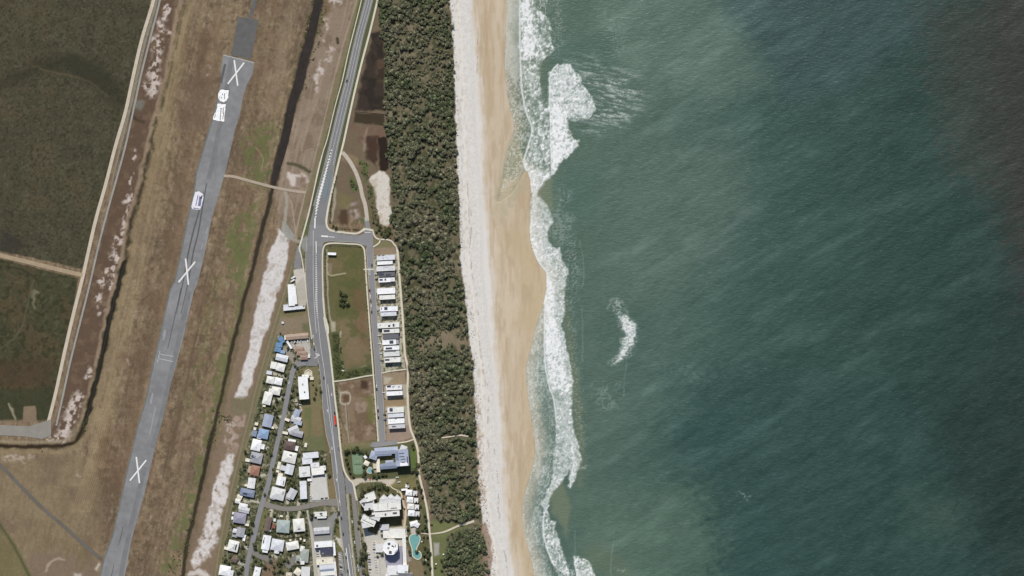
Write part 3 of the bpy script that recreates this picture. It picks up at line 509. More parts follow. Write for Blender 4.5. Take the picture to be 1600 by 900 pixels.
# A: wash on the sand, north
fz(Q.poly([(792, -60), (812, -60), (812, 60), (815, 140), (824, 175), (830, 200), (826, 225), (818, 268), (784, 300), (790, 250), (800, 222), (804, 204), (801, 185), (793, 150), (789, 100)], 2, 2), .5, lac(3.5, 5, 222))
fz(Q.poly([(792, -60), (812, -60), (812, 60), (815, 110), (808, 130), (789, 110)], 2, 2), .42)
# B: broken white band, north
B = [(811, -60), (832, -60), (836, 10), (856, 30), (862, 62), (866, 80), (850, 92), (845, 110), (842, 128), (852, 148), (860, 165), (862, 200), (861, 272), (846, 290), (838, 300), (824, 274), (818, 250), (825, 225), (830, 200), (821, 175), (814, 140), (811, 80)]
fz(Q.poly(B, 1.5, 3), .62); fz(Q.poly(B, 1.5, 3), .98, spk(.38, .58, 223, 4)); fz(Q.poly([(812, -60), (824, -60), (830, 20), (838, 60), (836, 90), (826, 100), (814, 90)], 2, 4), 1.0)
fsub(Q.poly(B, 1, 2), .55, lac(7, 14, 224, .3, .9)); fz(Q.poly([(820, -60), (850, -60), (860, 60), (862, 80), (846, 90), (838, 20)], 4, 8), .55, lac(3, 9, 225)); fz(Q.line([(816, 170), (832, 168), (828, 230), (823, 250)], 8, 5, 3), .7, spk(.35, .6, 226))
fsub(Q.poly([(842, 105), (850, 100), (858, 120), (858, 160), (850, 162), (844, 140)], 2.5, 2), .85)
# C: the big breaker and its trailing foam
C1 = [(858, 130), (859, 112), (867, 103), (879, 100), (892, 103), (905, 118), (914, 138), (926, 152), (931, 170), (920, 186), (900, 190), (888, 190), (890, 205), (905, 222), (897, 238), (882, 250), (865, 272), (861, 276), (859, 200)]
fz(Q.poly(C1, 1.5, 3), .72); fz(Q.poly(C1, 1.5, 3), .97, spk(.3, .58, 227, 2.2)); fz(Q.poly([(858, 150), (880, 150), (888, 190), (888, 205), (904, 222), (895, 238), (880, 250), (861, 275)], 3, 4), 1.0)
tr = lambda x, y: sst(.38, .78, diag(x, y, 16, 2.4, 228, .22))
fz(Q.poly([(885, 95), (930, 95), (985, 112), (1010, 150), (985, 190), (935, 205), (905, 198), (925, 170), (910, 125)], 20, 7), .6, tr); fz(Q.poly([(925, 140), (965, 140), (985, 170), (930, 180)], 14, 6), .5, tr)
# D: long broken band, middle
D = [(824, 270), (840, 262), (860, 270), (861, 278), (845, 292), (838, 302), (850, 312), (860, 330), (864, 345), (858, 360), (856, 378), (866, 388), (874, 386), (880, 405), (888, 425), (884, 445), (882, 490), (878, 508), (886, 545), (892, 575), (896, 602), (893, 640), (897, 670), (904, 695), (908, 722), (900, 742), (893, 764), (888, 760), (891, 735), (880, 752), (866, 765), (860, 780), (852, 800), (846, 790), (854, 765), (862, 750), (866, 700), (868, 660), (865, 625), (857, 600), (851, 565), (850, 500), (854, 450), (853, 425), (840, 408), (830, 385), (827, 350), (830, 330), (830, 300)]
fz(Q.poly(D, 1.5, 2.5), .66); fz(Q.poly(D, 1.5, 2.5), .97, spk(.36, .6, 229, 2.4)); fz(Q.poly([(853, 430), (866, 440), (870, 500), (882, 545), (888, 590), (886, 620), (862, 610), (852, 565), (850, 500)], 3, 3), 1.0, spk(.2, .4, 230, 3))
fsub(Q.poly([(860, 640), (868, 592), (872, 606), (868, 625)], 2, 2), .0); fsub(Q.poly([(860, 596), (870, 600), (872, 612), (864, 618), (858, 606)], 2, 3), .75); fsub(Q.poly([(864, 616), (880, 622), (876, 636), (868, 634)], 2, 3), .6); fsub(Q.poly([(858, 345), (836, 312), (842, 330), (846, 350)], 1, 1), .2)
fsub(Q.poly([(868, 670), (890, 680), (892, 740), (868, 745)], 3, 3), .6, lac(4, 7, 231, .1, .7)); fsub(Q.poly([(832, 300), (860, 300), (858, 350), (840, 345)], 3, 3), .5); fsub(Q.poly([(866, 425), (880, 425), (880, 505), (872, 505)], 3, 2), .4, lac(3, 5, 232))
fz(Q.line([(886, 680), (894, 700), (896, 735), (892, 760)], 4, 2, 1), 1.0); fz(Q.line([(904, 726), (915, 730), (922, 730)], 5, 4, 3), .5, spk(.4, .6, 233))
# E, F: southern breakers
E = [(853, 792), (849, 808), (848, 830), (852, 850), (858, 870), (866, 885), (880, 896), (886, 905), (893, 905), (886, 880), (880, 862), (874, 845), (868, 826), (868, 815), (860, 812), (856, 800)]
fz(Q.poly(E, 1.5, 2.5), .75); fz(Q.poly(E, 1.5, 2.5), .98, spk(.3, .55, 234, 2.2)); fz(Q.line([(852, 795), (849, 815), (850, 840), (856, 862)], 4, 2, 1), 1.0)
Fp = [(897, 872), (914, 873), (924, 880), (928, 892), (926, 960), (905, 960), (899, 890)]
fz(Q.poly(Fp, 1.5, 3), .8); fz(Q.poly(Fp, 1.5, 3), 1.0, spk(.3, .55, 235, 2.2)); fz(Q.poly([(866, 885), (895, 875), (905, 960), (860, 960)], 4, 4), .55, lac(3, 5, 236))
# G: shallow wash, south
Gp = [(850, 470), (852, 560), (858, 600), (866, 640), (867, 700), (862, 745), (850, 775), (848, 800), (850, 850), (862, 890), (866, 960), (838, 960), (834, 900), (826, 868), (820, 840), (816, 800), (820, 768), (834, 724), (835, 695), (831, 660), (825, 620), (822, 578), (828, 550), (838, 510)]
fz(Q.poly(Gp, 2, 2), .33); fz(Q.poly(Gp, 2, 2), .62, lac(3.2, 5, 237)); fsub(Q.poly([(838, 610), (862, 640), (862, 700), (842, 720), (840, 660)], 6, 4), .35)
fsub(Q.poly([(818, 790), (822, 770), (836, 730), (840, 760), (828, 830), (822, 830)], 3, 3), .5)
fz(Q.line([(839, 680), (842, 720), (840, 755)], 1.5, 1.5, 2), .75); fz(Q.line([(826, 820, 3), (832, 860, 4), (842, 900, 5)], 3, 3, 3), .6, lac(3, 4, 240))
# H: the offshore curl
H = [(953, 478), (963, 468), (975, 470), (988, 492), (997, 512), (996, 532), (985, 556), (975, 566), (954, 574), (950, 568), (962, 554), (970, 536), (973, 522), (966, 508), (963, 492)]
fz(Q.poly(H, 3, 4), .5, lac(6, 2.5, 241)); fz(Q.poly([(966, 492), (984, 492), (995, 515), (992, 535), (976, 560), (956, 572), (970, 545), (974, 522)], 3, 4), .92, lambda x, y: sst(.36, .6, fbm(x, y, 1, 3, 242, 1 / 5, 1 / 2)))
fz(Q.line([(948, 482), (955, 470), (965, 466)], 2, 2, 3), .35); fz(Q.line([(1155, 770), (1168, 778)], 5, 4, 3), .4, spk(.45, .6, 243)); fz(Q.line([(966, 892), (975, 893)], 4, 3, 2), .35, spk(.4, .6, 244))
# break the white up: speckle, lace and seaward streaks, strongest away from the breaking fronts
brk = .48 + .52 * sst(.30, .62, fbm(X, Y, 2.6, 3, 261)); lc_ = sst(.05, .8, 1 - np.abs(fbm(X, Y, 1, 3, 262, 1 / 5, 1 / 7) - .5) * 4.2); pat = sst(.3, .7, fbm(X, Y, 16, 3, 263))
wash_keep = 1 - np.minimum(1, np.where(X < np.interp(Y, [-60, 100, 200, 270, 430, 560, 660, 745, 800, 900], [810, 812, 826, 818, 850, 848, 864, 858, 848, 852]), 1, 0)) * .75
brk = 1 - (1 - brk) * wash_keep
FO *= np.clip(brk * (.62 + .38 * lc_) + .28 * pat, 0, 1)
front = [[(811, -60), (811, 60), (813, 110), (814, 140), (821, 175), (830, 200), (825, 225), (818, 250), (822, 268), (828, 282), (830, 300)], [(870, 101), (861, 112), (858, 130), (859, 200), (861, 272)], [(853, 425), (854, 450), (850, 490), (850, 560), (856, 600), (864, 625), (868, 660)], [(892, 690), (896, 720), (891, 745), (890, 762)], [(856, 790), (849, 806), (848, 830), (853, 855), (862, 880)], [(897, 872), (899, 890), (905, 920)], [(829, 340), (829, 380), (840, 408), (853, 425)]]
for fl_ in front: fz(Q.line([(x + 1.2, y) for x, y in fl_], 2.6, 1.6, .6), .95)
fz(Q.poly([(852, 430), (866, 440), (869, 500), (878, 545), (884, 590), (880, 610), (862, 610), (852, 565), (851, 500)], 3, 4), .93, lambda x, y: .55 + .45 * sst(.25, .5, fbm(x, y, 3, 3, 264)))
fz(Q.poly([(859, 160), (878, 165), (886, 195), (886, 215), (898, 224), (890, 240), (878, 248), (861, 270)], 3, 5), .95, lambda x, y: .6 + .4 * sst(.25, .5, fbm(x, y, 3, 3, 265)))
fz(Q.poly([(812, -60), (826, -60), (832, 20), (838, 60), (834, 84), (826, 92), (814, 90)], 3, 6), .92, lambda x, y: .55 + .45 * sst(.25, .5, fbm(x, y, 3, 3, 266)))
fz(Q.poly([(968, 494), (984, 494), (994, 515), (991, 535), (976, 556), (960, 570), (972, 545), (976, 522)], 3, 4), .85, lambda x, y: .5 + .5 * sst(.3, .6, fbm(x, y, 1, 3, 270, 1 / 4, 1 / 2)))
fz(Q.poly([(861, 118), (880, 106), (900, 124), (915, 150), (918, 180), (895, 186), (862, 160)], 5, 5), .8, lambda x, y: .45 + .55 * sst(.3, .6, fbm(x, y, 2.4, 3, 271)))
fz(Q.poly(D, 2, 2.5), .66, lambda x, y: .6 + .4 * sst(.3, .6, fbm(x, y, 3, 3, 272)))
# drifting threads of old foam seaward of the surf
fz(Q.line([(872, 0, 20), (872, 60, 14), (868, 90, 10)], 14, 8, 6), .35, lac(4, 3, 267, .3, 1)); fz(Q.line([(880, 300, 16), (872, 340, 20), (885, 380, 24), (895, 420, 20), (890, 480, 14), (896, 540, 12), (900, 610, 12), (906, 660, 12), (912, 710, 10)], 14, 9, 8), .3, lac(6, 4, 268, .35, 1)); fz(Q.line([(940, 20), (965, 50), (970, 80)], 16, 10, 8), .18, lac(3, 6, 269, .3, 1))
# pale haze of suspended foam
fz(Q.poly([(860, 320), (900, 340), (880, 390), (862, 372)], 8, 5), .25, lac(5, 4, 245)); fz(Q.poly([(925, 600), (965, 600), (970, 640), (930, 640)], 10, 8), .18, lac(8, 8, 246)); fz(Q.poly([(1010, 560), (1060, 570), (1120, 590), (1100, 600)], 12, 8), .12, lac(9, 4, 247))
# leading lip of foam along the shoreline
fz(Q.line([(x + .8, y) for x, y in shore[:9]], 1.3, 1.2), .6, spk(.3, .6, 258, 9)); fz(Q.line([(x + .8, y) for x, y in shore[12:]], 1.3, 1.2), .6, spk(.35, .6, 258, 9))
# sparse whitecaps offshore
wc = diag(X, Y, 4.5, 1.3, 250, -.2); FO = np.maximum(FO, sst(.86, 1.0, wc) * sst(950, 1100, X) * .10)
# sea surface relief: wind sea plus the raised breakers
Q.Z[:] = (fbm(X, Y, 1, 3, 251, 1 / 7, 1 / 2.6) - .5) * .22 * sst(870, 960, X) + (diag(X, Y, 30, 8, 252) - .5) * .2 * sst(880, 1000, X)
SEAZ = -3.0
cx = Q.X[:-1, :-1] + Q.step / 2; cy = Q.Y[:-1, :-1] + Q.step / 2
# face mask for the water side of the shoreline
def inside(xx, yy, pts):
    ins = np.zeros(xx.shape, bool)
    for i in range(len(pts)):
        ax, ay = pts[i]; bx, by = pts[(i + 1) % len(pts)]
        if ay != by: ins ^= ((ay > yy) != (by > yy)) & (xx < (bx - ax) * (yy - ay) / (by - ay) + ax)
    return ins
wet = inside(cx, cy, SH + [(1800, 960), (1800, -60)])
fof = (FO[:-1, :-1] + FO[1:, 1:] + FO[1:, :-1] + FO[:-1, 1:]) / 4
# foam tints the water it floats on; the thick white of each breaker is a raised sheet of its own
foam_c = np.array([238, 238, 238], np.float32)
Cw = Q.C.copy(); Q.C = Cw * (1 - FO[..., None]) + foam_c * FO[..., None]
def sea_bump(nt, b):
    tc = nt.nodes.new('ShaderNodeTexCoord'); mp = nt.nodes.new('ShaderNodeMapping'); mp.inputs['Scale'].default_value = (.16, .42, .3); mp.inputs['Rotation'].default_value = (0, 0, R(14))
    n = nt.nodes.new('ShaderNodeTexNoise'); n.inputs['Scale'].default_value = 1.0; n.inputs['Detail'].default_value = 5
    bp = nt.nodes.new('ShaderNodeBump'); bp.inputs['Strength'].default_value = .5; bp.inputs['Distance'].default_value = 1.1
    nt.links.new(tc.outputs['Object'], mp.inputs[0]); nt.links.new(mp.outputs[0], n.inputs['Vector']); nt.links.new(n.outputs['Fac'], bp.inputs['Height']); nt.links.new(bp.outputs[0], b.inputs['Normal'])
m_sea = attr_mat('sea_water', [(0.35, 0.05, 3)], rough=0.35, spec=0.25, bump=sea_bump)
m_foam = attr_mat('surf_foam', [(0.6, 0.05, 3)], rough=0.9, spec=0.1)
surf_reg = inside(cx, cy, [(770, -60), (1010, -60), (1010, 960), (770, 960)])
is_h = inside(cx, cy, [(930, 455), (1010, 455), (1010, 585), (930, 585)]) & (fof > .25)
is_c = inside(cx, cy, [(858, 92), (1010, 92), (1010, 285), (858, 285)]) & (fof > .25)
is_f = wet & surf_reg & (fof > .25) & ~is_h & ~is_c
is_s = wet & ~is_f & ~is_h & ~is_c
Q.Z -= 0.0
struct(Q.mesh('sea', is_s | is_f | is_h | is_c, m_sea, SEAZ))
lift = FO * (0.55 + 0.5 * fbm(X, Y, 6, 3, 260)); Q.Z += np.maximum(lift, .12)
o = Q.mesh('surf_foam', is_f, m_foam, SEAZ); tag(o, 'long ragged band of white surf and wash running along the tan beach', 'surf', None, 'stuff')
o = Q.mesh('breaking_wave', is_h, m_foam, SEAZ); tag(o, 'small crescent of white foam breaking alone well off the beach', 'wave')
o = Q.mesh('breaking_wave', is_c, m_foam, SEAZ); tag(o, 'thick white breaker at the top of the surf with foam trailing out to sea', 'wave')
msf = mat('far_sea', (50, 62, 60), ((0.01, 0.2, 4),), .3, .3)
plane('ocean', -60, 60000, -60000, 60000, -4.4, msf)
# ================================================================== RUNWAY, ROADS, PATHS, WATER BODIES
_z = [0.08]
def nz_():
    _z[0] += 0.02; return _z[0]
m_rwy = mat('runway_asphalt', (132, 132, 133), ((1.2, .10, 3), (0.10, .14, 5), (0.022, .16, 4)), .9, .15)
m_rwy_dark = mat('overrun_asphalt', (100, 99, 98), ((0.9, .2, 3), (0.1, .15, 3)), .9, .15)
m_worn = mat('worn_asphalt', (122, 122, 123), ((0.8, .1, 3), (0.08, .14, 4)), .9, .15)
m_road = mat('road_asphalt', (128, 127, 128), ((1.0, .08, 3), (0.07, .07, 3)), .9, .15)
m_road2 = mat('street_asphalt', (136, 135, 137), ((1.0, .07, 3), (0.07, .06, 3)), .9, .15)
m_shld = mat('road_shoulder', (138, 138, 134), ((0.8, .1, 3), (0.1, .1, 3)), .9, .15)
m_path = mat('footpath_concrete', (208, 202, 184), ((0.9, .09, 3), (0.12, .08, 3)), .85, .2)
m_kerb = mat('kerb_concrete', (190, 186, 176), ((0.9, .1, 3),), .85, .2)
m_white = mat('marking_paint', (228, 228, 224), ((.9, .14, 4),), .7, .3)
m_faint = mat('worn_paint', (176, 176, 174), ((0.8, .12, 3),), .8, .2)
m_rub = mat('rubber_marks', (94, 94, 94), ((0.5, .14, 3),), .9, .15)
m_track = mat('sand_track', (196, 184, 166), ((0.5, .10, 3), (0.08, .08, 3)), .95, .1)
m_grav = mat('gravel_track', (152, 150, 144), ((0.7, .14, 3), (0.08, .10, 3)), .95, .1)
m_dirt = mat('dirt_track', (164, 146, 122), ((0.5, .14, 3), (0.08, .1, 3)), .95, .1)
m_teal = mat('teal_lane_paint', (112, 136, 144), ((0.6, .12, 3),), .85, .2)

lft = [(349, 85), (345, 112), (345, 130), (341, 145), (330, 190), (319, 226), (312, 250), (306, 270), (303, 296), (294, 335), (281, 400), (272, 440), (265, 452), (247, 535), (240, 562), (228, 622), (213, 672), (209, 690), (198, 735), (190, 772), (175, 838), (162, 872), (150, 925), (140, 970)]
rgt = [(397, 97), (395, 115), (386, 132), (380, 150), (374, 182), (367, 203), (362, 226), (353, 265), (346, 290), (338, 318), (331, 340), (319, 400), (308, 445), (303, 455), (286, 530), (276, 566), (258, 635), (248, 672), (244, 692), (234, 735), (226, 770), (206, 842), (195, 900), (186, 945), (178, 970)]
RZ = nz_(); rw = sheet('runway', lft + rgt[::-1], RZ, m_rwy); struct(rw)
struct(sheet('runway_overrun', [(372, 26), (404, 31), (392, 93), (361, 86)], nz_(), m_rwy_dark))
struct(ribbon('taxi_track', [[(402, -60), (399, -10), (396, 10), (390, 28)]], 6, nz_(), m_rwy_dark))
z = nz_()
struct(ribbon('runway_strip', [[(362, 88), (357, 120), (350, 160), (343, 200), (335, 240), (326, 280)], [(296, 455), (284, 510), (268, 580), (252, 650), (238, 700)], [(226, 730), (212, 790), (198, 850), (188, 905), (178, 965)]], 7, z, m_worn))
z = nz_()
struct(ribbon('tyre_marks', [[(323, 286, 1.5), (316, 325, 2.2), (310, 362, 2.2), (302, 394, 2.2), (297, 425, 2), (291, 455, 1.4), (283, 490, 1)], [(318, 300, 1), (311, 330, 2), (302, 362, 2.4), (294.5, 394, 2.4), (289, 425, 2), (283, 455, 1.4), (276, 490, 1)], [(283, 450, 1.2), (272, 500, 1.2), (262, 545, 1)], [(192, 822, .6), (189, 838, 1.3), (185, 852, .6)], [(178, 882, .8), (174, 900, 1.2)], [(352, 100, 3), (347, 120, 4), (346, 130, 2)]], 1.5, z, m_rub, 4))
m_lite = mat('patched_asphalt', (150, 151, 152), ((0.6, .08, 3), (0.1, .08, 3)), .9, .15)
z = nz_(); struct(ribbon('runway_patch', [[(258, 515, 3.5), (257, 522, 4), (255, 532, 3)], [(239, 614, 3), (237, 622, 3.6), (235, 631, 3)], [(317, 380, 1.5), (314, 390, 1.5)], [(243, 636, 2), (238, 660, 2.2), (234, 680, 1.5)], [(325, 355, 2), (322, 366, 2)]], 2, z, m_lite, 3))
z = nz_(); struct(ribbon('runway_marking', [[(248, 553), (271, 557)], [(247, 560), (270, 565)], [(250, 549), (246, 566)], [(349, 86), (397, 98)]], 1.2, z, m_faint, 0))
z = nz_()
struct(ribbon('edge_band', [[(x + 1.0, y, 2) for x, y in lft[3:]], ], 2, z, mat('edge_asphalt', (112, 114, 112), ((0.3, .18, 3),), .9, .15), 0))
for a, b, c, d, lab in [((366, 94), (371.5, 134), (381.5, 98), (356, 131), 'north end of the closed runway, on the wide turning pad'), ((290, 404), (294.5, 445), (305, 409), (279, 441), 'middle of the closed runway between the dark tyre lines'), ((213, 714), (218, 755), (228.5, 719), (203, 751), 'southern stretch of the closed runway')]:
    bmk = MB(); zz = nz_(); nz_()
    for (p, q, dz) in ((a, b, 0), (c, d, .015)):
        V, F = ribbon_vf([p, q], 2.3, zz + dz, 0, 0); bmk.add([Vector((v.x, v.y, v.z)) for v in V], F)
    o = bmk.build('closure_marker', m_white); bm = bmesh.new(); bm.from_mesh(o.data); [f.normal_flip() for f in bm.faces if f.normal.z < 0]; bm.to_mesh(o.data); bm.free()
    tag(o, 'white painted X on the ' + lab, 'runway marking', 'white closure crosses on the runway')
# covering sheets left on the runway
def cover(name, label, outline, cmat, seams, smat):
    cx = sum(p[0] for p in outline) / len(outline); cy = sum(p[1] for p in outline) / len(outline)
    e = empty(name, W(cx, cy, 0)); b = MB()
    xs = [p[0] for p in outline]; ys = [p[1] for p in outline]
    V = []; idx = {}; st_ = .8; F = []
    nx = int((max(xs) - min(xs)) / st_) + 1; ny = int((max(ys) - min(ys)) / st_) + 1
    for j in range(ny + 1):
        for i in range(nx + 1):
            x = min(xs) + i * st_; y = min(ys) + j * st_
            idx[i, j] = len(V); V.append((x - cx, cy - y, .45 + .5 * float(fbm(np.float32(x), np.float32(y), 4, 3, 300)) ))
    for j in range(ny):
        for i in range(nx):
            x = min(xs) + (i + .5) * st_; y = min(ys) + (j + .5) * st_
            if bool(inside(np.array(x), np.array(y), outline)): F.append((idx[i, j + 1], idx[i + 1, j + 1], idx[i + 1, j], idx[i, j]))
    link('sheeting', mesh_from('sheeting', V, F, cmat, True), e)
    for s_ in seams:
        b = MB(); V, F = ribbon_vf(s_[:2], s_[2], 1.05, 0, 0); b.add([(v.x - (cx - 800), v.y - (450 - cy), v.z) for v in V], F)
        V2 = [(v[0], v[1], 0.6) for v in b.V]; b.add(b.V + V2, [(0, 1, 5, 4), (1, 3, 7, 5), (3, 2, 6, 7), (2, 0, 4, 6)])
        b.build('fold', smat, e)
    tag(e, label, 'ground sheet', 'pale sheets spread on the runway')
m_sh1 = mat('white_sheeting', (244, 244, 244), ((.9, .05, 3),), .6, .3); m_fold = mat('sheet_fold', (120, 118, 120), (), .8, .2)
m_sh2 = mat('blue_grey_sheeting', (226, 222, 230), ((.5, .05, 3),), .6, .3); m_fold2 = mat('blue_fold', (116, 122, 152), ((.5, .1, 3),), .7, .2)
cover('ground_sheet', 'rounded white sheet on the runway, nearer the turning pad', [(345, 140), (358, 141), (357, 152), (354, 157), (350, 160), (344, 158), (341, 153), (341, 146)], m_sh1,
      [((351, 146), (351, 155), 1.1), ((348, 146), (347.5, 149), .9), ((346.5, 151), (346.2, 154), .8), ((358, 142), (357, 150), .8), ((343, 151), (344, 153), 1), ((345, 139), (359, 139.7), .8)], m_fold)
cover('ground_sheet', 'longer white sheet with dark folds on the runway, below the rounded one', [(340, 162), (353, 163), (351, 180), (351, 190), (341, 189), (333, 187), (333, 183), (337, 174)], m_sh1,
      [((345.5, 170), (344, 188), 1.1), ((349, 168), (348.5, 178), 1.1), ((350, 176), (348, 186), .9), ((344, 169.5), (347, 169.5), .8), ((339.5, 166), (336.5, 176), .8), ((337, 178), (335, 184), .7)], m_fold)
cover('ground_sheet', 'white sheet with blue grey middle lying alone on the runway', [(305, 300), (311, 299), (317, 303), (318, 309), (315, 322), (312, 328), (301, 327), (299, 323), (302, 311)], m_sh2,
      [((313.5, 307), (311.5, 322), 4.2), ((309.5, 305), (306, 321), 1.2), ((316, 305), (314, 311), 2), ((302, 325), (312, 326.5), 1.2)], m_fold2)

# tracks west of the runway
struct(ribbon('sand_track', [[(251, -60), (240, 0), (222, 60), (208, 120), (196, 175), (180, 230), (166, 285), (148, 350), (130, 430), (115, 490), (101, 550), (88, 610), (75, 662)]], 5.2, nz_(), m_track))
struct(ribbon('gravel_track', [[(260, -60), (250, 0), (236, 55), (221, 115), (209, 170), (196, 228), (182, 280), (168, 330), (155, 380), (140, 445), (125, 505), (110, 565), (98, 620), (88, 665)]], 3.0, nz_(), m_grav))
struct(ribbon('median_strip', [[(253, -60, 4), (245, 0, 4), (228, 60, 4.5), (214, 120, 4.5), (202, 175, 4), (188, 230, 3.5), (174, 290, 2)]], 4, nz_(), mat('strip_grass', (132, 126, 112), ((1.0, .25, 3), (.2, .15, 3)), .95, .1)))
struct(ribbon('farm_track', [[(-80, 380), (0, 399), (50, 411), (95, 422), (129, 430)]], 6.5, nz_(), m_dirt))
struct(sheet('farm_road', [(-80, 664), (0, 664), (45, 666), (66, 660), (80, 655), (80, 680), (66, 686), (40, 682), (0, 680), (-80, 680)], nz_(), mat('farm_road_asphalt', (142, 138, 130), ((.8, .08, 3), (.08, .1, 3)), .9, .1)))
struct(ribbon('old_taxiway', [[(-40, 693), (0, 726), (30, 757), (70, 797), (100, 822), (130, 850), (158, 873)]], 5.5, nz_(), mat('old_taxiway_asphalt', (106, 101, 94), ((.6, .12, 3), (.06, .1, 3)), .95, .1)))
struct(ribbon('access_track', [[(350, 275), (365, 276), (395, 284), (425, 292), (450, 297), (478, 301)]], 4.2, nz_(), mat('access_gravel', (172, 158, 142), ((.5, .12, 3),), .95, .1)))
# drains
m_cw = mat('drain_water', (52, 46, 41), ((.12, .2, 4), (.03, .1, 3)), .25, .3)
struct(ribbon('canal_water', [[(x, y, w + 1) for x, y, w in can_w]], 10, -1.15, m_cw))
struct(ribbon('drain_water', [[(x, y, w * .6) for x, y, w in can_n[:12]]], 5, -1.1, m_cw)); struct(ribbon('ditch_water', [[(x, y, 4) for x, y in dl[9:15]]], 5, -.5, m_cw))

# main coast road
L_ = [(585, -60), (572, 0), (556, 60), (541, 125), (528, 175), (516, 226), (508, 258), (500, 290), (491, 322), (484, 350), (480, 372), (478, 400), (478, 430), (480, 470), (484, 500), (488, 525), (494, 545), (499, 570), (503, 600), (505, 640), (510, 680), (517, 705), (522, 750), (529, 790), (532, 822), (536, 850), (539, 880), (543, 910), (549, 965)]
R_ = [(595, -60), (582, 0), (566, 60), (552, 125), (540, 175), (528, 226), (522, 258), (517, 290), (512, 322), (508, 350), (505, 372), (503, 400), (503, 430), (505, 470), (508, 500), (511, 520), (516, 555), (518, 590), (522, 630), (526, 665), (530, 700), (534, 730), (538, 748), (540, 780), (542, 800), (545, 830), (549, 865), (555, 910), (562, 965)]
struct(sheet('road_shoulder', [(x - 2, y) for x, y in L_[:9]] + [(x + 1.5, y) for x, y in R_[:9][::-1]], nz_(), m_shld))
struct(sheet('road', L_ + R_[::-1], nz_(), m_road))
struct(sheet('side_road', [(486, 352), (508, 352), (512, 359), (520, 363), (545, 367), (563, 368), (570, 364), (583, 363), (583, 384), (570, 384), (560, 379.5), (515, 377), (506, 379), (503, 386), (482, 384)], nz_(), m_road2))
struct(ribbon('street', [[(577, 366), (578, 400), (581, 440), (583.5, 480), (586.5, 520), (590, 560), (592.5, 600), (595, 640), (597.5, 690)]], 9.3, nz_(), m_road2))
struct(sheet('cul_de_sac', [(582, 691), (600, 690), (621, 688), (622, 694), (583, 699), (577, 697)], nz_(), m_road2))
struct(sheet('street_end', [(568, 340), (575, 340), (578, 352), (581, 364), (569, 366), (571, 352)], nz_(), m_road2))
struct(ribbon('dirt_path', [[(535, 238), (542, 246), (550, 258), (557, 272), (563, 290), (566, 305), (571, 322), (574, 345)]], 6, nz_(), mat('pale_dirt_path', (186, 176, 162), ((.4, .14, 3),), .95, .1)))
struct(sheet('slip_road', [(538, 735), (546, 747), (553, 760), (558, 772), (552, 776), (548, 772), (541, 770)], nz_(), m_road))
struct(ribbon('service_road', [[(552, 768, 7), (554, 790, 7), (556.5, 815, 7.5), (560, 850, 8), (565, 885, 9), (570, 925, 9), (575, 965, 9)]], 7, nz_(), mat('service_asphalt', (132, 128, 122), ((.8, .1, 3),), .9, .15)))
struct(sheet('driveway_apron', [(471, 374), (480, 368), (482, 392), (476, 394), (471, 386)], nz_(), m_shld))
struct(ribbon('village_street', [[(497, 564, 10), (484, 566, 9), (470, 568, 8), (462, 572, 8), (457, 582, 7.5), (453, 600, 7.5), (449, 620, 7.5), (445, 642, 7), (440, 665, 7), (434, 690, 7), (429, 712, 7), (424, 735, 7), (419, 757, 7.5), (412, 780, 8), (406, 800, 8), (400, 825, 8), (394, 850, 7.5), (388, 875, 7), (384, 905, 7), (378, 965, 7)]], 7.5, nz_(), m_road2))
struct(ribbon('cross_street', [[(412, 787, 10), (425, 791, 8), (445, 795, 7.5), (465, 794, 7.5), (485, 790, 7.5), (505, 786, 8), (520, 785, 11), (532, 785, 15)]], 8, nz_(), mat('cross_street_asphalt', (136, 130, 124), ((.8, .08, 3),), .9, .15)))
struct(ribbon('side_lane', [[(394, 862, 8), (404, 868, 8), (420, 874, 9), (426, 880, 7)], [(448, 886, 10), (456, 878, 9), (462, 866, 3)]], 8, nz_(), mat('lane_asphalt', (128, 124, 118), ((.8, .1, 3),), .9, .15)))
struct(ribbon('back_lane', [[(480, 797, 3), (484, 815, 4), (488, 840, 5), (491, 870, 5.5), (494, 905, 5.5), (498, 965, 5.5)]], 5, nz_(), mat('lane_concrete', (180, 176, 166), ((.8, .1, 3),), .9, .15)))
struct(sheet('turning_area', [(484, 545), (498, 540), (500, 560), (496, 572), (480, 572), (476, 566), (486, 560)], nz_(), m_road))
struct(sheet('parking_bays', [(528, 862), (534, 862), (541, 905), (546, 965), (536, 965), (531, 905)], nz_(), m_shld))
# footpaths
fp = [[(604, -60), (590, 0), (578, 50), (566, 95), (555, 140), (546, 180), (537, 222), (530, 250), (523, 280), (517, 305), (512, 330), (510, 348), (513, 357), (521, 361), (535, 363), (555, 365), (564, 362), (570, 358), (583, 360)]]
struct(ribbon('footpath', fp, 3.0, nz_(), m_path, 6, .05))
struct(ribbon('footpath', [[(505, 470), (504, 430), (504, 400), (506, 386), (512, 381), (525, 380), (545, 381), (560, 382), (567, 386), (570, 396), (572, 430), (574, 460), (577, 500), (580, 540), (583, 580), (586, 620), (589, 660), (591, 690)]], 2.2, nz_(), m_path, 6, .05))
struct(ribbon('footpath', [[(505, 466), (507, 490), (510, 512), (515, 545), (519, 580), (523, 620), (528, 660), (531, 690), (534, 715), (538, 735), (545, 748), (552, 756), (556, 775), (558, 782)]], 2.8, nz_(), m_path, 6, .05))
struct(sheet('footpath_bay', [(505, 495), (510, 497), (514, 512), (514, 522), (509, 518), (507, 508)], nz_(), m_path))
struct(ribbon('coastal_path', [[(583, 360), (584, 366), (588, 372), (594, 374), (605, 374.5), (612, 377), (616, 382), (620, 386)], [(594, 374), (592, 380), (583, 386)]], 2.2, nz_(), m_path, 6, .05))
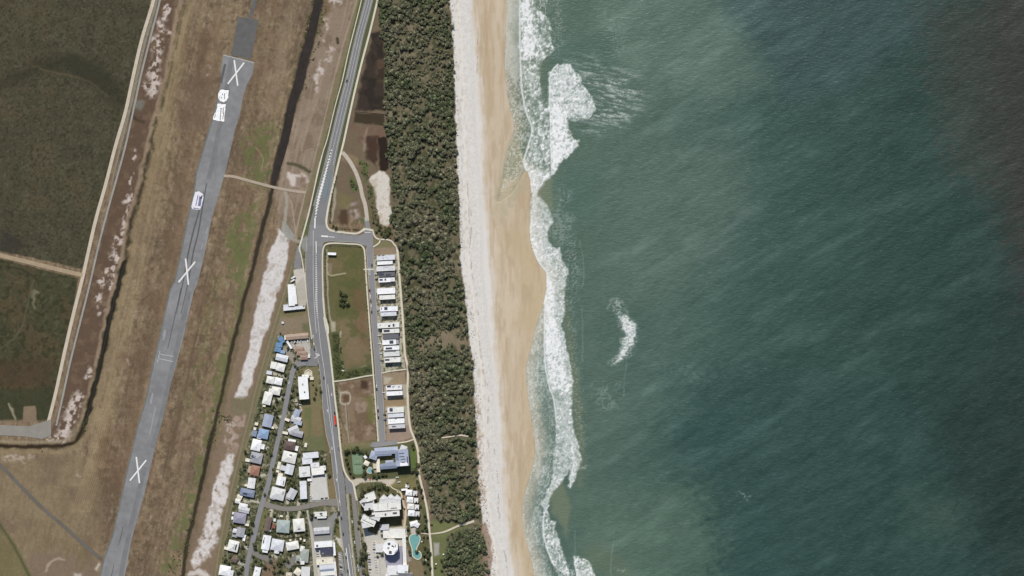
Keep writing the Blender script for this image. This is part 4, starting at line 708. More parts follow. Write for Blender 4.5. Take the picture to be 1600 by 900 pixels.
struct(ribbon('coastal_path', [[(620, 386), (622, 400), (624, 430), (626.5, 460), (629.5, 500), (631.5, 535), (633, 555), (637, 575), (637, 610), (638, 640), (641, 668), (647, 684), (652, 700), (654, 715), (654, 735), (658, 755), (663, 775), (668, 800), (671, 830), (674, 860), (676, 905), (678, 965)]], 3.2, nz_(), m_path, 6, .05))
struct(ribbon('footpath', [[(597, 583), (610, 580), (635, 577)], [(522, 596), (545, 593), (570, 588), (585, 586)], [(534, 579), (538, 579)], [(647, 686), (636, 690), (621, 692)], [(585, 421), (568, 421)]], 2.0, nz_(), m_path, 4, .05))
m_sp = mat('beach_path_sand', (206, 196, 176), ((.5, .1, 3),), .95, .1)
struct(ribbon('beach_path', [[(652, 684), (656, 681)], [(690, 684, 2), (705, 682, 2), (718, 680, 2.5), (728, 681, 2.5), (740, 682, 3), (755, 678, 4)], [(658, 833, 2), (672, 834, 2), (690, 832, 2.5), (702, 828, 3), (715, 822, 3), (726, 819, 4), (738, 815, 3.5), (748, 811, 4), (756, 809, 6)]], 2.2, nz_(), m_sp))
struct(ribbon('cycle_path', [[(578, -60, 1.4), (565, 0, 1.4), (545, 80, 1.6), (535, 125, 1.6), (524, 165, 1.4), (512, 215, 1.6), (505, 237, 1.6), (497, 268, 2.4), (490, 300, 1.8), (482, 335, 2.4), (472, 372, 2.4), (468, 388, 2.6), (471, 400, 1.6), (475, 425, 1.6), (478, 450, 1.2), (481, 480, 1.2), (484, 505, 1.2), (487, 530, 1.4)]], 2, nz_(), m_path, 6, .05))
struct(ribbon('resort_path', [[(620, 768, 3), (626, 770, 3), (630, 785, 3), (634, 800, 3.5), (632, 822, 3.5), (632, 850, 3.5), (634, 880, 3.5), (636, 905, 3.5)], [(608, 757, 2), (614, 763, 2), (624, 767, 2)]], 3, nz_(), mat('resort_paving', (196, 182, 160), ((.6, .12, 3),), .9, .2)))
# kerbs
kb = [[(x - .2, y) for x, y in L_[10:]], [(x + .2, y) for x, y in R_[11:17]], [(572.3, 388), (573.4, 400), (576.3, 440), (578.8, 480), (581.8, 520), (585.3, 560), (587.8, 600), (590.3, 640), (592.8, 690)], [(583.3, 388), (582.8, 400), (585.9, 440), (588.3, 480), (591.3, 520), (594.8, 560), (597.3, 600), (599.8, 640), (602.2, 688)]]
struct(ribbon('kerb', kb, .55, nz_(), m_kerb, 0, .12))
struct(ribbon('kerb', [[(514, 361.5), (522, 363.6), (545, 367.4), (560, 368)], [(515, 376.6), (545, 378.2), (560, 379.2), (568, 383)], [(558, 776), (560, 800), (563, 840), (568, 885), (574, 940)], [(541, 772), (544, 800), (549, 840), (555, 885)]], .5, nz_(), m_kerb, 3, .12))
# markings
z = nz_(); b = MB()
def bar(x, y, L, w, ang):
    c, s = math.cos(ang), math.sin(ang); V = [W(x + sx * L / 2 * c - sy * w / 2 * s, y + sx * L / 2 * s + sy * w / 2 * c, z) for sx, sy in ((-1, 1), (1, 1), (1, -1), (-1, -1))]
    b.add(V, [(0, 1, 2, 3)])
cl = [(518, 235, 1.2), (514, 250, 2.2), (510, 265, 3.4), (506, 280, 4.6), (502, 295, 5.5), (498, 310, 5.4), (495, 325, 3.8), (493.5, 338, 1.6)]
yy = 235
while yy < 340:
    xx = np.interp(yy, [p[1] for p in cl], [p[0] for p in cl]); ww = np.interp(yy, [p[1] for p in cl], [p[2] for p in cl])
    bar(xx, yy, max(ww, 1.2) * 1.5, 2.1, R(-48)); yy += 4.7
for (x0, y0, x1, y1, w) in [(492.4, 340, 492, 357, 2.0), (494, 377, 494.2, 396, 1.3), (502, 369, 513, 369.6, 2.4), (514, 370, 523, 370.8, 1.0), (570, 363.4, 580, 363.0, .9), (569, 362, 569, 356, 0.8)]:
    L = math.hypot(x1 - x0, y1 - y0); bar((x0 + x1) / 2, (y0 + y1) / 2, L, w, math.atan2(y1 - y0, x1 - x0))
cl2 = [(398, 494, 1.0), (410, 494, 1.4), (430, 494.3, 2.0), (450, 494.5, 2.6), (465, 494.2, 2.8), (480, 495, 2.4), (492, 496, 1.4), (500, 497, .8)]
yy = 398
while yy < 500:
    xx = np.interp(yy, [p[0] for p in cl2], [p[1] for p in cl2]); ww = np.interp(yy, [p[0] for p in cl2], [p[2] for p in cl2]); bar(xx, yy, ww * 1.25, 1.6, R(-25)); yy += 3.4
cen = [((l[0] + r[0]) / 2, (l[1] + r[1]) / 2) for l, r in zip(L_[:8], R_[:8])]
for frac in (0.08, 0.92, .5):
    V, F = ribbon_vf([(l[0] + (r[0] - l[0]) * frac, l[1] + (r[1] - l[1]) * frac) for l, r in zip(L_[:7], R_[:7])], .35, z, 0, 4); b.add(V, F)
for pl in ([(497, 500), (501, 540), (507, 580), (511, 620), (516, 660), (522, 700), (527, 745), (532, 790)], [(489.6, 360), (489.4, 400), (489.6, 440), (491.4, 480), (494.2, 520)], [(512, 600), (517, 640), (521.5, 690), (528, 740)], [(541, 856), (544.5, 880), (548, 905)], [(545, 850), (548, 870), (552, 900)]):
    V, F = ribbon_vf(pl, .45, z, 0, 3); b.add(V, F)
V, F = ribbon_vf([(541, 856), (543, 872), (545.5, 890), (548, 910)], 1.1, z + .01, 0, 3); b.add(V, F)
for i in range(6): bar(493.5 + i * 1.1, 553 + i * .1 + (i % 2), 3, .5, R(80)); 
bar(496.5, 556, 5, 1.1, R(-22)); bar(493, 559, 4, .9, R(-22))
for yy in range(419, 430, 2): bar(577.6, yy, 3.4, .6, 0)
o = b.build('road_marking', m_white); bm = bmesh.new(); bm.from_mesh(o.data); [f.normal_flip() for f in bm.faces if f.normal.z < 0]; bm.to_mesh(o.data); bm.free(); struct(o)
struct(ribbon('turning_lane', [[(515.5, 268, 1.4), (512.5, 285, 3.2), (509, 300, 3.2), (507, 315, 2)]], 3, nz_(), m_teal))
# big flat paved places, court and pools
m_conc = mat('slab_concrete', (200, 198, 192), ((.6, .05, 3), (.08, .07, 3)), .85, .2)
struct(sheet('concrete_yard', [(484.5, 748), (500, 744), (509, 746), (514, 780), (485.5, 782)], nz_(), m_conc))
struct(sheet('resort_forecourt', [(573, 842), (592, 846), (594, 905), (598, 965), (583, 965), (577, 905), (573, 862)], nz_(), mat('forecourt_paving', (196, 190, 180), ((.6, .06, 3), (.1, .06, 3)), .85, .2)))
struct(sheet('shop_forecourt', [(490, 812), (516, 812), (520, 822), (519, 846), (492, 848)], nz_(), m_shld))
e = empty('tennis_court', W(559, 725)); t = MB(); t.prism([(x - 559, 725 - y) for x, y in [(549.5, 711), (552, 710), (566, 708), (568, 738), (565, 741), (556, 741.5), (552, 739)]], .3, .45); t.build('playing_surface', mat('court_green', (118, 140, 112), ((.5, .05, 3), (.12, .06, 3)), .85, .15), e)
t = MB()
for x0, y0, x1, y1 in [(554, 714, 555.5, 736), (563, 713, 564.5, 736), (554, 714, 563, 713.2), (555.5, 736, 564.5, 736), (554.6, 720, 563.4, 719.4), (555.2, 730, 564.1, 730), (559, 720, 559.8, 730)]:
    dx, dy = x1 - x0, y1 - y0; t.box((x0 + x1) / 2 - 559, 725 - (y0 + y1) / 2, .452, math.hypot(dx, dy), .22, .01, math.atan2(-dy, dx))
t.build('court_line', m_faint, e); t = MB(); t.box(.3, .2, .45, 11, .15, 1.0, R(2)); t.build('net', mat('net_dark', (80, 84, 80), (), .9, .1), e)
tag(e, 'green tennis court with pale lines between the road and the blue roofed apartments', 'tennis court')
def pool(label, outline, rim, c):
    cx = sum(p[0] for p in outline) / len(outline); cy = sum(p[1] for p in outline) / len(outline)
    e = empty('swimming_pool', W(cx, cy)); o = spline(outline + [outline[0]], 4)[:-1]
    def grow(pp, g):
        out = []
        for i, (x, y) in enumerate(pp):
            a = pp[i - 1]; q = pp[(i + 1) % len(pp)]; tx, ty = q[0] - a[0], q[1] - a[1]; L = math.hypot(tx, ty) or 1; out.append((x - ty / L * g, y + tx / L * g))
        return out
    ar = sum(o[i][0] * o[(i + 1) % len(o)][1] - o[(i + 1) % len(o)][0] * o[i][1] for i in range(len(o)))
    gr = grow(o, rim * (-1 if ar > 0 else 1))
    t = MB(); t.prism([(x - cx, cy - y) for x, y in gr], .2, .62); t.build('surround', mat('pool_surround', (214, 206, 190), ((.8, .06, 3),), .8, .2), e)
    t = MB(); t.prism([(x - cx, cy - y) for x, y in o], .5, .66); t.build('water_surface', mat('pool_water_' + str(c[0]), c, ((.25, .07, 3),), .15, .4), e)
    tag(e, label, 'pool')
pool('long curving turquoise pool with a round upper end in the resort garden', [(647, 834.5), (653, 836), (656, 841), (654, 849), (651, 855), (650.5, 861), (655, 862), (657.5, 866), (657, 871), (653, 873.5), (648, 871), (645, 867), (644.5, 858), (642, 850), (640, 843), (642, 837)], 1.3, (116, 168, 164))
pool('small teal pool below the cream pavilion by the tennis court', [(577, 730), (580, 731), (581.5, 736), (580, 739), (575.5, 738.5), (573.5, 736), (575, 733)], .9, (128, 172, 176))
# ================================================================== BUILDINGS
m_wall = [mat('wall_render_cream', (206, 200, 188), ((.6, .05, 3),), .9, .1), mat('wall_render_white', (222, 220, 216), ((.6, .05, 3),), .9, .1), mat('wall_render_grey', (150, 150, 150), ((.6, .05, 3),), .9, .1), mat('wall_brick', (150, 118, 98), ((1.5, .12, 3),), .9, .1)]
m_glass = mat('window_glass', (52, 60, 68), (), .12, .6); m_frame = mat('window_frame', (226, 226, 224), (), .6, .3); m_door = mat('door_paint', (110, 84, 66), (), .6, .3)
m_solar = mat('solar_panel', (66, 68, 84), ((1.4, .2, 2),), .35, .5); m_vent = mat('roof_metal_vent', (150, 150, 152), (), .6, .3); m_darkv = mat('roof_dark_unit', (84, 84, 88), (), .7, .3)
RC = {'white': (240, 240, 241), 'chalk': (228, 227, 222), 'milk': (234, 236, 240), 'ash': (214, 214, 214), 'offwhite': (226, 225, 226), 'lgrey': (198, 198, 203), 'grey': (164, 164, 170), 'dgrey': (104, 104, 110), 'navy': (70, 70, 90), 'blue': (104, 140, 176), 'lblue': (140, 164, 196), 'bluegrey': (128, 138, 160),
      'steel': (164, 172, 192), 'lilac': (152, 150, 166), 'terra': (156, 116, 98), 'tile': (172, 150, 134), 'tile2': (158, 134, 118), 'brown': (100, 84, 80), 'rbrown': (114, 98, 92), 'cream': (230, 224, 206), 'green': (164, 176, 174), 'pale': (212, 214, 220), 'beige': (200, 190, 172), 'red': (134, 88, 78), 'sage': (160, 166, 158)}
def rmat(c): return mat('roof_' + c, RC[c], ((.9, .06, 3), (.22, .09, 4), (.05, .04, 3)), .65, .25)
WIN = None
def win_mesh():
    global WIN
    if WIN is None:
        b = MB(); b.box(0, 0, 0, 1.6, .12, 1.2); g = mesh_from('window', b.V, b.F, m_glass)
        f = MB()
        for x, z, w, h in ((0, -.09, 1.8, .1), (0, 1.2, 1.8, .1), (-.85, 0, .1, 1.2), (.85, 0, .1, 1.2)): f.box(x, 0, z, w, .18, h)
        WIN = (g, mesh_from('frame', f.V, f.F, m_frame))
    return WIN
BLD = []   # (short description, centre x, centre y, footprints)
rnd = random.Random(5)
def pitch(b):
    cx, cy, w, d, rot, h, ty = b[:7]
    return {'hip': .26, 'gable': .24, 'gabled': .24, 'skill': .10, 'flat': 0}[ty]
def roof_z(b, x, y):
    cx, cy, w, d, rot, h, ty = b[:7]; a = R(rot); dx, dy = x - cx, y - cy
    u = dx * math.cos(a) + dy * math.sin(a); v = -dx * math.sin(a) + dy * math.cos(a); p = pitch(b); W2, D2 = w / 2 + .5, d / 2 + .5
    if ty == 'flat': return h + .3
    if ty == 'skill': return h + (v + D2) * p + .15
    if ty == 'gable': return h + (D2 - abs(v)) * p + .15
    if ty == 'gabled': return h + (W2 - abs(u)) * p + .15
    return h + min(D2 - abs(v), W2 - abs(u)) * p + .15
def building(name, label, cat, short, blocks, wall=0, roof='white', extras=(), group=None, storeys=None, vents=2, win=True):
    tint = {'white': ('white', 'chalk', 'milk', 'white')[len(BLD) % 4], 'offwhite': ('offwhite', 'ash', 'chalk')[len(BLD) % 3]}
    ox, oy = blocks[0][0], blocks[0][1]; root = empty(name, W(ox, oy, 0)); wb = MB(); roofs = {}
    def loc(b, u, v, z):
        a = R(b[4]); x = b[0] + u * math.cos(a) - v * math.sin(a) - ox; y = b[1] + u * math.sin(a) + v * math.cos(a) - oy
        return (x, -y, z)
    for i, b in enumerate(blocks):
        b = list(b); b[5] += .06 * i; blocks[i] = b
        cx, cy, w, d, rot, h, ty = b[:7]; rc = b[7] if len(b) > 7 else roof; rc = tint.get(rc, rc); rb = roofs.setdefault(rc, MB()); p = pitch(b)
        V = [loc(b, sx * (w / 2 - .1), sy * (d / 2 - .1), z) for z in (-.3, h) for sx, sy in ((-1, -1), (-1, 1), (1, 1), (1, -1))]
        wb.add(V, [(0, 3, 2, 1), (4, 5, 6, 7), (0, 1, 5, 4), (1, 2, 6, 5), (2, 3, 7, 6), (3, 0, 4, 7)])
        e = .35; a_, c_ = w / 2 + e, d / 2 + e
        if ty == 'flat':
            V = [loc(b, sx * a_, sy * c_, z) for z in (h + .01, h + .3) for sx, sy in ((-1, -1), (-1, 1), (1, 1), (1, -1))]; rb.add(V, [(0, 3, 2, 1), (4, 5, 6, 7), (0, 1, 5, 4), (1, 2, 6, 5), (2, 3, 7, 6), (3, 0, 4, 7)])
            for (u, v, ww, dd) in ((0, -c_ + .12, 2 * a_, .24), (0, c_ - .12, 2 * a_, .24), (-a_ + .12, 0, .24, 2 * c_ - .5), (a_ - .12, 0, .24, 2 * c_ - .5)):
                V = [loc(b, u + sx * ww / 2, v + sy * dd / 2, z) for z in (h + .29, h + .55) for sx, sy in ((-1, -1), (-1, 1), (1, 1), (1, -1))]; rb.add(V, [(4, 5, 6, 7), (0, 1, 5, 4), (1, 2, 6, 5), (2, 3, 7, 6), (3, 0, 4, 7)])
        else:
            base = [loc(b, sx * a_, sy * c_, h + .02) for sx, sy in ((-1, -1), (-1, 1), (1, 1), (1, -1))]; eav = [(x, y, z + .16) for x, y, z in base]
            if ty == 'hip':
                if w >= d: rr = [loc(b, -(a_ - c_), 0, h + .18 + c_ * p), loc(b, a_ - c_ + .01, 0, h + .18 + c_ * p)]; F = [(4, 5, 8), (5, 6, 9, 8), (6, 7, 9), (7, 4, 8, 9)]
                else: rr = [loc(b, 0, -(c_ - a_), h + .18 + a_ * p), loc(b, 0, c_ - a_ + .01, h + .18 + a_ * p)]; F = [(7, 4, 8), (4, 5, 9, 8), (5, 6, 9), (6, 7, 8, 9)]
            elif ty == 'gable': rr = [loc(b, -a_, 0, h + .18 + c_ * p), loc(b, a_, 0, h + .18 + c_ * p)]; F = [(4, 5, 8), (5, 6, 9, 8), (6, 7, 9), (7, 4, 8, 9)]
            elif ty == 'gabled': rr = [loc(b, 0, -c_, h + .18 + a_ * p), loc(b, 0, c_, h + .18 + a_ * p)]; F = [(7, 4, 8), (4, 5, 9, 8), (5, 6, 9), (6, 7, 8, 9)]
            else:
                rr = [loc(b, -a_, c_, h + .18 + 2 * c_ * p), loc(b, a_, c_, h + .18 + 2 * c_ * p)]; F = [(4, 5, 8), (5, 6, 9, 8), (6, 7, 9), (7, 4, 8, 9)]
            rb.add(base + eav + rr, [(0, 3, 2, 1), (0, 1, 5, 4), (1, 2, 6, 5), (2, 3, 7, 6), (3, 0, 4, 7)] + F)
            if ty == 'hip' or ty.startswith('gable'):   # ridge capping
                x0, y0, z0 = rr[0]; x1, y1, z1 = rr[1]; L = math.hypot(x1 - x0, y1 - y0)
                if L > 1: rb.box((x0 + x1) / 2, (y0 + y1) / 2, z0 - .05, L, .35, .14, math.atan2(y1 - y0, x1 - x0))
    wb.build('wall', m_wall[wall], root)
    for rc, rb in roofs.items():
        o = rb.build('roof', rmat(rc), root); bm = bmesh.new(); bm.from_mesh(o.data); bmesh.ops.recalc_face_normals(bm, faces=bm.faces); bm.to_mesh(o.data); bm.free()
    # openings
    if win:
        g, f = win_mesh()
        b = blocks[0]; w, d, h = b[2], b[3], b[5]; ns = storeys or max(1, int(h // 3))
        for v, sgn in ((d / 2, 1), (-d / 2, -1)):
            nw = max(1, min(3 if ns < 4 else 5, int(w / 5)))
            for s_ in range(min(ns, 7)):
                for i in range(nw):
                    u = (i - (nw - 1) / 2) * w / (nw + .3); o = link('window', g, root); o.location = loc(b, u, v - sgn * .05, 1.0 + s_ * 3.0); o.rotation_euler = (0, 0, -R(b[4]))
                    q = link('frame', f, o)
        bd = MB(); bd.box(0, 0, 0, .12, 1.0, 2.1); o = bd.build('door', m_door, root); o.location = loc(b, -w / 2 + .05, d * .2, .02); o.rotation_euler = (0, 0, -R(b[4]))
    # roof fittings
    for ex in extras:
        kind, x, y = ex[:3]
        bb = max((b for b in blocks if abs((x - b[0]) * math.cos(R(b[4])) + (y - b[1]) * math.sin(R(b[4]))) < b[2] / 2 + .6 and abs(-(x - b[0]) * math.sin(R(b[4])) + (y - b[1]) * math.cos(R(b[4]))) < b[3] / 2 + .6), key=lambda b: b[5], default=blocks[0])
        if kind == 'solar' or kind == 'pad':
            w, d = ex[3], ex[4]; a = R(bb[4]); cs = []
            for sx, sy in ((-1, -1), (-1, 1), (1, 1), (1, -1)):
                px_ = x + sx * w / 2 * math.cos(a) - sy * d / 2 * math.sin(a); py_ = y + sx * w / 2 * math.sin(a) + sy * d / 2 * math.cos(a); cs.append((px_ - ox, oy - py_, roof_z(bb, px_, py_) + .28))
            low = [(q[0], q[1], q[2] - .2) for q in cs]; t = MB(); t.add(low + cs, [(4, 5, 6, 7), (0, 1, 5, 4), (1, 2, 6, 5), (2, 3, 7, 6), (3, 0, 4, 7)])
            if kind == 'solar': t.build('solar_panel', m_solar, root)
            else: t.build('roof_deck', mat('deck_' + ex[5], RC[ex[5]], ((.6, .08, 3),), .8, .2), root)
        else:
            w, d, hh = ex[3], ex[4], ex[5]; t = MB(); t.box(x - ox, oy - y, roof_z(bb, x, y) - .2, w, d, hh + .2, -R(bb[4])); t.build('roof_unit' if kind == 'unit' else 'skylight', m_darkv if kind == 'unit' else m_vent, root)
    for _ in range(vents):
        b = rnd.choice(blocks); u = rnd.uniform(-.35, .35) * b[2]; v = rnd.uniform(-.35, .35) * b[3]; a = R(b[4]); x = b[0] + u * math.cos(a) - v * math.sin(a); y = b[1] + u * math.sin(a) + v * math.cos(a)
        t = MB(); t.cyl(x - ox, oy - y, roof_z(b, x, y) - .1, roof_z(b, x, y) + .55, .45, 8); t.build('roof_vent', m_vent, root)
    tag(root, label, cat, group)
    BLD.append((short, sum(b[0] for b in blocks) / len(blocks), sum(b[1] for b in blocks) / len(blocks), blocks)); return root

H1 = 'houses along the village streets'
def house(label, short, blocks, roof='white', wall=0, extras=(), cat='house', name='house', vents=2): return building(name, label, cat, short, blocks, wall, roof, extras, H1 if name == 'house' else None, vents=vents)
# --- west side, from the north
building('warehouse', 'long white roofed warehouse with a narrower bay beside it, north of the motel', 'warehouse', 'the long white warehouse', [(456, 461, 9.5, 33, -3, 6, 'gabled'), (461.5, 461, 4, 28, -7, 5, 'skill', 'offwhite'), (453, 449, 4, 6, -3, 4.5, 'flat')], 1, 'white', (), vents=3)
building('shed', 'long low pale grey shed crosswise below the white warehouse', 'shed', 'the long low shed', [(460, 481.5, 33, 4.2, -6, 4.5, 'skill', 'pale'), (447, 478.5, 7, 5, -6, 3.4, 'flat', 'pale')], 1, 'pale', (('unit', 475, 478, 2, 2, 1),), vents=1)
building('shed', 'white walled long shed standing alone in the grassy park block', 'shed', 'the lone park shed', [(519, 396.6, 12.4, 3.2, 2, 4.6, 'skill', 'white')], 1, 'white', (), vents=0)
building('garden_shed', 'tiny pale shed on the bare lot south of the warehouse', 'shed', 'the tiny lot shed', [(442, 504, 3, 2.6, 10, 2.2, 'flat', 'pale')], 1, 'pale', (), vents=0, win=False)
building('motel', 'long brown tiled motel wing at the north edge of its car park', 'motel', 'the long tiled motel wing', [(464.5, 525.5, 35, 8, -5, 4.2, 'gable', 'tile'), (447, 527, 4, 6.5, -5, 3.6, 'flat', 'cream')], 3, 'tile', vents=3)
building('motel', 'stepped brown tiled motel block beside the street corner', 'motel', 'the stepped tiled motel block', [(468, 545.5, 13, 8, 6, 4.4, 'hip'), (472, 552, 15, 8, 12, 4.5, 'hip'), (475, 558, 11, 7, -3, 4.6, 'hip'), (483, 554.5, 3, 2.5, 0, 3, 'flat', 'white'), (483, 557.5, 3, 2.2, 0, 3, 'flat', 'white')], 3, 'tile2', vents=2)
building('carport', 'thin white slanting carport between the motel and the blue shop', 'carport', 'the thin white carport', [(452.3, 538.7, 2.6, 13, -32, 2.8, 'flat')], 1, 'white', (), vents=0, win=False)
house('bright blue roofed building in several small blocks, northmost of the village', 'the bright blue roofed building', [(439, 529, 7.5, 6, -35, 4.2, 'flat'), (441.5, 533, 6, 5, -35, 4.0, 'flat'), (436.5, 538.5, 10, 7, 5, 4.3, 'flat'), (434.5, 546, 9, 6.5, 12, 4.2, 'flat'), (442, 549.5, 7, 4.5, 8, 3.8, 'flat', 'lblue')], 'blue', 1, (('skylight', 437, 541, 1, 3, .3), ('unit', 433, 546, 1, 1, .6)))
house('light grey ribbed roof house just below the bright blue building', 'the light grey ribbed house', [(441, 559, 18.5, 9.5, 13, 4.6, 'gable')], 'pale')
house('white duplex with two square roofs opposite the motel corner', 'the white duplex', [(428, 570.5, 8.5, 10, 10, 4.4, 'skill'), (439, 574, 12.5, 11.5, 15, 4.5, 'hip')], 'white')
house('very small pale roofed outbuilding behind the twin white gabled house', 'the small pale outbuilding', [(421, 582, 8, 5, 10, 2.8, 'flat')], 'pale', 1, (), 'outbuilding', 'outbuilding', 0)
house('white house of twin gables joined side by side near the motel street', 'the twin gabled white house', [(423, 593.5, 11.5, 10.5, 12, 4.6, 'hip', 'offwhite'), (435.5, 595.5, 11.5, 10.5, 12, 4.5, 'hip')], 'white')
building('apartment_building', 'long bright white apartment block standing in the grass beside the coast road', 'apartment building', 'the long white apartment block', [(475.3, 605.5, 14.2, 35, -4, 11, 'flat'), (469, 603, 3, 20, -4, 9, 'flat'), (478, 587.5, 10, 5, -4, 8, 'flat')], 1, 'white', (('skylight', 474, 600, 2, 3, .5), ('unit', 477, 612, 2, 2, .8)), storeys=3, vents=4)
e = empty('garden_wall', W(482, 584)); t = MB()
for i in range(14):
    a = R(-200 + i * 17); a2 = R(-200 + (i + 1) * 17); xm = 5.6 * (math.cos(a) + math.cos(a2)) / 2; ym = 5.6 * (math.sin(a) + math.sin(a2)) / 2; t.box(xm, -ym + .5, 0, 1.9, 1.3, 2.0, -(a + a2) / 2 + math.pi / 2)
t.box(5.6, -6, 0, 1.3, 9, 2.0); t.build('curved_wall', rmat('cream'), e); t = MB(); t.cyl(0, .5, 0, .5, 4.8, 20); t.build('terrace_floor', rmat('beige'), e); tag(e, 'curved cream wall round a terrace at the top of the white apartment block', 'garden wall')
building('carport', 'small cream square roof beside the curved terrace wall', 'carport', 'the cream carport', [(487.5, 591, 5, 4, 0, 3, 'flat', 'cream')], 1, 'cream', (), vents=0, win=False)
house('white L shaped house on the back row below the twin gabled house', 'the white L shaped house', [(418.5, 622, 12.5, 19, 14, 5, 'hip'), (431.5, 610.5, 13.5, 11.5, 12, 4.8, 'hip'), (424, 611.5, 7, 9, 12, 4.2, 'flat', 'offwhite')], 'offwhite', 1)
house('blue grey flat roofed house with small white tanks behind it', 'the blue grey flat roofed house', [(419, 657, 14, 19, 13, 4.8, 'gabled', 'steel')], 'steel')
house('light blue roofed house with a cream corner', 'the light blue roofed house', [(412, 677.5, 15.5, 14, 12, 4.7, 'hip', 'lblue'), (405.5, 682, 6, 6, 12, 3.6, 'flat', 'offwhite')], 'lblue')
house('small blue outbuilding tucked behind the light blue house', 'the small blue outbuilding', [(398, 677, 6.5, 8.5, 12, 3.2, 'skill', 'bluegrey')], 'bluegrey', 1, (), 'outbuilding', 'outbuilding', 0)
house('silver house of overlapping slanted roofs opposite the blue grey house', 'the silver slanted house', [(464, 646, 9, 13, 22, 4.6, 'gabled', 'steel'), (463, 655, 15, 9, 18, 4.8, 'gable', 'lgrey'), (466, 660, 12, 6, 12, 4.4, 'skill', 'steel'), (449, 655.5, 7, 3.6, 22, 3, 'flat', 'cream')], 'steel', 1)
house('grey gabled house with crossed wings just below the silver slanted house', 'the crossed grey house', [(459, 671, 16, 9, -25, 4.6, 'gable', 'lgrey'), (465, 677, 17, 9, 15, 4.5, 'gable', 'grey'), (446, 676, 8, 3.6, 12, 3, 'flat', 'cream')], 'lgrey', 1)
house('dark brown hip roofed house with white awnings', 'the dark brown house', [(453, 696, 17, 13, 8, 4.6, 'hip', 'brown'), (456.5, 688.3, 11.5, 4, 10, 3.2, 'flat', 'white'), (464, 700.3, 4, 7, 12, 3.2, 'flat', 'white')], 'brown', 3)
house('large plain white hip roofed house below the dark brown one', 'the large plain white house', [(452.5, 714, 21, 16.5, 13, 4.8, 'hip')], 'white', 1, (('solar', 455, 710.5, 4.5, 2.2),))
house('pale grey house with a long low wing, left of the white shop rows', 'the pale grey winged house', [(453, 733, 12, 15, 14, 4.6, 'gabled', 'pale'), (443.5, 731, 10, 7, 14, 4.2, 'skill', 'lgrey'), (436, 727, 4, 11, 14, 2.8, 'flat', 'cream')], 'pale', 1)
house('white house with a dark slot in its roof above the corner house', 'the slotted white house', [(439.5, 751, 13, 14, 13, 4.6, 'gabled', 'white')], 'white', 1, (('unit', 443.5, 754, 1.2, 7, .3),))
house('square white house below the light blue roofed one', 'the square white house', [(401, 695, 14, 17, 13, 4.7, 'hip'), (410.5, 697.5, 6, 7, 13, 3.6, 'flat')], 'white', 1)
house('dark slate house on the back row with solar panels', 'the dark slate house', [(401, 715, 18, 16, 13, 4.7, 'hip', 'grey')], 'grey', 2, (('solar', 397, 713, 7, 4), ('unit', 394, 716, 6, 1, .3)))
house('terracotta roofed house with a brown grass yard', 'the terracotta house', [(399, 735, 13.5, 15, 12, 4.8, 'hip', 'terra'), (391, 733, 5, 10, 12, 3.6, 'skill', 'tile')], 'terra', 3)
house('narrow white house just below the terracotta one', 'the narrow white house', [(393.5, 754.5, 11, 15.5, 8, 4.6, 'gabled', 'offwhite')], 'offwhite', 1)
house('dark blue grey hip roofed house wider than its neighbours', 'the dark blue grey house', [(387, 769.5, 22, 11, 12, 4.5, 'hip', 'bluegrey')], 'bluegrey', 2, (('solar', 383.5, 771, 7, 2.4),))
house('two cream garden sheds stacked diagonally below the dark blue grey house', 'the cream sheds', [(375, 776, 7.5, 6, 15, 3, 'gable', 'cream'), (372, 782.5, 7.5, 6.5, 10, 3.1, 'gable', 'offwhite')], 'cream', 1, (), 'shed', 'shed', 0)
house('white and grey house between the cream sheds and the lilac roof', 'the white and grey house', [(380.5, 791, 13, 9, 12, 4.6, 'hip', 'offwhite'), (382, 796.5, 16, 8, 12, 4.3, 'gable', 'lgrey')], 'offwhite', 1)
house('broad lilac grey roofed house on the back row', 'the lilac grey house', [(375, 809, 19, 15.5, 9, 4.7, 'hip', 'lilac'), (365, 801.5, 3, 3, 9, 3, 'flat', 'white'), (364, 809, 3.5, 4, 9, 3, 'flat', 'white')], 'lilac', 1, (('skylight', 376, 807, 2, 2, .4),))
house('grey house with a white side strip and cluttered yard', 'the cluttered grey house', [(376.5, 831, 12, 14, 12, 4.5, 'gabled', 'grey'), (368, 829, 7, 6, 12, 3.6, 'hip', 'pale'), (382, 840, 3.4, 9, 12, 3, 'flat', 'white'), (367, 837, 8, 3, 12, 3, 'flat', 'grey')], 'grey', 2)
house('white house with two dark solar strips on its roof', 'the white house with two solar strips', [(365, 852.5, 16, 16.5, 14, 5, 'hip')], 'white', 1, (('solar', 366, 853, 2, 6), ('solar', 369.2, 854.5, 2.2, 9)))
house('small brown pavilion roof ringed by garden trees', 'the small brown pavilion', [(367, 873.5, 9, 8, 40, 3.2, 'hip', 'rbrown')], 'rbrown', 3, (), 'pavilion', 'pavilion', 0)
house('large white house in the bottom left corner of the village', 'the bottom corner white house', [(352, 891, 17, 15, 10, 4.8, 'hip'), (361, 895, 8, 9, 10, 4.2, 'skill', 'pale')], 'white', 1)
house('narrow white house at the bottom edge right of the village street', 'the bottom edge narrow house', [(402, 894, 9.5, 17, 13, 4.6, 'gabled')], 'white', 1, (('unit', 401, 891, 1.4, 1.8, .6),))
house('large white hip roofed house on the corner above the cross street', 'the big corner house', [(434.5, 771, 21, 17.5, 14, 5, 'hip'), (427, 776, 6, 7, 14, 3.8, 'flat')], 'offwhite', 1, (('unit', 443, 770, .8, 5, .4),))
house('light grey angled house right of the big corner house', 'the angled light grey house', [(456.5, 771, 12, 15, 28, 4.6, 'gabled', 'lgrey'), (451.5, 777, 7, 5, 28, 4, 'gable', 'lgrey')], 'lgrey', 1)
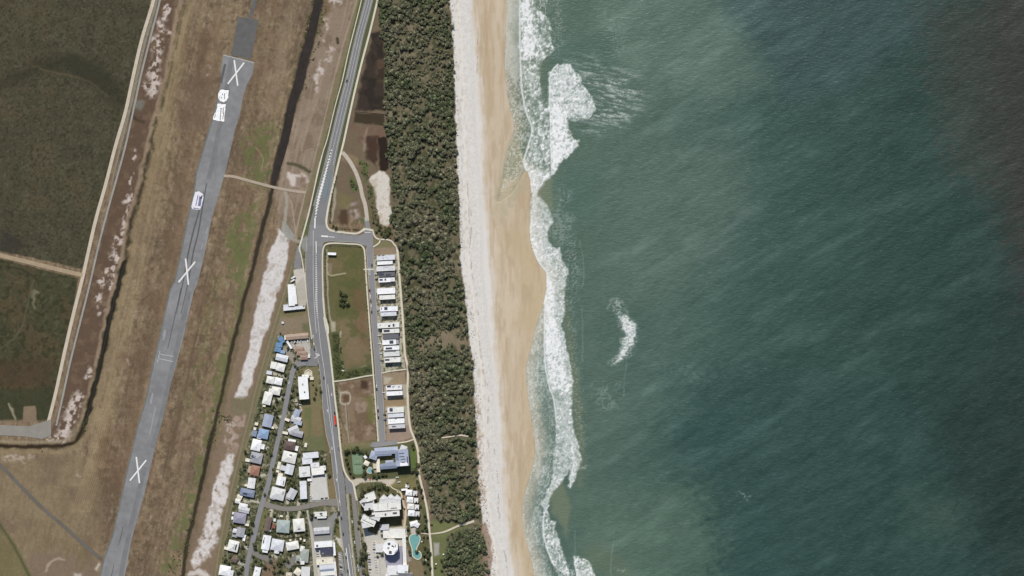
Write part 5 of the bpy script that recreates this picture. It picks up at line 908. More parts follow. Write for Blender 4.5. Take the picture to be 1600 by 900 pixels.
house('dark red brown gabled house below the cross street', 'the red brown house', [(419, 819, 8.5, 20, 14, 4.8, 'gabled', 'rbrown'), (428, 822, 5, 6, 10, 3.2, 'flat', 'red'), (419.5, 828.5, 8, 2.5, 12, 2.8, 'flat', 'green'), (429.5, 812, 3, 4, 10, 3, 'flat', 'offwhite')], 'rbrown', 3, vents=0)
house('pale green grey hip roofed house on the cross street', 'the pale green house', [(443, 822, 19.5, 19, 5, 4.8, 'hip', 'green')], 'green', 1)
house('plain white house beside the concrete back lane', 'the plain lane side house', [(467.5, 820, 17.5, 19.5, -5, 4.8, 'hip', 'white')], 'white', 1, (('solar', 468, 826, 4, 1.6),))
house('tall narrow white house with small solar panels, first below the red brown house', 'the tall narrow white house', [(416.5, 847, 12, 22, 10, 5, 'gabled', 'white'), (415, 858, 8, 9, 10, 4.4, 'flat', 'offwhite')], 'white', 1, (('solar', 412.5, 845.5, 1.6, 6), ('unit', 414, 840, 1.4, 1.4, .5)))
house('lilac white house with a stepped front beside the tall narrow one', 'the lilac white house', [(434, 851, 19, 17, 10, 4.8, 'hip', 'pale'), (433, 860, 7, 8, 10, 4.2, 'gabled', 'offwhite')], 'pale', 1)
house('long pale house with clipped corners left of the domed building', 'the clipped corner house', [(457.5, 852, 19, 12, -10, 4.6, 'hip', 'offwhite')], 'offwhite', 1)
house('grey green building with a white domed corner beside the lane', 'the domed grey green building', [(476, 868, 13, 20, 5, 4.8, 'hip', 'sage'), (468, 872, 10, 8, 5, 4.2, 'hip', 'sage'), (472.8, 857, 6, 8, 10, 5.0, 'hip', 'white'), (473, 876.5, 5.5, 9, 0, 5.1, 'flat', 'offwhite')], 'sage', 1)
house('cream complex of stepped roofs at the bottom edge beside the lane', 'the bottom edge cream complex', [(478, 893, 13, 16, 3, 4.8, 'flat', 'offwhite'), (466, 893, 10, 10, 35, 4.4, 'hip', 'cream'), (452, 898, 9, 7, 0, 4, 'hip', 'beige')], 'offwhite', 1)
S1 = 'shops and offices along the coast road'
def shop(label, short, blocks, roof='white', wall=1, extras=(), vents=3): return building('shop', label, 'shop', short, blocks, wall, roof, extras, S1, vents=vents)
shop('topmost of the four clustered white shop roofs, L shaped', 'the L shaped white shop', [(486, 711, 23.5, 8.5, -6, 5, 'skill', 'pale'), (480.5, 719.5, 15, 9.5, -5, 5, 'skill', 'pale')], 'pale')
shop('small white shop roof wedged in the middle of the white cluster', 'the wedged small shop', [(492.5, 726, 13, 7, -6, 5.6, 'flat', 'offwhite')], 'offwhite')
shop('square white shop with a blue skylight at the lower left of the cluster', 'the skylight shop', [(476.5, 736.5, 16.5, 15.5, -5, 5, 'skill', 'offwhite')], 'offwhite', 1, (('skylight', 476, 738.5, 7, 1.4, .3),))
shop('wide white shop nearest the road in the white cluster', 'the wide roadside shop', [(497, 735.5, 19, 11, -7, 5.2, 'skill', 'offwhite'), (505, 731, 8, 7, -7, 4.6, 'flat', 'offwhite')], 'offwhite')
shop('long narrow pale roof left of the concrete yard', 'the long narrow pale shop', [(474.5, 765, 10, 27, -3, 4.8, 'skill', 'pale')], 'pale', 1, (('unit', 468.5, 759, 2, 2, .7),))
shop('small white hut at the top corner of the concrete yard', 'the yard hut', [(484, 749.5, 6, 3.4, -3, 3.2, 'flat', 'white')], 'white', 1, (), 0)
shop('white cafe roof with dark vents at the corner of the cross street', 'the corner cafe', [(501, 802.5, 20, 6.5, -3, 4.8, 'flat', 'white'), (503, 806.5, 14, 5, -3, 4.4, 'flat', 'offwhite')], 'white', 1, (('unit', 502, 802, 4, 2.4, .8), ('unit', 503, 805, 3, 1.2, .5)))
shop('light grey gabled roof shop between the two paved forecourts', 'the light grey gabled shop', [(503, 828.5, 24, 9.5, -4, 5, 'gable', 'lgrey')], 'lgrey')
shop('white shop with a big navy solar roof', 'the navy roofed shop', [(505.5, 849.5, 27, 9, -4, 5.6, 'flat', 'white'), (511, 860, 20, 10, -3, 5.2, 'flat', 'navy'), (522.5, 857, 3.2, 20, -4, 4.6, 'flat', 'white')], 'white', 1, (('unit', 496, 852, 3, 3, .6), ('skylight', 505, 864, 2.4, 2, .5)))
shop('cream flat roof with a brown patch below the navy roofed shop', 'the cream flat shop', [(508, 876.5, 26, 8.5, -5, 5, 'flat', 'cream')], 'cream', 1, (('pad', 505, 875.5, 2.4, 3, 'rbrown'),))
shop('lowest roadside shop with pale blue and white roof bands', 'the blue banded shop', [(511, 885, 22, 7, -5, 5.2, 'flat', 'pale'), (511, 890, 22, 3.5, -5, 5, 'flat', 'bluegrey'), (513, 895, 23, 6, -5, 5.3, 'flat', 'white'), (524, 888, 3.4, 22, -5, 4.6, 'flat', 'white')], 'white')
shop('white roof cut by the bottom edge beside the parking bays', 'the bottom edge shop', [(513, 904, 25, 8, -5, 5, 'flat', 'offwhite')], 'offwhite')
# --- east street terraces
T1 = 'narrow beachside houses in a row along the straight street'
def terr(label, short, x0, x1, y0, y1, h=6.6, roof='white', extras=(), more=()):
    blocks = [((x0 + x1) / 2, (y0 + y1) / 2, x1 - x0, y1 - y0, -3, h, 'flat')] + list(more)
    return building('townhouse', label, 'house', short, blocks, 1 if roof != 'dgrey' else 2, roof, extras, T1, vents=2)
terr('northernmost of the row, pale flat roof with dark units along its top edge', 'the northernmost terrace', 589.5, 617, 398.8, 406, 6.8, 'pale', (('unit', 593, 399.5, 3, 1, .6), ('unit', 599, 399.3, 4, 1, .5), ('unit', 599, 403.5, 1, 1.5, .5)))
terr('slim white roof, second from the north of the row', 'the second terrace', 590, 613.5, 408.3, 413, 6.4, 'white')
terr('white roof with a grey inset panel, third from the north', 'the third terrace', 589, 617.5, 415.8, 423, 6.6, 'offwhite', (('pad', 604, 417, 9, 2.6, 'lgrey'),))
terr('charcoal roof with solar panels, near the north end of the row', 'the charcoal terrace', 592, 617, 425.4, 431.8, 6.4, 'dgrey', (('solar', 596.5, 428.5, 7, 4.6), ('solar', 607, 429.5, 8, 2.6)))
terr('white roof with two solar arrays, just south of the charcoal roof', 'the twin solar terrace', 592.5, 610, 434.4, 440.6, 8.4, 'white', (('solar', 596, 437.3, 5, 2.6), ('solar', 602.6, 436.8, 2.6, 3)), [(613.3, 436.6, 7.5, 5.5, -3, 8.0, 'flat', 'offwhite')])
terr('wide cream roof south of the first empty lot', 'the wide cream terrace', 590, 617.5, 450.2, 458.8, 6.6, 'white', (('unit', 615.5, 452, 1, 1, .5),))
terr('plain bright white roof with a long shadow below it, beside the wide cream roof', 'the plain bright terrace', 593.5, 617.5, 461.2, 467.3, 8.2, 'white')
terr('white roof with one square black solar array and a dark strip', 'the square solar terrace', 594.5, 612, 479, 486, 6.6, 'white', (('solar', 603.3, 482, 5, 4.6), ('solar', 596.5, 482.3, 1, 4)), [(617, 482, 9, 7, -3, 6.3, 'flat', 'white')])
terr('greyish roof followed by the second long shadow, above the twin array house', 'the greyish terrace', 595.5, 619.5, 487.7, 493.2, 8.2, 'pale')
terr('long white roof with two small solar arrays at its beach end', 'the long beach end array terrace', 590.5, 624, 504, 511.8, 6.6, 'offwhite', (('solar', 608.5, 509.2, 3.6, 3), ('solar', 615.3, 508, 2.6, 4.6), ('unit', 594.5, 507.8, 2, 1, .4)))
terr('white roof with one long dotted solar row, directly above the dark grey roof', 'the dotted solar terrace', 598, 624, 514, 520, 6.4, 'white', (('solar', 604.5, 517, 9.5, 3.6),))
terr('plain dark grey metal roof in the middle of the row', 'the dark grey terrace', 599, 623, 521.8, 529.2, 6.2, 'dgrey')
terr('white roof with a square grey solar array, directly below the dark grey roof', 'the grey array terrace', 598, 619, 531, 538, 6.6, 'white', (('solar', 612, 534.3, 6, 5),), [(621, 534, 4, 6, -3, 5.6, 'flat', 'grey')])
terr('white roof with a wide solar array along its lower edge', 'the wide array terrace', 600, 624, 540.3, 546.3, 6.6, 'white', (('solar', 608, 544.2, 10, 3),))
terr('white roof with a thin dark line along its upper edge', 'the thin line terrace', 600, 624.5, 548.4, 556, 6.5, 'offwhite', (('unit', 610, 549, 18, .9, .3),))
terr('southernmost of the long run, white roof with small solar array above the third shadow', 'the shadowed south terrace', 601.5, 626, 558.3, 565.5, 8.4, 'offwhite', (('solar', 605.5, 562, 7, 2.8), ('unit', 617.5, 558.6, .8, 3, .4)))
terr('pale roof with three grey solar patches south of the crossing footpath', 'the three patch terrace', 604, 628, 601.5, 608.5, 6.6, 'offwhite', (('solar', 608, 603.5, 6, 3), ('unit', 615, 604, 4, 1, .4), ('unit', 623.5, 604, 3, 1, .4)))
terr('plain white roof casting the darkest long shadow south of the footpath', 'the darkest shadow terrace', 604.5, 629, 611, 617, 8.6, 'white')
terr('white roof with a square black solar array in the southern group', 'the southern array terrace', 606, 631, 636, 644, 6.6, 'white', (('solar', 611.5, 640, 5, 5.4),))
terr('plain light grey roof in the southern group', 'the southern grey terrace', 607, 631, 645.8, 651.2, 6.4, 'pale')
terr('white roof with a small dark notch, second last of the row', 'the notched terrace', 607, 632, 653.8, 661, 6.6, 'white', (('unit', 619, 653.6, 2.6, 1.6, .3),))
terr('last roof at the south end of the row, dull grey and unfinished', 'the unfinished terrace', 608, 633, 662.8, 668.5, 7.6, 'lgrey', (('unit', 616, 666, 6, 1.5, .4),))
# --- blue roofed apartments
building('apartment_building', 'large blue grey roofed apartment building wrapped round a dark courtyard', 'apartment building', 'the blue roofed apartments', [(629, 714, 20, 25, -4, 17.5, 'flat', 'steel'), (604, 703.5, 36, 10, -4, 9, 'gable', 'steel'), (584.5, 711, 11, 12, 18, 7.5, 'hip', 'steel'), (608, 727.5, 28, 8, -5, 8, 'gable', 'bluegrey'), (609, 721.5, 12, 5, -4, 8, 'hip', 'steel'), (601, 709.5, 22, 3.6, -4, 8.2, 'skill', 'bluegrey'), (631, 700, 10, 8, 20, 12, 'hip', 'lgrey')], 1, 'steel',
         (('pad', 632, 724, 12, 5, 'white'), ('unit', 628, 707, 8, 1, .5), ('unit', 629, 712, 8, 1, .5), ('unit', 631, 716, 7, 1, .5), ('unit', 637.5, 717, 1.6, 10, .8), ('pad', 621, 711, 5, 14, 'bluegrey'), ('unit', 631, 721, 5, 1.2, .6)), storeys=5, vents=4)
building('terrace_roof', 'narrow cream terrace roof beside the courtyard of the blue roofed apartments', 'terrace', 'the cream terrace', [(591, 727, 4.6, 20, -2, 3.2, 'flat', 'cream'), (586, 728, 5, 7, -2, 2.6, 'flat', 'beige')], 1, 'cream', (), vents=0, win=False)
building('pavilion', 'cream square pavilion roof set at an angle above the small teal pool', 'pavilion', 'the angled cream pavilion', [(573, 723.5, 7.5, 6.5, 28, 3, 'hip', 'cream')], 1, 'cream', (), vents=0, win=False)
building('pavilion', 'tiny white pavilion beside the top of the tennis court', 'pavilion', 'the tiny white pavilion', [(571, 714, 4.5, 3.6, 55, 2.8, 'hip', 'white')], 1, 'white', (), vents=0, win=False)
# --- resort
building('hotel', 'large white stepped hotel with pointed bays, widest building in the resort', 'hotel', 'the big white hotel',
         [(606, 789.5, 42, 11, -4, 21, 'flat', 'white'), (600.5, 777.5, 8.5, 8.5, 42, 20, 'hip', 'offwhite'), (611.5, 776.5, 8.5, 8.5, 42, 20, 'hip', 'offwhite'), (621.5, 778, 9, 9, 42, 20, 'hip', 'offwhite'), (600, 783, 11, 8, -4, 20.2, 'flat', 'offwhite'), (611, 782, 11, 8, -4, 20.2, 'flat', 'offwhite'), (622, 783, 9.5, 9, -4, 20.2, 'flat', 'offwhite'),
          (574, 781, 19, 11, -35, 19, 'flat', 'offwhite'), (580, 774.5, 15, 11, -20, 20, 'flat', 'white'), (578, 788, 16, 13, -8, 19.4, 'flat', 'offwhite'), (604, 801, 42, 8, -4, 19.5, 'flat', 'white'), (588, 806, 14, 8, 20, 19, 'flat', 'offwhite'), (577, 812, 22, 10, 25, 17, 'flat', 'white'), (574, 818, 14, 8, -12, 16.6, 'flat', 'offwhite'), (571, 806, 6, 5, 35, 17.2, 'flat', 'white')], 1, 'white',
         [('unit', 575, 783, 18, 1.6, .8), ('unit', 600, 796.2, 26, .9, .4), ('unit', 616.5, 791.8, 10, 1, .5), ('unit', 578.5, 793, 3, 2.6, 1), ('unit', 583.5, 796, 3, 3, 1), ('unit', 603.5, 801.5, 2.6, 2.6, 1), ('unit', 618, 799.5, 6.5, 2.6, .8), ('unit', 583, 803.5, 8, 2.4, .8), ('unit', 576, 814, 19, .8, .3), ('unit', 574.5, 776, 3, 1.2, .6), ('skylight', 592, 788, .6, 10, .3), ('skylight', 607, 788, .6, 9, .3), ('unit', 570, 786, 3, 3, .8), ('unit', 589, 811, 2, 1.4, .8), ('unit', 579, 807, 1, 4, .5)], storeys=6, vents=8)
building('hotel_annex', 'low pale terrace roof in the gap between the hotel and the octagonal tower', 'annex', 'the low pale terrace', [(601, 823, 14, 8, -3, 5, 'flat', 'lgrey'), (616, 833, 34, 14, 0, 3.5, 'flat', 'offwhite')], 1, 'offwhite', (), vents=2)
# octagonal tower
e = empty('hotel_tower', W(611, 852.5)); 
def ngon(r, n=8, off=22.5): return [(r * math.cos(R(off + 360 / n * i)), r * math.sin(R(off + 360 / n * i))) for i in range(n)]
t = MB(); t.prism(ngon(12), -.3, 21); t.build('wall', m_wall[1], e); t = MB(); t.prism(ngon(12.6), 21.01, 21.5)
for i in range(8):
    a = R(45 * i); t.box(math.cos(a) * 11.5, math.sin(a) * 11.5, 21.5, .5, 9.2, .6, a)
t.build('roof', rmat('white'), e)
for x, y, w, d, h, rr in [(0, -7.5, 4, 3.6, 1.8, 0), (-2, 5.5, 4, 3, 1.2, 10), (4, 1.4, 4.5, 1.2, .9, -20), (3, 2.6, 2.5, 1.2, .8, 30), (9.2, -6, .8, 7, .5, -45), (-3, -1, 3, 3, .8, 0), (8, 2, 1, 4, .5, 0)]:
    t = MB(); t.box(x, y, 21.45, w, d, h, R(rr)); t.build('roof_unit', m_darkv if h != .8 else m_vent, e)
for s_ in range(6):
    t = MB(); t.prism(ngon(12.5), 3 + s_ * 3, 3.25 + s_ * 3); t.build('balcony', m_wall[0], e)
tag(e, 'white octagonal hotel tower with dark roof plant south of the big hotel', 'hotel tower'); BLD.append(('the octagonal tower', 611, 852, [(611, 852, 25, 25, 0, 21, 'flat')]))
building('annex', 'square pale building between the car rows and the octagonal tower', 'annex', 'the square pale annex', [(593, 855.5, 11, 13, 0, 4.6, 'flat', 'offwhite')], 1, 'offwhite', (), vents=1)
building('hotel_podium', 'wide low roof below the octagonal tower, blue grey painted in for the tower shadow', 'podium', 'the low shadow tinted podium', [(616, 868, 25, 30, 0, 3.9, 'flat', 'lilac'), (632, 858, 5, 52, -2, 3.2, 'flat', 'offwhite')], 1, 'lilac', (), vents=0, win=False)  # blue grey roof tone paints in the tower shadow on a white roof
building('hotel', 'white and grey resort building cut by the bottom edge of the photo', 'hotel', 'the bottom edge hotel', [(614, 890, 16, 15, -3, 9, 'flat', 'offwhite'), (630, 888, 16, 12, 3, 9, 'flat', 'white'), (628, 901, 34, 12, 0, 8.4, 'gable', 'dgrey'), (607, 905, 8, 18, 0, 8, 'flat', 'white')], 1, 'white', (('unit', 612, 899, 9, 1.4, .6), ('unit', 621, 894, 1.4, 4, .6), ('pad', 635, 893, 5, 4, 'sage')), vents=3)
V1 = 'small villas stacked beside the resort path'
for i, (x, y, w, d, h, lab, nth) in enumerate([(639.5, 769, 9.5, 8.5, 9, 'white square villa second from the top of the stack, beside the hotel', 'second'), (641, 780, 9.5, 8.5, 9, 'white square villa third from the top of the villa stack', 'third'), (642, 790.5, 10, 8.5, 9, 'white square villa fourth from the top of the villa stack', 'fourth'), (643, 801, 10, 9, 9, 'lowest white square villa with a dark shadow below it', 'lowest')]):
    building('villa', lab, 'villa', f'the {nth} villa', [(x, y, w, d, 4, h, 'hip', 'white'), (x + 9.5, y + 1, 6, 7, 4, h - 1.2, 'flat', 'offwhite')], 1, 'white', (('unit', x, y + 4.6, 9, .5, .3), ('unit', x + 10, y + 3.6, 2.4, 2, .7), ('skylight', x + .5, y, 1, 1, .4)), V1, vents=1)
building('villa', 'small white villa at the top of the stack beside reddish paving', 'villa', 'the top villa', [(636.5, 758.5, 5.5, 4.6, 0, 5, 'hip', 'white'), (632, 764.5, 9, 2.6, -5, 4, 'flat', 'white')], 1, 'white', (), V1, vents=0)
building('pavilion', 'white kite shaped pavilion roof between the villas and the long pool', 'pavilion', 'the kite shaped pavilion', [(647, 817.5, 12, 7, -15, 3.4, 'hip', 'white'), (652, 820, 6, 7, 30, 3.2, 'hip', 'offwhite')], 1, 'white', (), vents=0, win=False)
# small white garden tanks and sheds seen between the houses
for x, y, w, d, lab in [(401, 662, 4.5, 4, 'small round cream shed behind the blue grey flat roofed house'), (398.5, 669.5, 3.6, 3.6, 'small cream shed just above the small blue outbuilding'), (387, 718.5, 6, 4.6, 'white garden shed left of the dark slate house'), (385, 758, 4.4, 3, 'small white shed left of the narrow white house'), (353, 856, 4.4, 4, 'white garden shed left of the house with two solar strips'),
                       (386, 819.5, 6, 3, 'narrow cream shed below right of the lilac grey house'), (478, 695, 3.2, 6, 'narrow white van sized shed on the grass right of the dark brown house'), (413, 634, 4, 2.4, 'little white shed just below the white L shaped house'), (425, 667.5, 7, 3, 'cream lean to below right of the blue grey flat roofed house'), (440, 806, 4, 2.4, 'tiny white shed above the pale green house'),
                       (476, 844, 2.6, 3, 'tiny white shed near the back lane above the domed building'), (454, 843.5, 2.4, 2.2, 'tiny white shed above the clipped corner house'), (470, 841.5, 2.4, 2.4, 'tiny white shed below the plain lane side house'), (436, 739, 4, 3, 'small white shed below the pale grey winged house'), (438.5, 741, 7, 3.4, 'low white lean to above the slotted white house')]:
    if lab.startswith('small white shed below the pale'): x, y = 434, 736
    building('garden_shed', lab, 'shed', 'a garden shed', [(x, y, w, d, 12, 2.6, 'flat', 'cream')], 1, 'cream', (), None, vents=0, win=False)
BLD[:] = [b for b in BLD if b[0] != 'a garden shed'] + [(None,) + b[1:] for b in BLD if b[0] == 'a garden shed']
# ================================================================== VEGETATION
def leaf_mat(name, base, alt, hi, scale=.018):
    m, nt, b = new_mat(name)
    geo = nt.nodes.new('ShaderNodeNewGeometry'); n1 = nt.nodes.new('ShaderNodeTexNoise'); n1.inputs['Scale'].default_value = scale; n1.inputs['Detail'].default_value = 5
    nt.links.new(geo.outputs['Position'], n1.inputs['Vector'])
    r1 = nt.nodes.new('ShaderNodeValToRGB'); r1.color_ramp.elements[0].position = .40; r1.color_ramp.elements[1].position = .62
    r1.color_ramp.elements[0].color = (*alb(base), 1); r1.color_ramp.elements[1].color = (*alb(alt), 1); nt.links.new(n1.outputs['Fac'], r1.inputs[0])
    n2 = nt.nodes.new('ShaderNodeTexNoise'); n2.inputs['Scale'].default_value = .22; n2.inputs['Detail'].default_value = 3; nt.links.new(geo.outputs['Position'], n2.inputs['Vector'])
    r2 = nt.nodes.new('ShaderNodeMapRange'); r2.inputs['From Min'].default_value = .56; r2.inputs['From Max'].default_value = .72; nt.links.new(n2.outputs['Fac'], r2.inputs['Value'])
    mx = nt.nodes.new('ShaderNodeMix'); mx.data_type = 'RGBA'; mx.inputs['B'].default_value = (*alb(hi), 1)
    nt.links.new(r2.outputs[0], mx.inputs['Factor']); nt.links.new(r1.outputs[0], mx.inputs['A'])
    nt.links.new(noise_mul(nt, mx.outputs['Result'], [(1.3, .22, 2)], 'World'), b.inputs['Base Color'])
    b.inputs['Roughness'].default_value = .8; b.inputs['Specular IOR Level'].default_value = .12
    return m
m_leaf = leaf_mat('coastal_foliage', (98, 109, 78), (134, 130, 106), (172, 166, 144))
m_gleaf = leaf_mat('garden_foliage', (80, 90, 60), (106, 106, 76), (124, 118, 86), .06)
m_bark = mat('bark', (104, 90, 76), ((2.0, .2, 3),), .95, .1)
def crown_arrays(seed, n=150, leaf=.24):
    """unit crown: clumps of leaf faces on a lumpy dome of radius 1 and height about .9, returned as (verts, quads)"""
    r = np.random.RandomState(seed); V = []; F = []
    nc = 11; cl = []
    for i in range(nc):
        a = r.rand() * 6.283; q = math.sqrt(r.rand()) * .78; cl.append((q * math.cos(a), q * math.sin(a), (1 - q * q) ** .5 * .62 + r.uniform(-.12, .12), r.uniform(.24, .42)))
    per = n // nc
    for cx, cy, cz, cr in cl:
        for k in range(per):
            u = r.normal(size=3); u /= np.linalg.norm(u); u[2] = abs(u[2]) * .9 - .15; c = np.array([cx, cy, cz]) + u * cr * r.uniform(.75, 1.08)
            nrm = u + r.normal(size=3) * .45; nrm /= np.linalg.norm(nrm); t = np.cross(nrm, r.normal(size=3)); t /= np.linalg.norm(t); s = np.cross(nrm, t); h = leaf * r.uniform(.6, 1.15) / 2 * 1.25
            k0 = len(V); V += [c + t * h, c + s * h * .8, c - t * h, c - s * h * .8]; F.append((k0, k0 + 1, k0 + 2, k0 + 3))
    # lumpy core that keeps the middle of the crown opaque
    rings = 4; seg = 8; k0 = len(V)
    for i in range(rings):
        ph = i / rings * 1.45
        for j in range(seg):
            a = j / seg * 6.283; rr = math.cos(ph) * .74 * r.uniform(.78, 1.1); V.append(np.array([math.cos(a) * rr, math.sin(a) * rr, .1 + math.sin(ph) * .55 * r.uniform(.85, 1.1)]))
    V.append(np.array([0, 0, .68]))
    for i in range(rings - 1):
        for j in range(seg): F.append((k0 + i * seg + j, k0 + i * seg + (j + 1) % seg, k0 + (i + 1) * seg + (j + 1) % seg, k0 + (i + 1) * seg + j))
    for j in range(seg): F.append((k0 + (rings - 1) * seg + j, k0 + (rings - 1) * seg + (j + 1) % seg, k0 + rings * seg, k0 + rings * seg))
    return np.array(V, np.float32), F
CR = []
for s_ in range(8):
    V, F = crown_arrays(400 + s_); CR.append((V, [f if f[2] != f[3] else f[:3] for f in F], np.array(F, np.int32)))
CM = {}
def crown_mesh(i, kind):
    if (i, kind) not in CM:
        V, F, _ = CR[i]; CM[i, kind] = mesh_from('crown', V, F, m_leaf if kind == 'coast' else m_gleaf)
    return CM[i, kind]
tb = MB(); tb.cyl(0, 0, 0, 1, .5, 7, .3); TR = mesh_from('trunk', tb.V, tb.F, m_bark)
tb = MB()
for a in (0.3, 2.4, 4.5):
    x1, y1 = math.cos(a), math.sin(a); tb.add([(-.04 * y1, .04 * x1, .0), (.04 * y1, -.04 * x1, .0), (x1 * .55 + .02 * y1, y1 * .55 - .02 * x1, .42), (x1 * .55 - .02 * y1, y1 * .55 + .02 * x1, .42), (0, 0, .08)], [(0, 1, 2, 3), (0, 3, 4), (1, 4, 2)])
LB = mesh_from('limbs', tb.V, tb.F, m_bark)
trnd = random.Random(21)
def gz(x, y):
    j = int(round((x - G.xs[0]) / G.step)); i = int(round((y - G.ys[0]) / G.step)); return float(G.Z[min(max(i, 0), G.Z.shape[0] - 1), min(max(j, 0), G.Z.shape[1] - 1)])
def tree(name, x, y, r, label, cat, group, kind='garden', hf=1.0, parts=True):
    e = empty(name, W(x, y, gz(x, y))); th = r * .9 * hf
    c = link('crown', crown_mesh(trnd.randrange(8), kind), e); c.scale = (r, r * trnd.uniform(.85, 1.1), r * trnd.uniform(.9, 1.2)); c.location = (0, 0, th); c.rotation_euler = (0, 0, trnd.uniform(0, 6.28))
    if parts:
        t = link('trunk', TR, e); t.scale = (r * .16, r * .16, th + r * .25); l = link('limbs', LB, t); l.scale = (5.2, 5.2, r / (th + r * .25)); l.location = (0, 0, .8)
    tag(e, label, cat, group); return e
def shrub(x, y, r, label, group, kind='garden', name='shrub', cat='shrub'):
    c = link(name, crown_mesh(trnd.randrange(8), kind)); c.location = W(x, y, gz(x, y) - .1 * r); c.scale = (r, r * trnd.uniform(.85, 1.1), r * trnd.uniform(.9, 1.15)); c.rotation_euler = (0, 0, trnd.uniform(0, 6.28))
    tag(c, label, cat, group); return c
# --- coastal forest
feS = [p for p in fe]; beS = [p for p in be]
def exl(y): return np.interp(y, [p[1] for p in fe], [p[0] for p in fe])
def exr(y): return np.interp(y, [p[1] for p in be], [p[0] for p in be])
clear = [[(675, 806), (700, 812), (722, 817), (745, 806), (760, 806), (760, 815), (735, 824), (702, 833), (697, 848), (693, 905), (692, 960), (672, 960)], [(650, 681), (662, 681), (662, 690), (650, 690)]]
pathsx = [[(690, 684), (705, 682), (718, 680), (728, 681), (740, 682), (755, 678)], [(620, 386), (624, 430), (629.5, 500), (633, 555), (637, 575), (638, 640), (647, 684), (654, 715), (658, 755), (668, 800), (674, 860), (677, 960)]]
def segd(x, y, pl):
    best = 1e9
    for (ax, ay), (bx_, by_) in zip(pl[:-1], pl[1:]):
        ex, ey = bx_ - ax, by_ - ay; t = max(0, min(1, ((x - ax) * ex + (y - ay) * ey) / (ex * ex + ey * ey))); best = min(best, math.hypot(x - ax - t * ex, y - ay - t * ey))
    return best
pts = []
step = 4.3; yy = -40.0; row = 0
while yy < 945:
    xx = exl(yy) - 1 + 9 * float(fbm(np.float32(exl(yy)), np.float32(yy), 11, 3, 515) - .4) + (row % 2) * step / 2
    while xx < exr(yy) - 1:
        x = xx + trnd.uniform(-2.0, 2.0); y = yy + trnd.uniform(-2.0, 2.0); xx += step
        big = float(fbm(np.float32(x), np.float32(y), 34, 3, 500)); gap = float(fbm(np.float32(x), np.float32(y), 9, 2, 505))
        scr = math.exp(-((x - 668) / 30) ** 2 - ((y - 95) / 60) ** 2) + math.exp(-((x - 700) / 40) ** 2 - ((y - 530) / 14) ** 2) * 1.2 + max(0, (x - exr(y) + 9) / 12) * .5
        if gap > .70 - .10 * scr or (scr > .9 and trnd.random() < .25): continue
        if any(bool(inside(np.array(x), np.array(y), c)) for c in clear) or min(segd(x, y, p) for p in pathsx) < 3.6: continue
        r = (1.5 + 2.0 * max(0, min(1, big)) + trnd.random() ** 2.5 * 2.9) * (1 - .38 * min(1, scr))
        pts.append((r, x, y))
    yy += step * .86; row += 1
for i in range(46):   # darker dense belt between the last villas and the sea
    pass
pts.sort(reverse=True)
vis = [p for p in pts if -2 < p[2] < 902]; top = vis[:300]; rest = vis[300:] + [p for p in pts if not (-2 < p[2] < 902)]
for r, x, y in top:
    tree('coastal_tree', x, y, r, 'broad crowned tree rising above the rest of the coastal forest behind the beach', 'tree', 'largest trees of the coastal forest', 'coast', .9)
VV = []; QF = []; off = 0
for r, x, y in rest:
    V, _, F = CR[trnd.randrange(8)]; a = trnd.uniform(0, 6.28); c, s = math.cos(a), math.sin(a); th = r * .7
    P = V * np.array([r, r * trnd.uniform(.85, 1.1), r * trnd.uniform(.8, 1.15)], np.float32); P = np.stack([P[:, 0] * c - P[:, 1] * s + x - 800, P[:, 0] * s + P[:, 1] * c + 450 - y, P[:, 2] + th + gz(x, y)], -1); VV.append(P); QF.append(F + off); off += len(P)
def bulk(name, VV, QF, m):
    V = np.concatenate(VV).astype(np.float32); F = np.concatenate(QF); tri = F[:, 2] == F[:, 3]
    me = bpy.data.meshes.new(name); me.vertices.add(len(V)); me.vertices.foreach_set('co', V.ravel())
    ln = np.where(tri, 3, 4); st_ = np.concatenate([[0], np.cumsum(ln)[:-1]]); li = F.ravel()[np.stack([np.ones_like(tri), np.ones_like(tri), np.ones_like(tri), ~tri], -1).ravel()]
    me.loops.add(len(li)); me.loops.foreach_set('vertex_index', li.astype(np.int32)); me.polygons.add(len(F)); me.polygons.foreach_set('loop_start', st_.astype(np.int32)); me.update(); me.validate()
    me.materials.append(m); return link(name, me)
tag(bulk('coastal_forest', VV, QF, m_leaf), 'dense olive green coastal forest filling the strip between houses and beach', 'forest', None, 'stuff')
# dune scrub, low and scattered
VV = []; QF = []; off = 0
for _ in range(900):
    y = trnd.uniform(-30, 930); x = exr(y) - 3 + trnd.random() ** 2 * (7 if y < 480 else 13) + (2 if y > 820 else 0); r = trnd.uniform(.35, 1.0)
    V, _, F = CR[trnd.randrange(8)]; VV.append(V * r + np.array([x - 800, 450 - y, gz(x, y) - .1], np.float32)); QF.append(F + off); off += len(V)
tag(bulk('dune_scrub', VV, QF, leaf_mat('dune_scrub_foliage', (128, 118, 94), (150, 130, 110), (170, 152, 128))), 'low grey brown scrub scattered along the seaward edge of the forest', 'scrub', None, 'stuff')
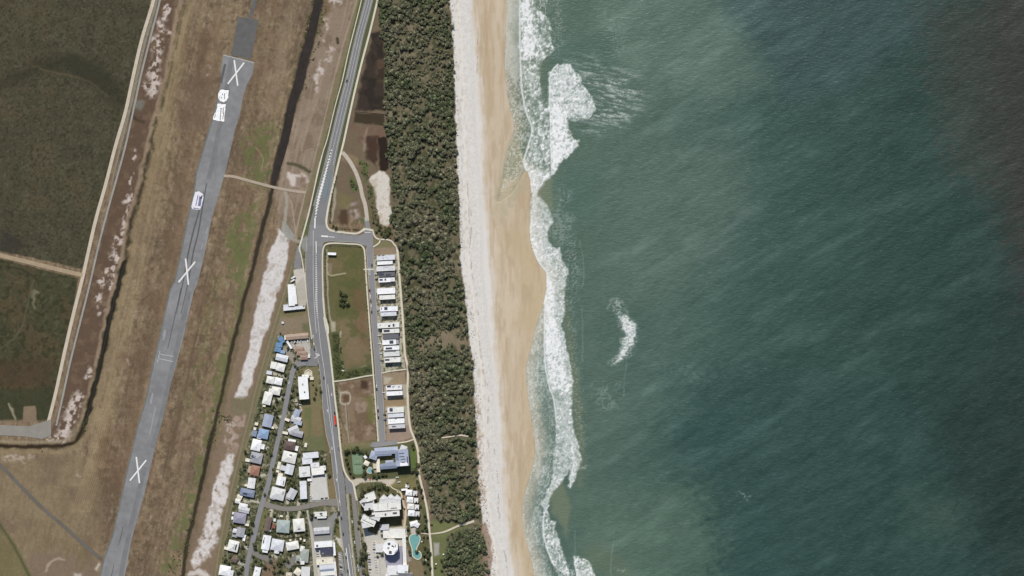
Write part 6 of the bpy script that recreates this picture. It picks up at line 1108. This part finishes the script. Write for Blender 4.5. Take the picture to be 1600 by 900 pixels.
# --- garden trees, placed on the open ground between the buildings
FOOT = [b for B in BLD for b in B[3]]
roads_ = [[(497, 564), (470, 568), (457, 582), (449, 620), (440, 665), (429, 712), (419, 757), (406, 800), (394, 850), (384, 905)], [(412, 787), (445, 795), (485, 790), (532, 785)], [(482, 797), (488, 840), (492, 905)], [(394, 862), (426, 880)], [(458, 868), (448, 890)]]
def clear_of(x, y, r):
    for b in FOOT:
        a = R(b[4]); dx, dy = x - b[0], y - b[1]; u = abs(dx * math.cos(a) + dy * math.sin(a)) - b[2] / 2; v = abs(-dx * math.sin(a) + dy * math.cos(a)) - b[3] / 2
        if max(u, v) < r * .55: return False
    return min(segd(x, y, p) for p in roads_) > 4.2 + r * .3
gard = []; tries = 0
zone = [(468, 505), (448, 516), (434, 520), (424, 570), (412, 590), (402, 640), (392, 680), (378, 720), (366, 770), (355, 820), (344, 895), (520, 895), (526, 860), (530, 800), (512, 790), (512, 705), (476, 700), (466, 640), (490, 580), (462, 545)]
def far(x, y, d, L): return all(math.hypot(x - q[0], y - q[1]) > d for q in L)
while tries < 9000 and len(gard) < 150:
    tries += 1; x = trnd.uniform(344, 530); y = trnd.uniform(520, 898)
    if not bool(inside(np.array(x), np.array(y), zone)): continue
    if 484 < x < 522 and 738 < y < 898: continue
    if 474 < x < 514 and 633 < y < 705: continue
    r = trnd.choice([1.6, 2.0, 2.4, 2.9, 3.5])
    if float(fbm(np.float32(x), np.float32(y), 20, 2, 510)) < .36: continue
    if clear_of(x, y, r) and far(x, y, 4.2, gard): gard.append((x, y, r))
man = [(464, 574, 2.6), (461, 571, 3), (466, 634, 2.6), (468, 628, 3), (453, 632, 3), (452, 636, 3.2), (494, 606, 2.6), (493, 614, 2.4), (491, 622, 2.8), (502, 611, 2.4), (469, 586, 3), (468, 611, 2.4), (489, 601, 2), (515, 742, 3), (508, 722, 3.2), (514, 743, 3), (502, 715, 2.4), (487, 802, 4.6), (486, 808, 3.6), (423, 876, 3.6), (434, 879, 3.2), (444, 874, 3.4), (450, 876, 3.8), (395, 882, 4), (396, 888, 3.4), (414, 884, 4.2), (408, 880, 3), (437, 890, 3.6), (442, 893, 3), (352, 873, 4.2), (357, 879, 4), (377, 873, 3.6), (372, 892, 3.8), (398, 850, 4.2), (399, 856, 3.4), (394, 815, 4), (396, 819, 3), (388, 832, 3.2), (394, 831, 3), (414, 772, 2.6), (450, 764, 4), (453, 759, 3.6), (456, 756, 3.4), (447, 800, 2), (428, 738, 3.4), (427, 733, 3), (459, 841, 2), (470, 738 + 22, 2)]
gard = [g for g in gard if all(math.hypot(g[0] - m[0], g[1] - m[1]) > 3.5 for m in man)] + man
# resort and apartment grounds
man2 = [(569, 765, 4.5), (576, 761, 5), (584, 758, 5), (592, 760, 5.2), (600, 758, 4.6), (605, 762, 4), (565, 772, 4), (562, 778, 3.6), (592, 770, 3), (604, 772, 3), (614, 771, 3), (624, 773, 2.6), (566, 792, 4), (565, 798, 3.6), (563, 806, 3.6), (561, 815, 3), (566, 785, 3), (560, 825, 2.2), (566, 834, 2.6), (597, 836, 2.6), (569, 850, 4.4), (571, 855, 3.6), (565, 861, 4.6), (572, 866, 4.6), (566, 871, 5), (563, 877, 4.4), (568, 881, 3.6), (590, 869, 2.6), (597, 865, 3.4), (568, 892, 4), (573, 896, 4.4),
        (637, 825, 3.2), (652, 829, 4), (651, 861, 3.4), (640, 861, 3.2), (641, 865, 3), (636, 840, 2.4), (634, 848, 2), (660, 828, 3), (664, 822, 3.4), (667, 828, 3.4), (662, 838, 2.4), (668, 838, 2.6), (661, 845, 2), (664, 855, 3.4), (668, 859, 3.8), (672, 864, 3.6), (663, 866, 3.8), (668, 870, 4), (662, 875, 4.2), (668, 878, 3.8), (672, 886, 3), (664, 893, 2.4), (680, 886, 2), (690, 875, 3), (693, 882, 3.2), (690, 890, 2.8), (658, 765, 3.6), (654, 758, 4), (648, 762, 3.6), (652, 752, 3.2), (660, 775, 3), (657, 790, 2.6), (664, 805, 3), (666, 812, 3.2), (630, 779, 2), (631, 770, 2), (632, 795, 2),
        (541, 705, 4.4), (545, 703, 4), (552, 702, 4.6), (558, 700, 4.4), (562, 705, 4), (566, 706, 3), (541, 716, 3.2), (543, 722, 3.4), (545, 730, 3), (547, 738, 3), (552, 744, 2.8), (572, 706, 3.4), (574, 709, 3), (570, 721, 2), (576, 718, 2.6), (568, 728, 3), (570, 738, 3.6), (568, 742, 3.6), (571, 746, 3), (584, 742, 3.6), (592, 743, 3.4), (598, 741, 3.6), (603, 741, 3), (579, 727, 2), (582, 735, 2.6), (645, 695, 3), (646, 700, 2.6), (644, 735, 3.6), (649, 733, 3.6), (653, 726, 4), (652, 737, 4), (637, 756, 4), (588, 747, 2.4)]
man2 = [m for m in man2]
park = [(532, 457, 4), (536, 461, 4.2), (533, 467, 4), (539, 468, 4), (543, 474, 4.2), (537, 476, 3.8), (532, 475, 3.2), (541, 461, 3)]
others = [(600, 368, 3.2), (596, 364, 3), (606, 367, 3.2), (609, 362, 3), (592, 358, 3), (588, 362, 2.4), (602, 374 - 3, 2.6), (594, 354, 2.6), (588, 350, 2.2), (583, 347, 2.2), (525, 356, 3.6), (521, 353, 2.4), (501, 611, 2.6), (527, 62 + 0, 2)]
others = others[:-1]
near = [B for B in BLD if B[0]]
def locate(x, y):
    B = min(near, key=lambda B: min(math.hypot(x - b[0], y - b[1]) - .3 * (b[2] + b[3]) / 2 for b in B[3])); dx, dy = x - B[1], y - B[2]
    if abs(dx) > 2 * abs(dy): d = 'right of' if dx > 0 else 'left of'
    elif abs(dy) > 2 * abs(dx): d = 'below' if dy > 0 else 'above'
    else: d = ('below' if dy > 0 else 'above') + (' right of' if dx > 0 else ' left of')
    return d + ' ' + B[0]
ORD = ['', 'second ', 'third ', 'fourth ', 'fifth ', 'sixth ', 'seventh ', 'eighth ', 'ninth ', 'tenth ', 'eleventh ', 'twelfth ', 'thirteenth ', 'fourteenth ', 'fifteenth ', 'sixteenth ']
def lab_group(items, noun, adj):
    d = {}
    for it in items: d.setdefault(locate(it[0], it[1]), []).append(it)
    out = []
    for k, v in d.items():
        v.sort(key=lambda t: (t[1], t[0]))
        for i, it in enumerate(v):
            a = adj(it); lab = f'{a} {noun} {k}' if len(v) == 1 else f'{a} {noun} {k}, {ORD[i].strip() or "first"} from the top'
            out.append((it, lab))
    return out
adj = lambda it: 'large bushy' if it[2] > 3.7 else 'rounded green' if it[2] > 2.5 else 'small green' if it[2] > 1.7 else 'very small'
for it, lab in lab_group(gard + man2, 'tree', adj):
    tree('garden_tree', it[0], it[1], it[2], lab, 'tree', 'trees in the gardens and grounds', 'garden', 1.0 if it[2] > 2 else .5, True)
pk = sorted(park, key=lambda t: (t[1], t[0]))
for i, it in enumerate(pk): tree('park_tree', it[0], it[1], it[2], f'green tree in the lone clump on the park grass, {ORD[i].strip() or "first"} from the top', 'tree', 'clump of trees in the park block', 'garden', .8)
for i, it in enumerate(sorted(others, key=lambda t: (t[1], t[0]))): tree('verge_tree', it[0], it[1], it[2], f'dark tree near the street junction north of the beach houses, {ORD[i].strip() or "first"} from the top', 'tree', 'trees around the street junction', 'garden', .8)
TEN = ['', 'first', 'second', 'third', 'fourth', 'fifth', 'sixth', 'seventh', 'eighth', 'ninth', 'tenth', 'eleventh', 'twelfth', 'thirteenth', 'fourteenth', 'fifteenth', 'sixteenth', 'seventeenth', 'eighteenth', 'nineteenth']
def ordn(i):
    i += 1
    return TEN[i] if i < 20 else {20: 'twentieth', 30: 'thirtieth'}.get(i) or {2: 'twenty ', 3: 'thirty '}[i // 10] + TEN[i % 10]
# planted rows beside the footpaths
rows = [('in the planted row left of the park', [(508.5, 392), (508, 430), (510, 470), (513, 505)], 26, 1.5), ('in the planted row right of the park', [(570, 398), (571.5, 430), (573.5, 470), (577, 520), (580, 570)], 32, 1.3), ('in the hedge along the north edge of the park', [(515, 384), (540, 384.5), (563, 386)], 15, 1.5),
        ('in the dark hedge above the junction', [(526, 275), (520, 300), (516.5, 325), (515.5, 348)], 24, 1.7), ('in the side road hedge', [(528, 356.5), (545, 358.5), (560, 359)], 10, 1.5), ('right of the brown vacant lots', [(583.5, 600), (586, 640), (589, 685)], 20, 1.4),
        ('left of the brown vacant lots', [(526, 604), (529, 640), (534, 690)], 16, 1.5), ('on the service road median', [(547.5, 775), (550, 810), (554, 850), (559, 890)], 24, 1.6), ('on the right verge of the service road', [(559, 790), (562, 825), (566, 860)], 10, 1.5),
        ('in the front gardens of the beach houses', [(588, 411), (590, 440), (592, 470), (594, 515), (597, 545), (601, 612), (605, 665)], 22, 1.2), ('in the planted row behind the beach houses', [(620.5, 400), (622, 440), (626.5, 500), (629, 560)], 22, .9)]
for where, pl, n, r0 in rows:
    S_ = spline(pl, 8)
    for i in range(n):
        t = (i + trnd.uniform(-.25, .25)) / (n - 1) * (len(S_) - 1); t = max(0, min(len(S_) - 1.001, t)); a = S_[int(t)]; q = S_[int(t) + 1]; f = t - int(t)
        shrub(a[0] + (q[0] - a[0]) * f + trnd.uniform(-.5, .5), a[1] + (q[1] - a[1]) * f, r0 * trnd.uniform(.6, 1.25), ordn(i) + ' shrub from the ' + ('left ' if abs(pl[-1][0] - pl[0][0]) > abs(pl[-1][1] - pl[0][1]) else 'top ') + where, 'shrubs ' + where, 'garden', 'planted_shrub')
# dense belts of bushes at the foot of the park: one mass each
def belt(name, label, polys, n, r0, kind, cat='shrubbery'):
    VV = []; QF = []; off = 0; c = 0
    while c < n:
        P = polys[c % len(polys)]; xs = [p[0] for p in P]; ys = [p[1] for p in P]; x = trnd.uniform(min(xs), max(xs)); y = trnd.uniform(min(ys), max(ys))
        if not bool(inside(np.array(x), np.array(y), P)): continue
        r = r0 * trnd.uniform(.6, 1.3); V, _, F = CR[trnd.randrange(8)]; VV.append(V * r + np.array([x - 800, 450 - y, gz(x, y) - .15 * r], np.float32)); QF.append(F + off); off += len(V); c += 1
    tag(bulk(name, VV, QF, kind), label, cat, None, 'stuff')
belt('shrubbery', 'tangled green shrubbery wrapping the lower left corner of the park block', [[(519, 522), (530, 522), (535, 560), (522, 560)], [(521, 560), (536, 562), (540, 584), (523, 594)], [(540, 582), (582, 574), (584, 583), (540, 590)]], 150, 1.7, m_gleaf)
belt('ditch_scrub', 'patchy green scrub growing along the open drains of the airfield', [[(496, 0), (512, 0), (506, 50), (490, 60)], [(488, 0), (491, 0), (478, 60), (474, 60)], [(505, 30), (508, 40), (478, 140), (474, 130)], [(330, 640), (348, 640), (335, 700), (322, 700)], [(340, 648), (365, 650), (360, 660), (340, 660)], [(296, 800), (306, 800), (292, 880), (282, 890)], [(262, 880), (284, 850), (286, 900), (262, 902)], [(130, 660), (140, 640), (136, 672), (128, 680)]], 210, 1.3, m_gleaf)
belt('marsh_scrub', 'green scrub patches on the rough ground beside the dirt path', [[(561, 252), (574, 254), (576, 280), (567, 280)], [(547, 278), (558, 290), (558, 298), (549, 296)], [(573, 288), (583, 292), (584, 318), (576, 318)], [(580, 320), (590, 325), (592, 350), (583, 350)], [(586, 348), (612, 356), (612, 366), (596, 364)], [(600, 355), (613, 354), (613, 374), (604, 372)]], 170, 1.5, m_gleaf)
VV = []; QF = []; off = 0; c = 0
while c < 760:
    x = trnd.uniform(344, 530); y = trnd.uniform(520, 898)
    if not bool(inside(np.array(x), np.array(y), zone)) or (484 < x < 522 and 738 < y < 898) or (474 < x < 514 and 633 < y < 705): continue
    r = trnd.uniform(.7, 1.6)
    if not clear_of(x, y, r): continue
    V, _, F = CR[trnd.randrange(8)]; VV.append(V * r + np.array([x - 800, 450 - y, -.1 * r], np.float32)); QF.append(F + off); off += len(V); c += 1
tag(bulk('garden_shrubbery', VV, QF, m_gleaf), 'low bushes and hedges filling the village gardens between the houses', 'shrubbery', None, 'stuff')
lone = [(472, 73, 1.6), (478, 85, .9), (451, 180, 1.4), (528, 66, 1.8), (240, 140, 1), (66, 705, 1.5), (500, 271, 1.1), (461, 145, 1.3), (438, 202, 1.2)]
LL = ['lone dark bush on the left bank of the wide drain near the top', 'small bush just below the lone dark bush on the left drain bank', 'dark bush on the left bank halfway down the wide drain', 'single dark bush on the pinkish ground beside the upper coast road', 'tiny bush at the edge of the western ditch', 'small bush below the curved ditch in the lower left', 'tiny dark bush beside the pale path west of the striped median', 'dark bush on the left bank between two others of the wide drain', 'lowest dark bush on the left bank of the wide drain']
for (x, y, r), l in zip(lone, LL): shrub(x, y, r, l, None, 'garden', 'bush', 'bush')

# ================================================================== VEHICLES, LAMPS, FURNITURE
m_tyre = mat('tyre_rubber', (40, 40, 42), (), .9, .1); m_cg = mat('car_glass', (34, 38, 44), (), .1, .6)
CC = {'white': (236, 236, 236), 'silver': (184, 186, 190), 'dark': (48, 50, 56), 'grey': (110, 112, 116), 'red': (190, 60, 46), 'blue': (60, 84, 130)}
def car_meshes(L=4.6, w=1.85, h=1.45):
    b = MB(); prof = [(-L / 2, .35), (-L / 2, .85), (-L / 2 + .15, .95), (L / 2 - 1.25, .98), (L / 2 - .25, .80), (L / 2, .62), (L / 2, .35)]; n = len(prof)
    V = [(x, s * (w / 2 - (.08 if z > .8 else 0)), z) for s in (-1, 1) for x, z in prof]; b.add(V, [tuple(range(n)), tuple(range(2 * n - 1, n - 1, -1))] + [(i, n + i, n + (i + 1) % n, (i + 1) % n) for i in range(n)])
    rf = MB(); x0, x1 = -L / 2 + .85, L / 2 - 2.05; V = [(x0, -.66, h), (x1, -.66, h), (x1, .66, h), (x0, .66, h), (x0, -.66, h - .06), (x1, -.66, h - .06), (x1, .66, h - .06), (x0, .66, h - .06)]; rf.add(V, [(0, 1, 2, 3), (4, 7, 6, 5), (0, 4, 5, 1), (1, 5, 6, 2), (2, 6, 7, 3), (3, 7, 4, 0)])
    g = MB(); V = [(-L / 2 + .3, -.82, .96), (L / 2 - 1.3, -.82, .96), (L / 2 - 1.3, .82, .96), (-L / 2 + .3, .82, .96), (x0, -.655, h - .03), (x1, -.655, h - .03), (x1, .655, h - .03), (x0, .655, h - .03)]; g.add(V, [(0, 3, 2, 1), (4, 5, 6, 7), (0, 1, 5, 4), (1, 2, 6, 5), (2, 3, 7, 6), (3, 0, 4, 7)])
    wh = MB(); n = 14
    V = [(.32 * math.cos(6.283 * i / n), s, .32 * math.sin(6.283 * i / n)) for s in (-.1, .1) for i in range(n)]; wh.add(V, [tuple(range(n)), tuple(range(2 * n - 1, n - 1, -1))] + [((i + 1) % n, i, n + i, n + (i + 1) % n) for i in range(n)])
    return b, rf, g, wh
cb, crf, cg, cwh = car_meshes(); WHM = mesh_from('wheel', cwh.V, cwh.F, m_tyre); GLM = mesh_from('window_glass', cg.V, cg.F, m_cg); CB = {}; CRM = {}
for k, v in CC.items():
    mm = mat('car_paint_' + k, v, (), .3, .5); CB[k] = mesh_from('body', cb.V, cb.F, mm); CRM[k] = mesh_from('roof', crf.V, crf.F, mm)
def car(x, y, ang, col, label, group='cars on the roads and in the car parks', z=.7):
    e = empty('parked_car' if 'parked' in label else 'car', W(x, y, z), -R(ang)); link('body', CB[col], e); link('roof', CRM[col], e); link('window_glass', GLM, e)
    for sx in (-1.4, 1.4):
        for sy in (-.84, .84): q = link('wheel', WHM, e); q.location = (sx, sy, .32)
    tag(e, label, 'car', group)
cars = [(542, 126.5, 105, 'dark', 'dark car driving on the upper coast road near the top of the photo'), (518.5, 616.5, 84, 'white', 'white car near the right edge of the coast road beside the vacant lot'), (506, 590.5, 84, 'dark', 'dark car on the left side of the coast road by the white apartment block'), (509.5, 516, 86, 'white', 'white car parked in the footpath bay right of the coast road'), (512, 642, 84, 'white', 'white car on the coast road just above left of the red bus'),
        (489.5, 525.5, 85, 'white', 'white car parked on the left roadside at the end of the tiled motel wing'), (490.5, 537.5, 85, 'white', 'white car parked on the left roadside beside the motel car park'), (491.2, 545.5, 85, 'dark', 'dark car parked on the left roadside nearest the motel corner'), (523, 645.5, 84, 'dark', 'dark car just in front of the red bus'), (519, 700.5, 83, 'white', 'white car alone on the coast road left of the blue roofed apartments'),
        (529.5, 701, 83, 'grey', 'grey car at the right edge of the coast road near the tennis court'), (526, 750, 84, 'white', 'white car on the coast road above the cross street'), (531, 784, 84, 'white', 'white car on the coast road at the mouth of the cross street'), (533, 803, 84, 'white', 'white car on the coast road below the cross street mouth'), (533.8, 810, 84, 'dark', 'dark car following the white one below the cross street mouth'), (536.3, 834.5, 84, 'dark', 'dark car on the coast road beside the light grey gabled shop'),
        (540, 866, 83, 'white', 'white car on the coast road near the navy roofed shop'), (541, 871, 83, 'dark', 'dark car on the coast road near the navy roofed shop'), (543.6, 892, 83, 'dark', 'dark car on the coast road near the bottom edge'), (551, 870, 84, 'white', 'white car right of the coast road median line near the bottom'), (559.3, 884.5, 83, 'white', 'white car on the service road, upper of two near the bottom edge'), (560, 890.5, 83, 'white', 'white car on the service road, lower of two near the bottom edge'),
        (550.5, 815, 84, 'white', 'white car parked at the top of the service road'), (554.3, 847, 84, 'white', 'white car parked midway along the service road'), (452, 598, 100, 'white', 'white car on the village street left of the long white apartment block'), (469, 632, 15, 'white', 'white car on the drive below left of the long white apartment block'),
        (577.8, 454, 88, 'dark', 'dark car parked on the straight street, topmost in its line'), (578.8, 463, 88, 'white', 'white car parked second in the line on the straight street'), (579.3, 470.5, 88, 'dark', 'dark car parked third in the line on the straight street'), (580.2, 478, 88, 'white', 'white car parked fourth in the line on the straight street'), (580.8, 487.5, 88, 'dark', 'dark car parked last in the line on the straight street'),
        (581.2, 414.5, 90, 'dark', 'dark car parked beside the northernmost beach houses'), (588.4, 603, 87, 'white', 'white car parked on the straight street beside the footpath crossing'), (588.8, 608.5, 87, 'dark', 'dark car parked just behind the white one by the footpath crossing'), (590.6, 636.5, 87, 'white', 'white car parked on the straight street beside the southern group of houses'), (590.9, 642, 87, 'dark', 'dark car parked behind the white one beside the southern group'), (591.6, 652.5, 87, 'dark', 'dark car parked lowest on the straight street'),
        (620.5, 745.8, -8, 'white', 'white car parked in the shadow below the blue roofed apartments'), (623.3, 753, -10, 'white', 'white car parked on the forecourt below the apartments, lower of two'), (578, 748, 85, 'red', 'red car parked on the pale forecourt below the tennis court'), (582, 747.5, 85, 'grey', 'grey car parked next to the red one below the tennis court'),
        (486, 774.5, 0, 'white', 'white car parked in the lower left corner of the concrete yard'), (486.5, 778.5, 0, 'silver', 'silver car parked lowest in the corner of the concrete yard'), (503.5, 778.8, -8, 'dark', 'dark car parked at the lower edge of the concrete yard, left of two'), (510, 778, -8, 'dark', 'dark car parked at the lower edge of the concrete yard, right of two'),
        (474, 697, 85, 'white', 'white car parked on the grass right of the dark brown house')]
for c in cars[:-1]: car(*c)
for i, x in enumerate((456.5, 461, 465.5, 470.5, 481)):
    car(x, 534.5 - i * .5, 80, ['silver', 'white', 'white', 'silver', 'white'][i], f'{["silver", "white", "white", "silver", "white"][i]} car parked below the tiled motel wing, {ORD[i].strip() or "first"} from the left')
cols_ = ['white', 'silver', 'white', 'dark', 'white', 'grey', 'white', 'white', 'blue', 'silver', 'white', 'dark']
for i in range(9):
    c = cols_[(i * 5) % 12]; car(576 + i * .35, 862.5 + i * 3.9, 5, c, f'{c} car parked in the left row of the hotel car park, {ORD[i].strip() or "first"} from the top')
for i, y in enumerate((846.5, 850.5, 854.5, 858.5, 862.5)):
    c = cols_[(i * 7 + 2) % 12]; car(585, y, 3, c, f'{c} car parked beside the square pale annex, {ORD[i].strip() or "first"} from the top')
for i in range(7):
    c = cols_[(i * 3 + 1) % 12]; car(587 + i * .4, 870.5 + i * 3.9, 4, c, f'{c} car parked in the right row of the hotel car park, {ORD[i].strip() or "first"} from the top')
for i in range(5):
    c = cols_[(i * 4) % 12]; car(495.5 + i * .3, 853.5 + i * 3.6, 0, c, f'{c} car parked behind the navy roofed shop, {ORD[i].strip() or "first"} from the top')
for i in range(9):
    c = cols_[(i * 7) % 12]; car(530.8 + i * .42, 866.5 + i * 3.9, 32 if i < 5 else 18, c, f'{c} car parked in the angled roadside bays, {ORD[i].strip() or "first"} from the top')
for i, (x, y) in enumerate(((593.5, 404.5), (590, 428), (591.5, 436.5), (593, 456.5), (594, 484.5), (595, 524), (596, 537), (598, 552), (599.5, 563), (602.5, 613.5), (604.5, 648), (605, 656))):
    c = cols_[(i * 5 + 1) % 12]
    if i == 0: continue
    car(x - 3.2, y, 0, c, f'{c} car parked in a driveway of the beach houses, {ORD[i - 1].strip() or "first"} from the top')
def box_vehicle(name, label, x, y, ang, L, w, h, col, cabL, cat, n_wheels=3, seg=1):
    e = empty(name, W(x, y, .7), -R(ang)); mm = mat(name + '_paint', col, ((.8, .05, 2),), .4, .4)
    SL = (L - cabL - .4 * seg) / seg
    for s_ in range(seg):
        b = MB(); x0 = -L / 2 + s_ * (SL + .4); b.box(x0 + SL / 2, 0, .7, SL, w, h - .7); b.box(x0 + SL / 2, 0, h, SL - .6, w - .5, .12); b.build('body', mm, e)
    b = MB(); b.box(L / 2 - cabL / 2, 0, .5, cabL, w - .1, h - .9); b.build('cab', mm, e); g = MB(); g.box(L / 2 - .25, 0, h - 1.5, .56, w - .3, .8); g.build('windscreen', m_cg, e)
    for i in range(n_wheels):
        for sy in (-1, 1): q = link('wheel', WHM, e); q.scale = (1.5, 1.5, 1.5); q.location = (-L / 2 + 1.3 + i * (L - 2.6) / (n_wheels - 1), sy * (w / 2 - .1), .48)
    tag(e, label, cat)
box_vehicle('articulated_bus', 'long red articulated bus at the right edge of the coast road beside the vacant lot', 523.8, 656.5, 264, 14.5, 2.6, 3.2, (214, 66, 50), 1.6, 'bus', 5, 2)
box_vehicle('parked_truck', 'white truck parked in the yard above the warehouse, upper of two', 458.5, 433.5, 150, 7, 2.4, 3, (228, 228, 228), 1.8, 'truck')
box_vehicle('parked_truck', 'white truck parked in the yard above the warehouse, lower of two', 457.5, 438.5, 150, 7, 2.4, 3, (200, 202, 206), 1.8, 'truck')
# street lamps: slim poles with an arm over the road
pb = MB(); pb.cyl(0, 0, 0, 9, .12, 8, .07); POLE = mesh_from('pole', pb.V, pb.F, m_vent); pb = MB(); pb.box(1.1, 0, 8.85, 2.2, .08, .08); pb.box(2.3, 0, 8.78, .8, .28, .14); ARM = mesh_from('lamp_arm', pb.V, pb.F, m_vent)
for i, (x, y, a, l) in enumerate([(534, 355, -90, 'left of two by the side road verge'), (546, 358, -90, 'right of two by the side road verge'), (489, 400, 0, 'beside the road left of the park block'), (484, 462, 0, 'beside the road at the long white warehouse'), (500, 560, 0, 'by the motel street junction'), (519.5, 771, 0, 'above the mouth of the cross street'), (519, 792, 0, 'below the mouth of the cross street'), (484, 788, 90, 'on the cross street below the concrete yard'), (450.5, 797, 90, 'on the cross street above the pale green house'), (611, 578.5, 90, 'left of two beside the crossing footpath of the beach houses'), (623, 577, 90, 'right of two beside the crossing footpath of the beach houses'), (525, 232, 0, 'beside the upper coast road at the striped median')]):
    e = empty('street_lamp', W(x, y, .1), R(a)); link('pole', POLE, e); link('lamp_arm', ARM, e); tag(e, 'slim grey street lamp ' + l, 'street lamp', 'street lamps along the roads')
# fences
def fence(label, pl, h=1.6, m=None, sp_=4.0):
    e = empty('boundary_fence', W(*pl[0])); m = m or mat('fence_timber', (112, 104, 94), ((1, .15, 3),), .9, .1); b = MB(); ox, oy = pl[0]
    for a, q in zip(pl[:-1], pl[1:]):
        dx, dy = q[0] - a[0], q[1] - a[1]; L = math.hypot(dx, dy); b.box((a[0] + q[0]) / 2 - ox, oy - (a[1] + q[1]) / 2, .15, L, .14, h - .2, math.atan2(-dy, dx))
        for i in range(int(L / sp_) + 1): ps = MB(); ps.cyl(a[0] + dx * i * sp_ / L - ox, oy - a[1] - dy * i * sp_ / L, 0, h + .1, .12, 6); ps.build('post', m, e)
    b.build('panel', m, e); tag(e, label, 'fence')
fence('pale fence line across the top of the dark marsh block and down its right side', [(554, 174), (578, 176), (601, 178), (603, 200), (605, 225)], 1.2, mat('fence_pale', (168, 158, 140), (), .9, .1))
fence('dark timber fence below the white apartment block running to the road', [(455, 629), (474, 627)], 1.8); fence('dark timber fence above the silver slanted house', [(452, 641), (470, 638)], 1.8)
fence('dark fence between the back row houses below the L shaped house', [(404, 646), (440, 641)], 1.8); fence('fence curving behind the pale green house and the plain lane side house', [(406, 833), (425, 836), (447, 841), (470, 838), (481, 834)], 1.8)
fence('fence above the tall narrow white house and its neighbours', [(404, 834.5), (405, 860)], 1.6); fence('dark fence above the domed grey green building', [(455, 884), (488, 880)], 1.8); fence('long low fence above the four clustered shop roofs', [(472, 705), (506, 704)], 1.6)
fence('timber fence right of the big corner house', [(448, 760), (446, 784)], 1.6); fence('fence left of the long narrow pale shop', [(467, 750), (467.5, 780)], 1.6); fence('fence between the concrete yard and the long narrow pale shop', [(482.6, 750), (483.6, 784)], 1.6)
# garden benches, umbrellas by the pool
um = MB()
um.add([(1.4 * math.cos(R(60 * i)), 1.4 * math.sin(R(60 * i)), 2.1) for i in range(6)] + [(0, 0, 2.7)], [((i + 1) % 6, 6, i) for i in range(6)]); UMC = mesh_from('canopy', [v for v in um.V], [tuple(reversed(f)) for f in um.F], mat('canopy_white', (238, 236, 230), (), .8, .1))
um = MB(); um.cyl(0, 0, 0, 2.6, .05, 6); UMP = mesh_from('pole', um.V, um.F, m_vent)
for i, (x, y, l) in enumerate([(635.5, 837.5, 'left of the upper end of the long pool'), (659.5, 846, 'right of the long pool above its lower end'), (665.5, 875, 'among the trees below right of the long pool'), (681.5, 881, 'on the grass right of the coastal path near the bottom'), (693, 866, 'on the grass near the forest edge')]):
    e = empty('sun_umbrella', W(x, y, .1)); link('canopy', UMC, e); link('pole', UMP, e); tag(e, 'small white umbrella ' + l, 'umbrella', 'umbrellas in the resort grounds')
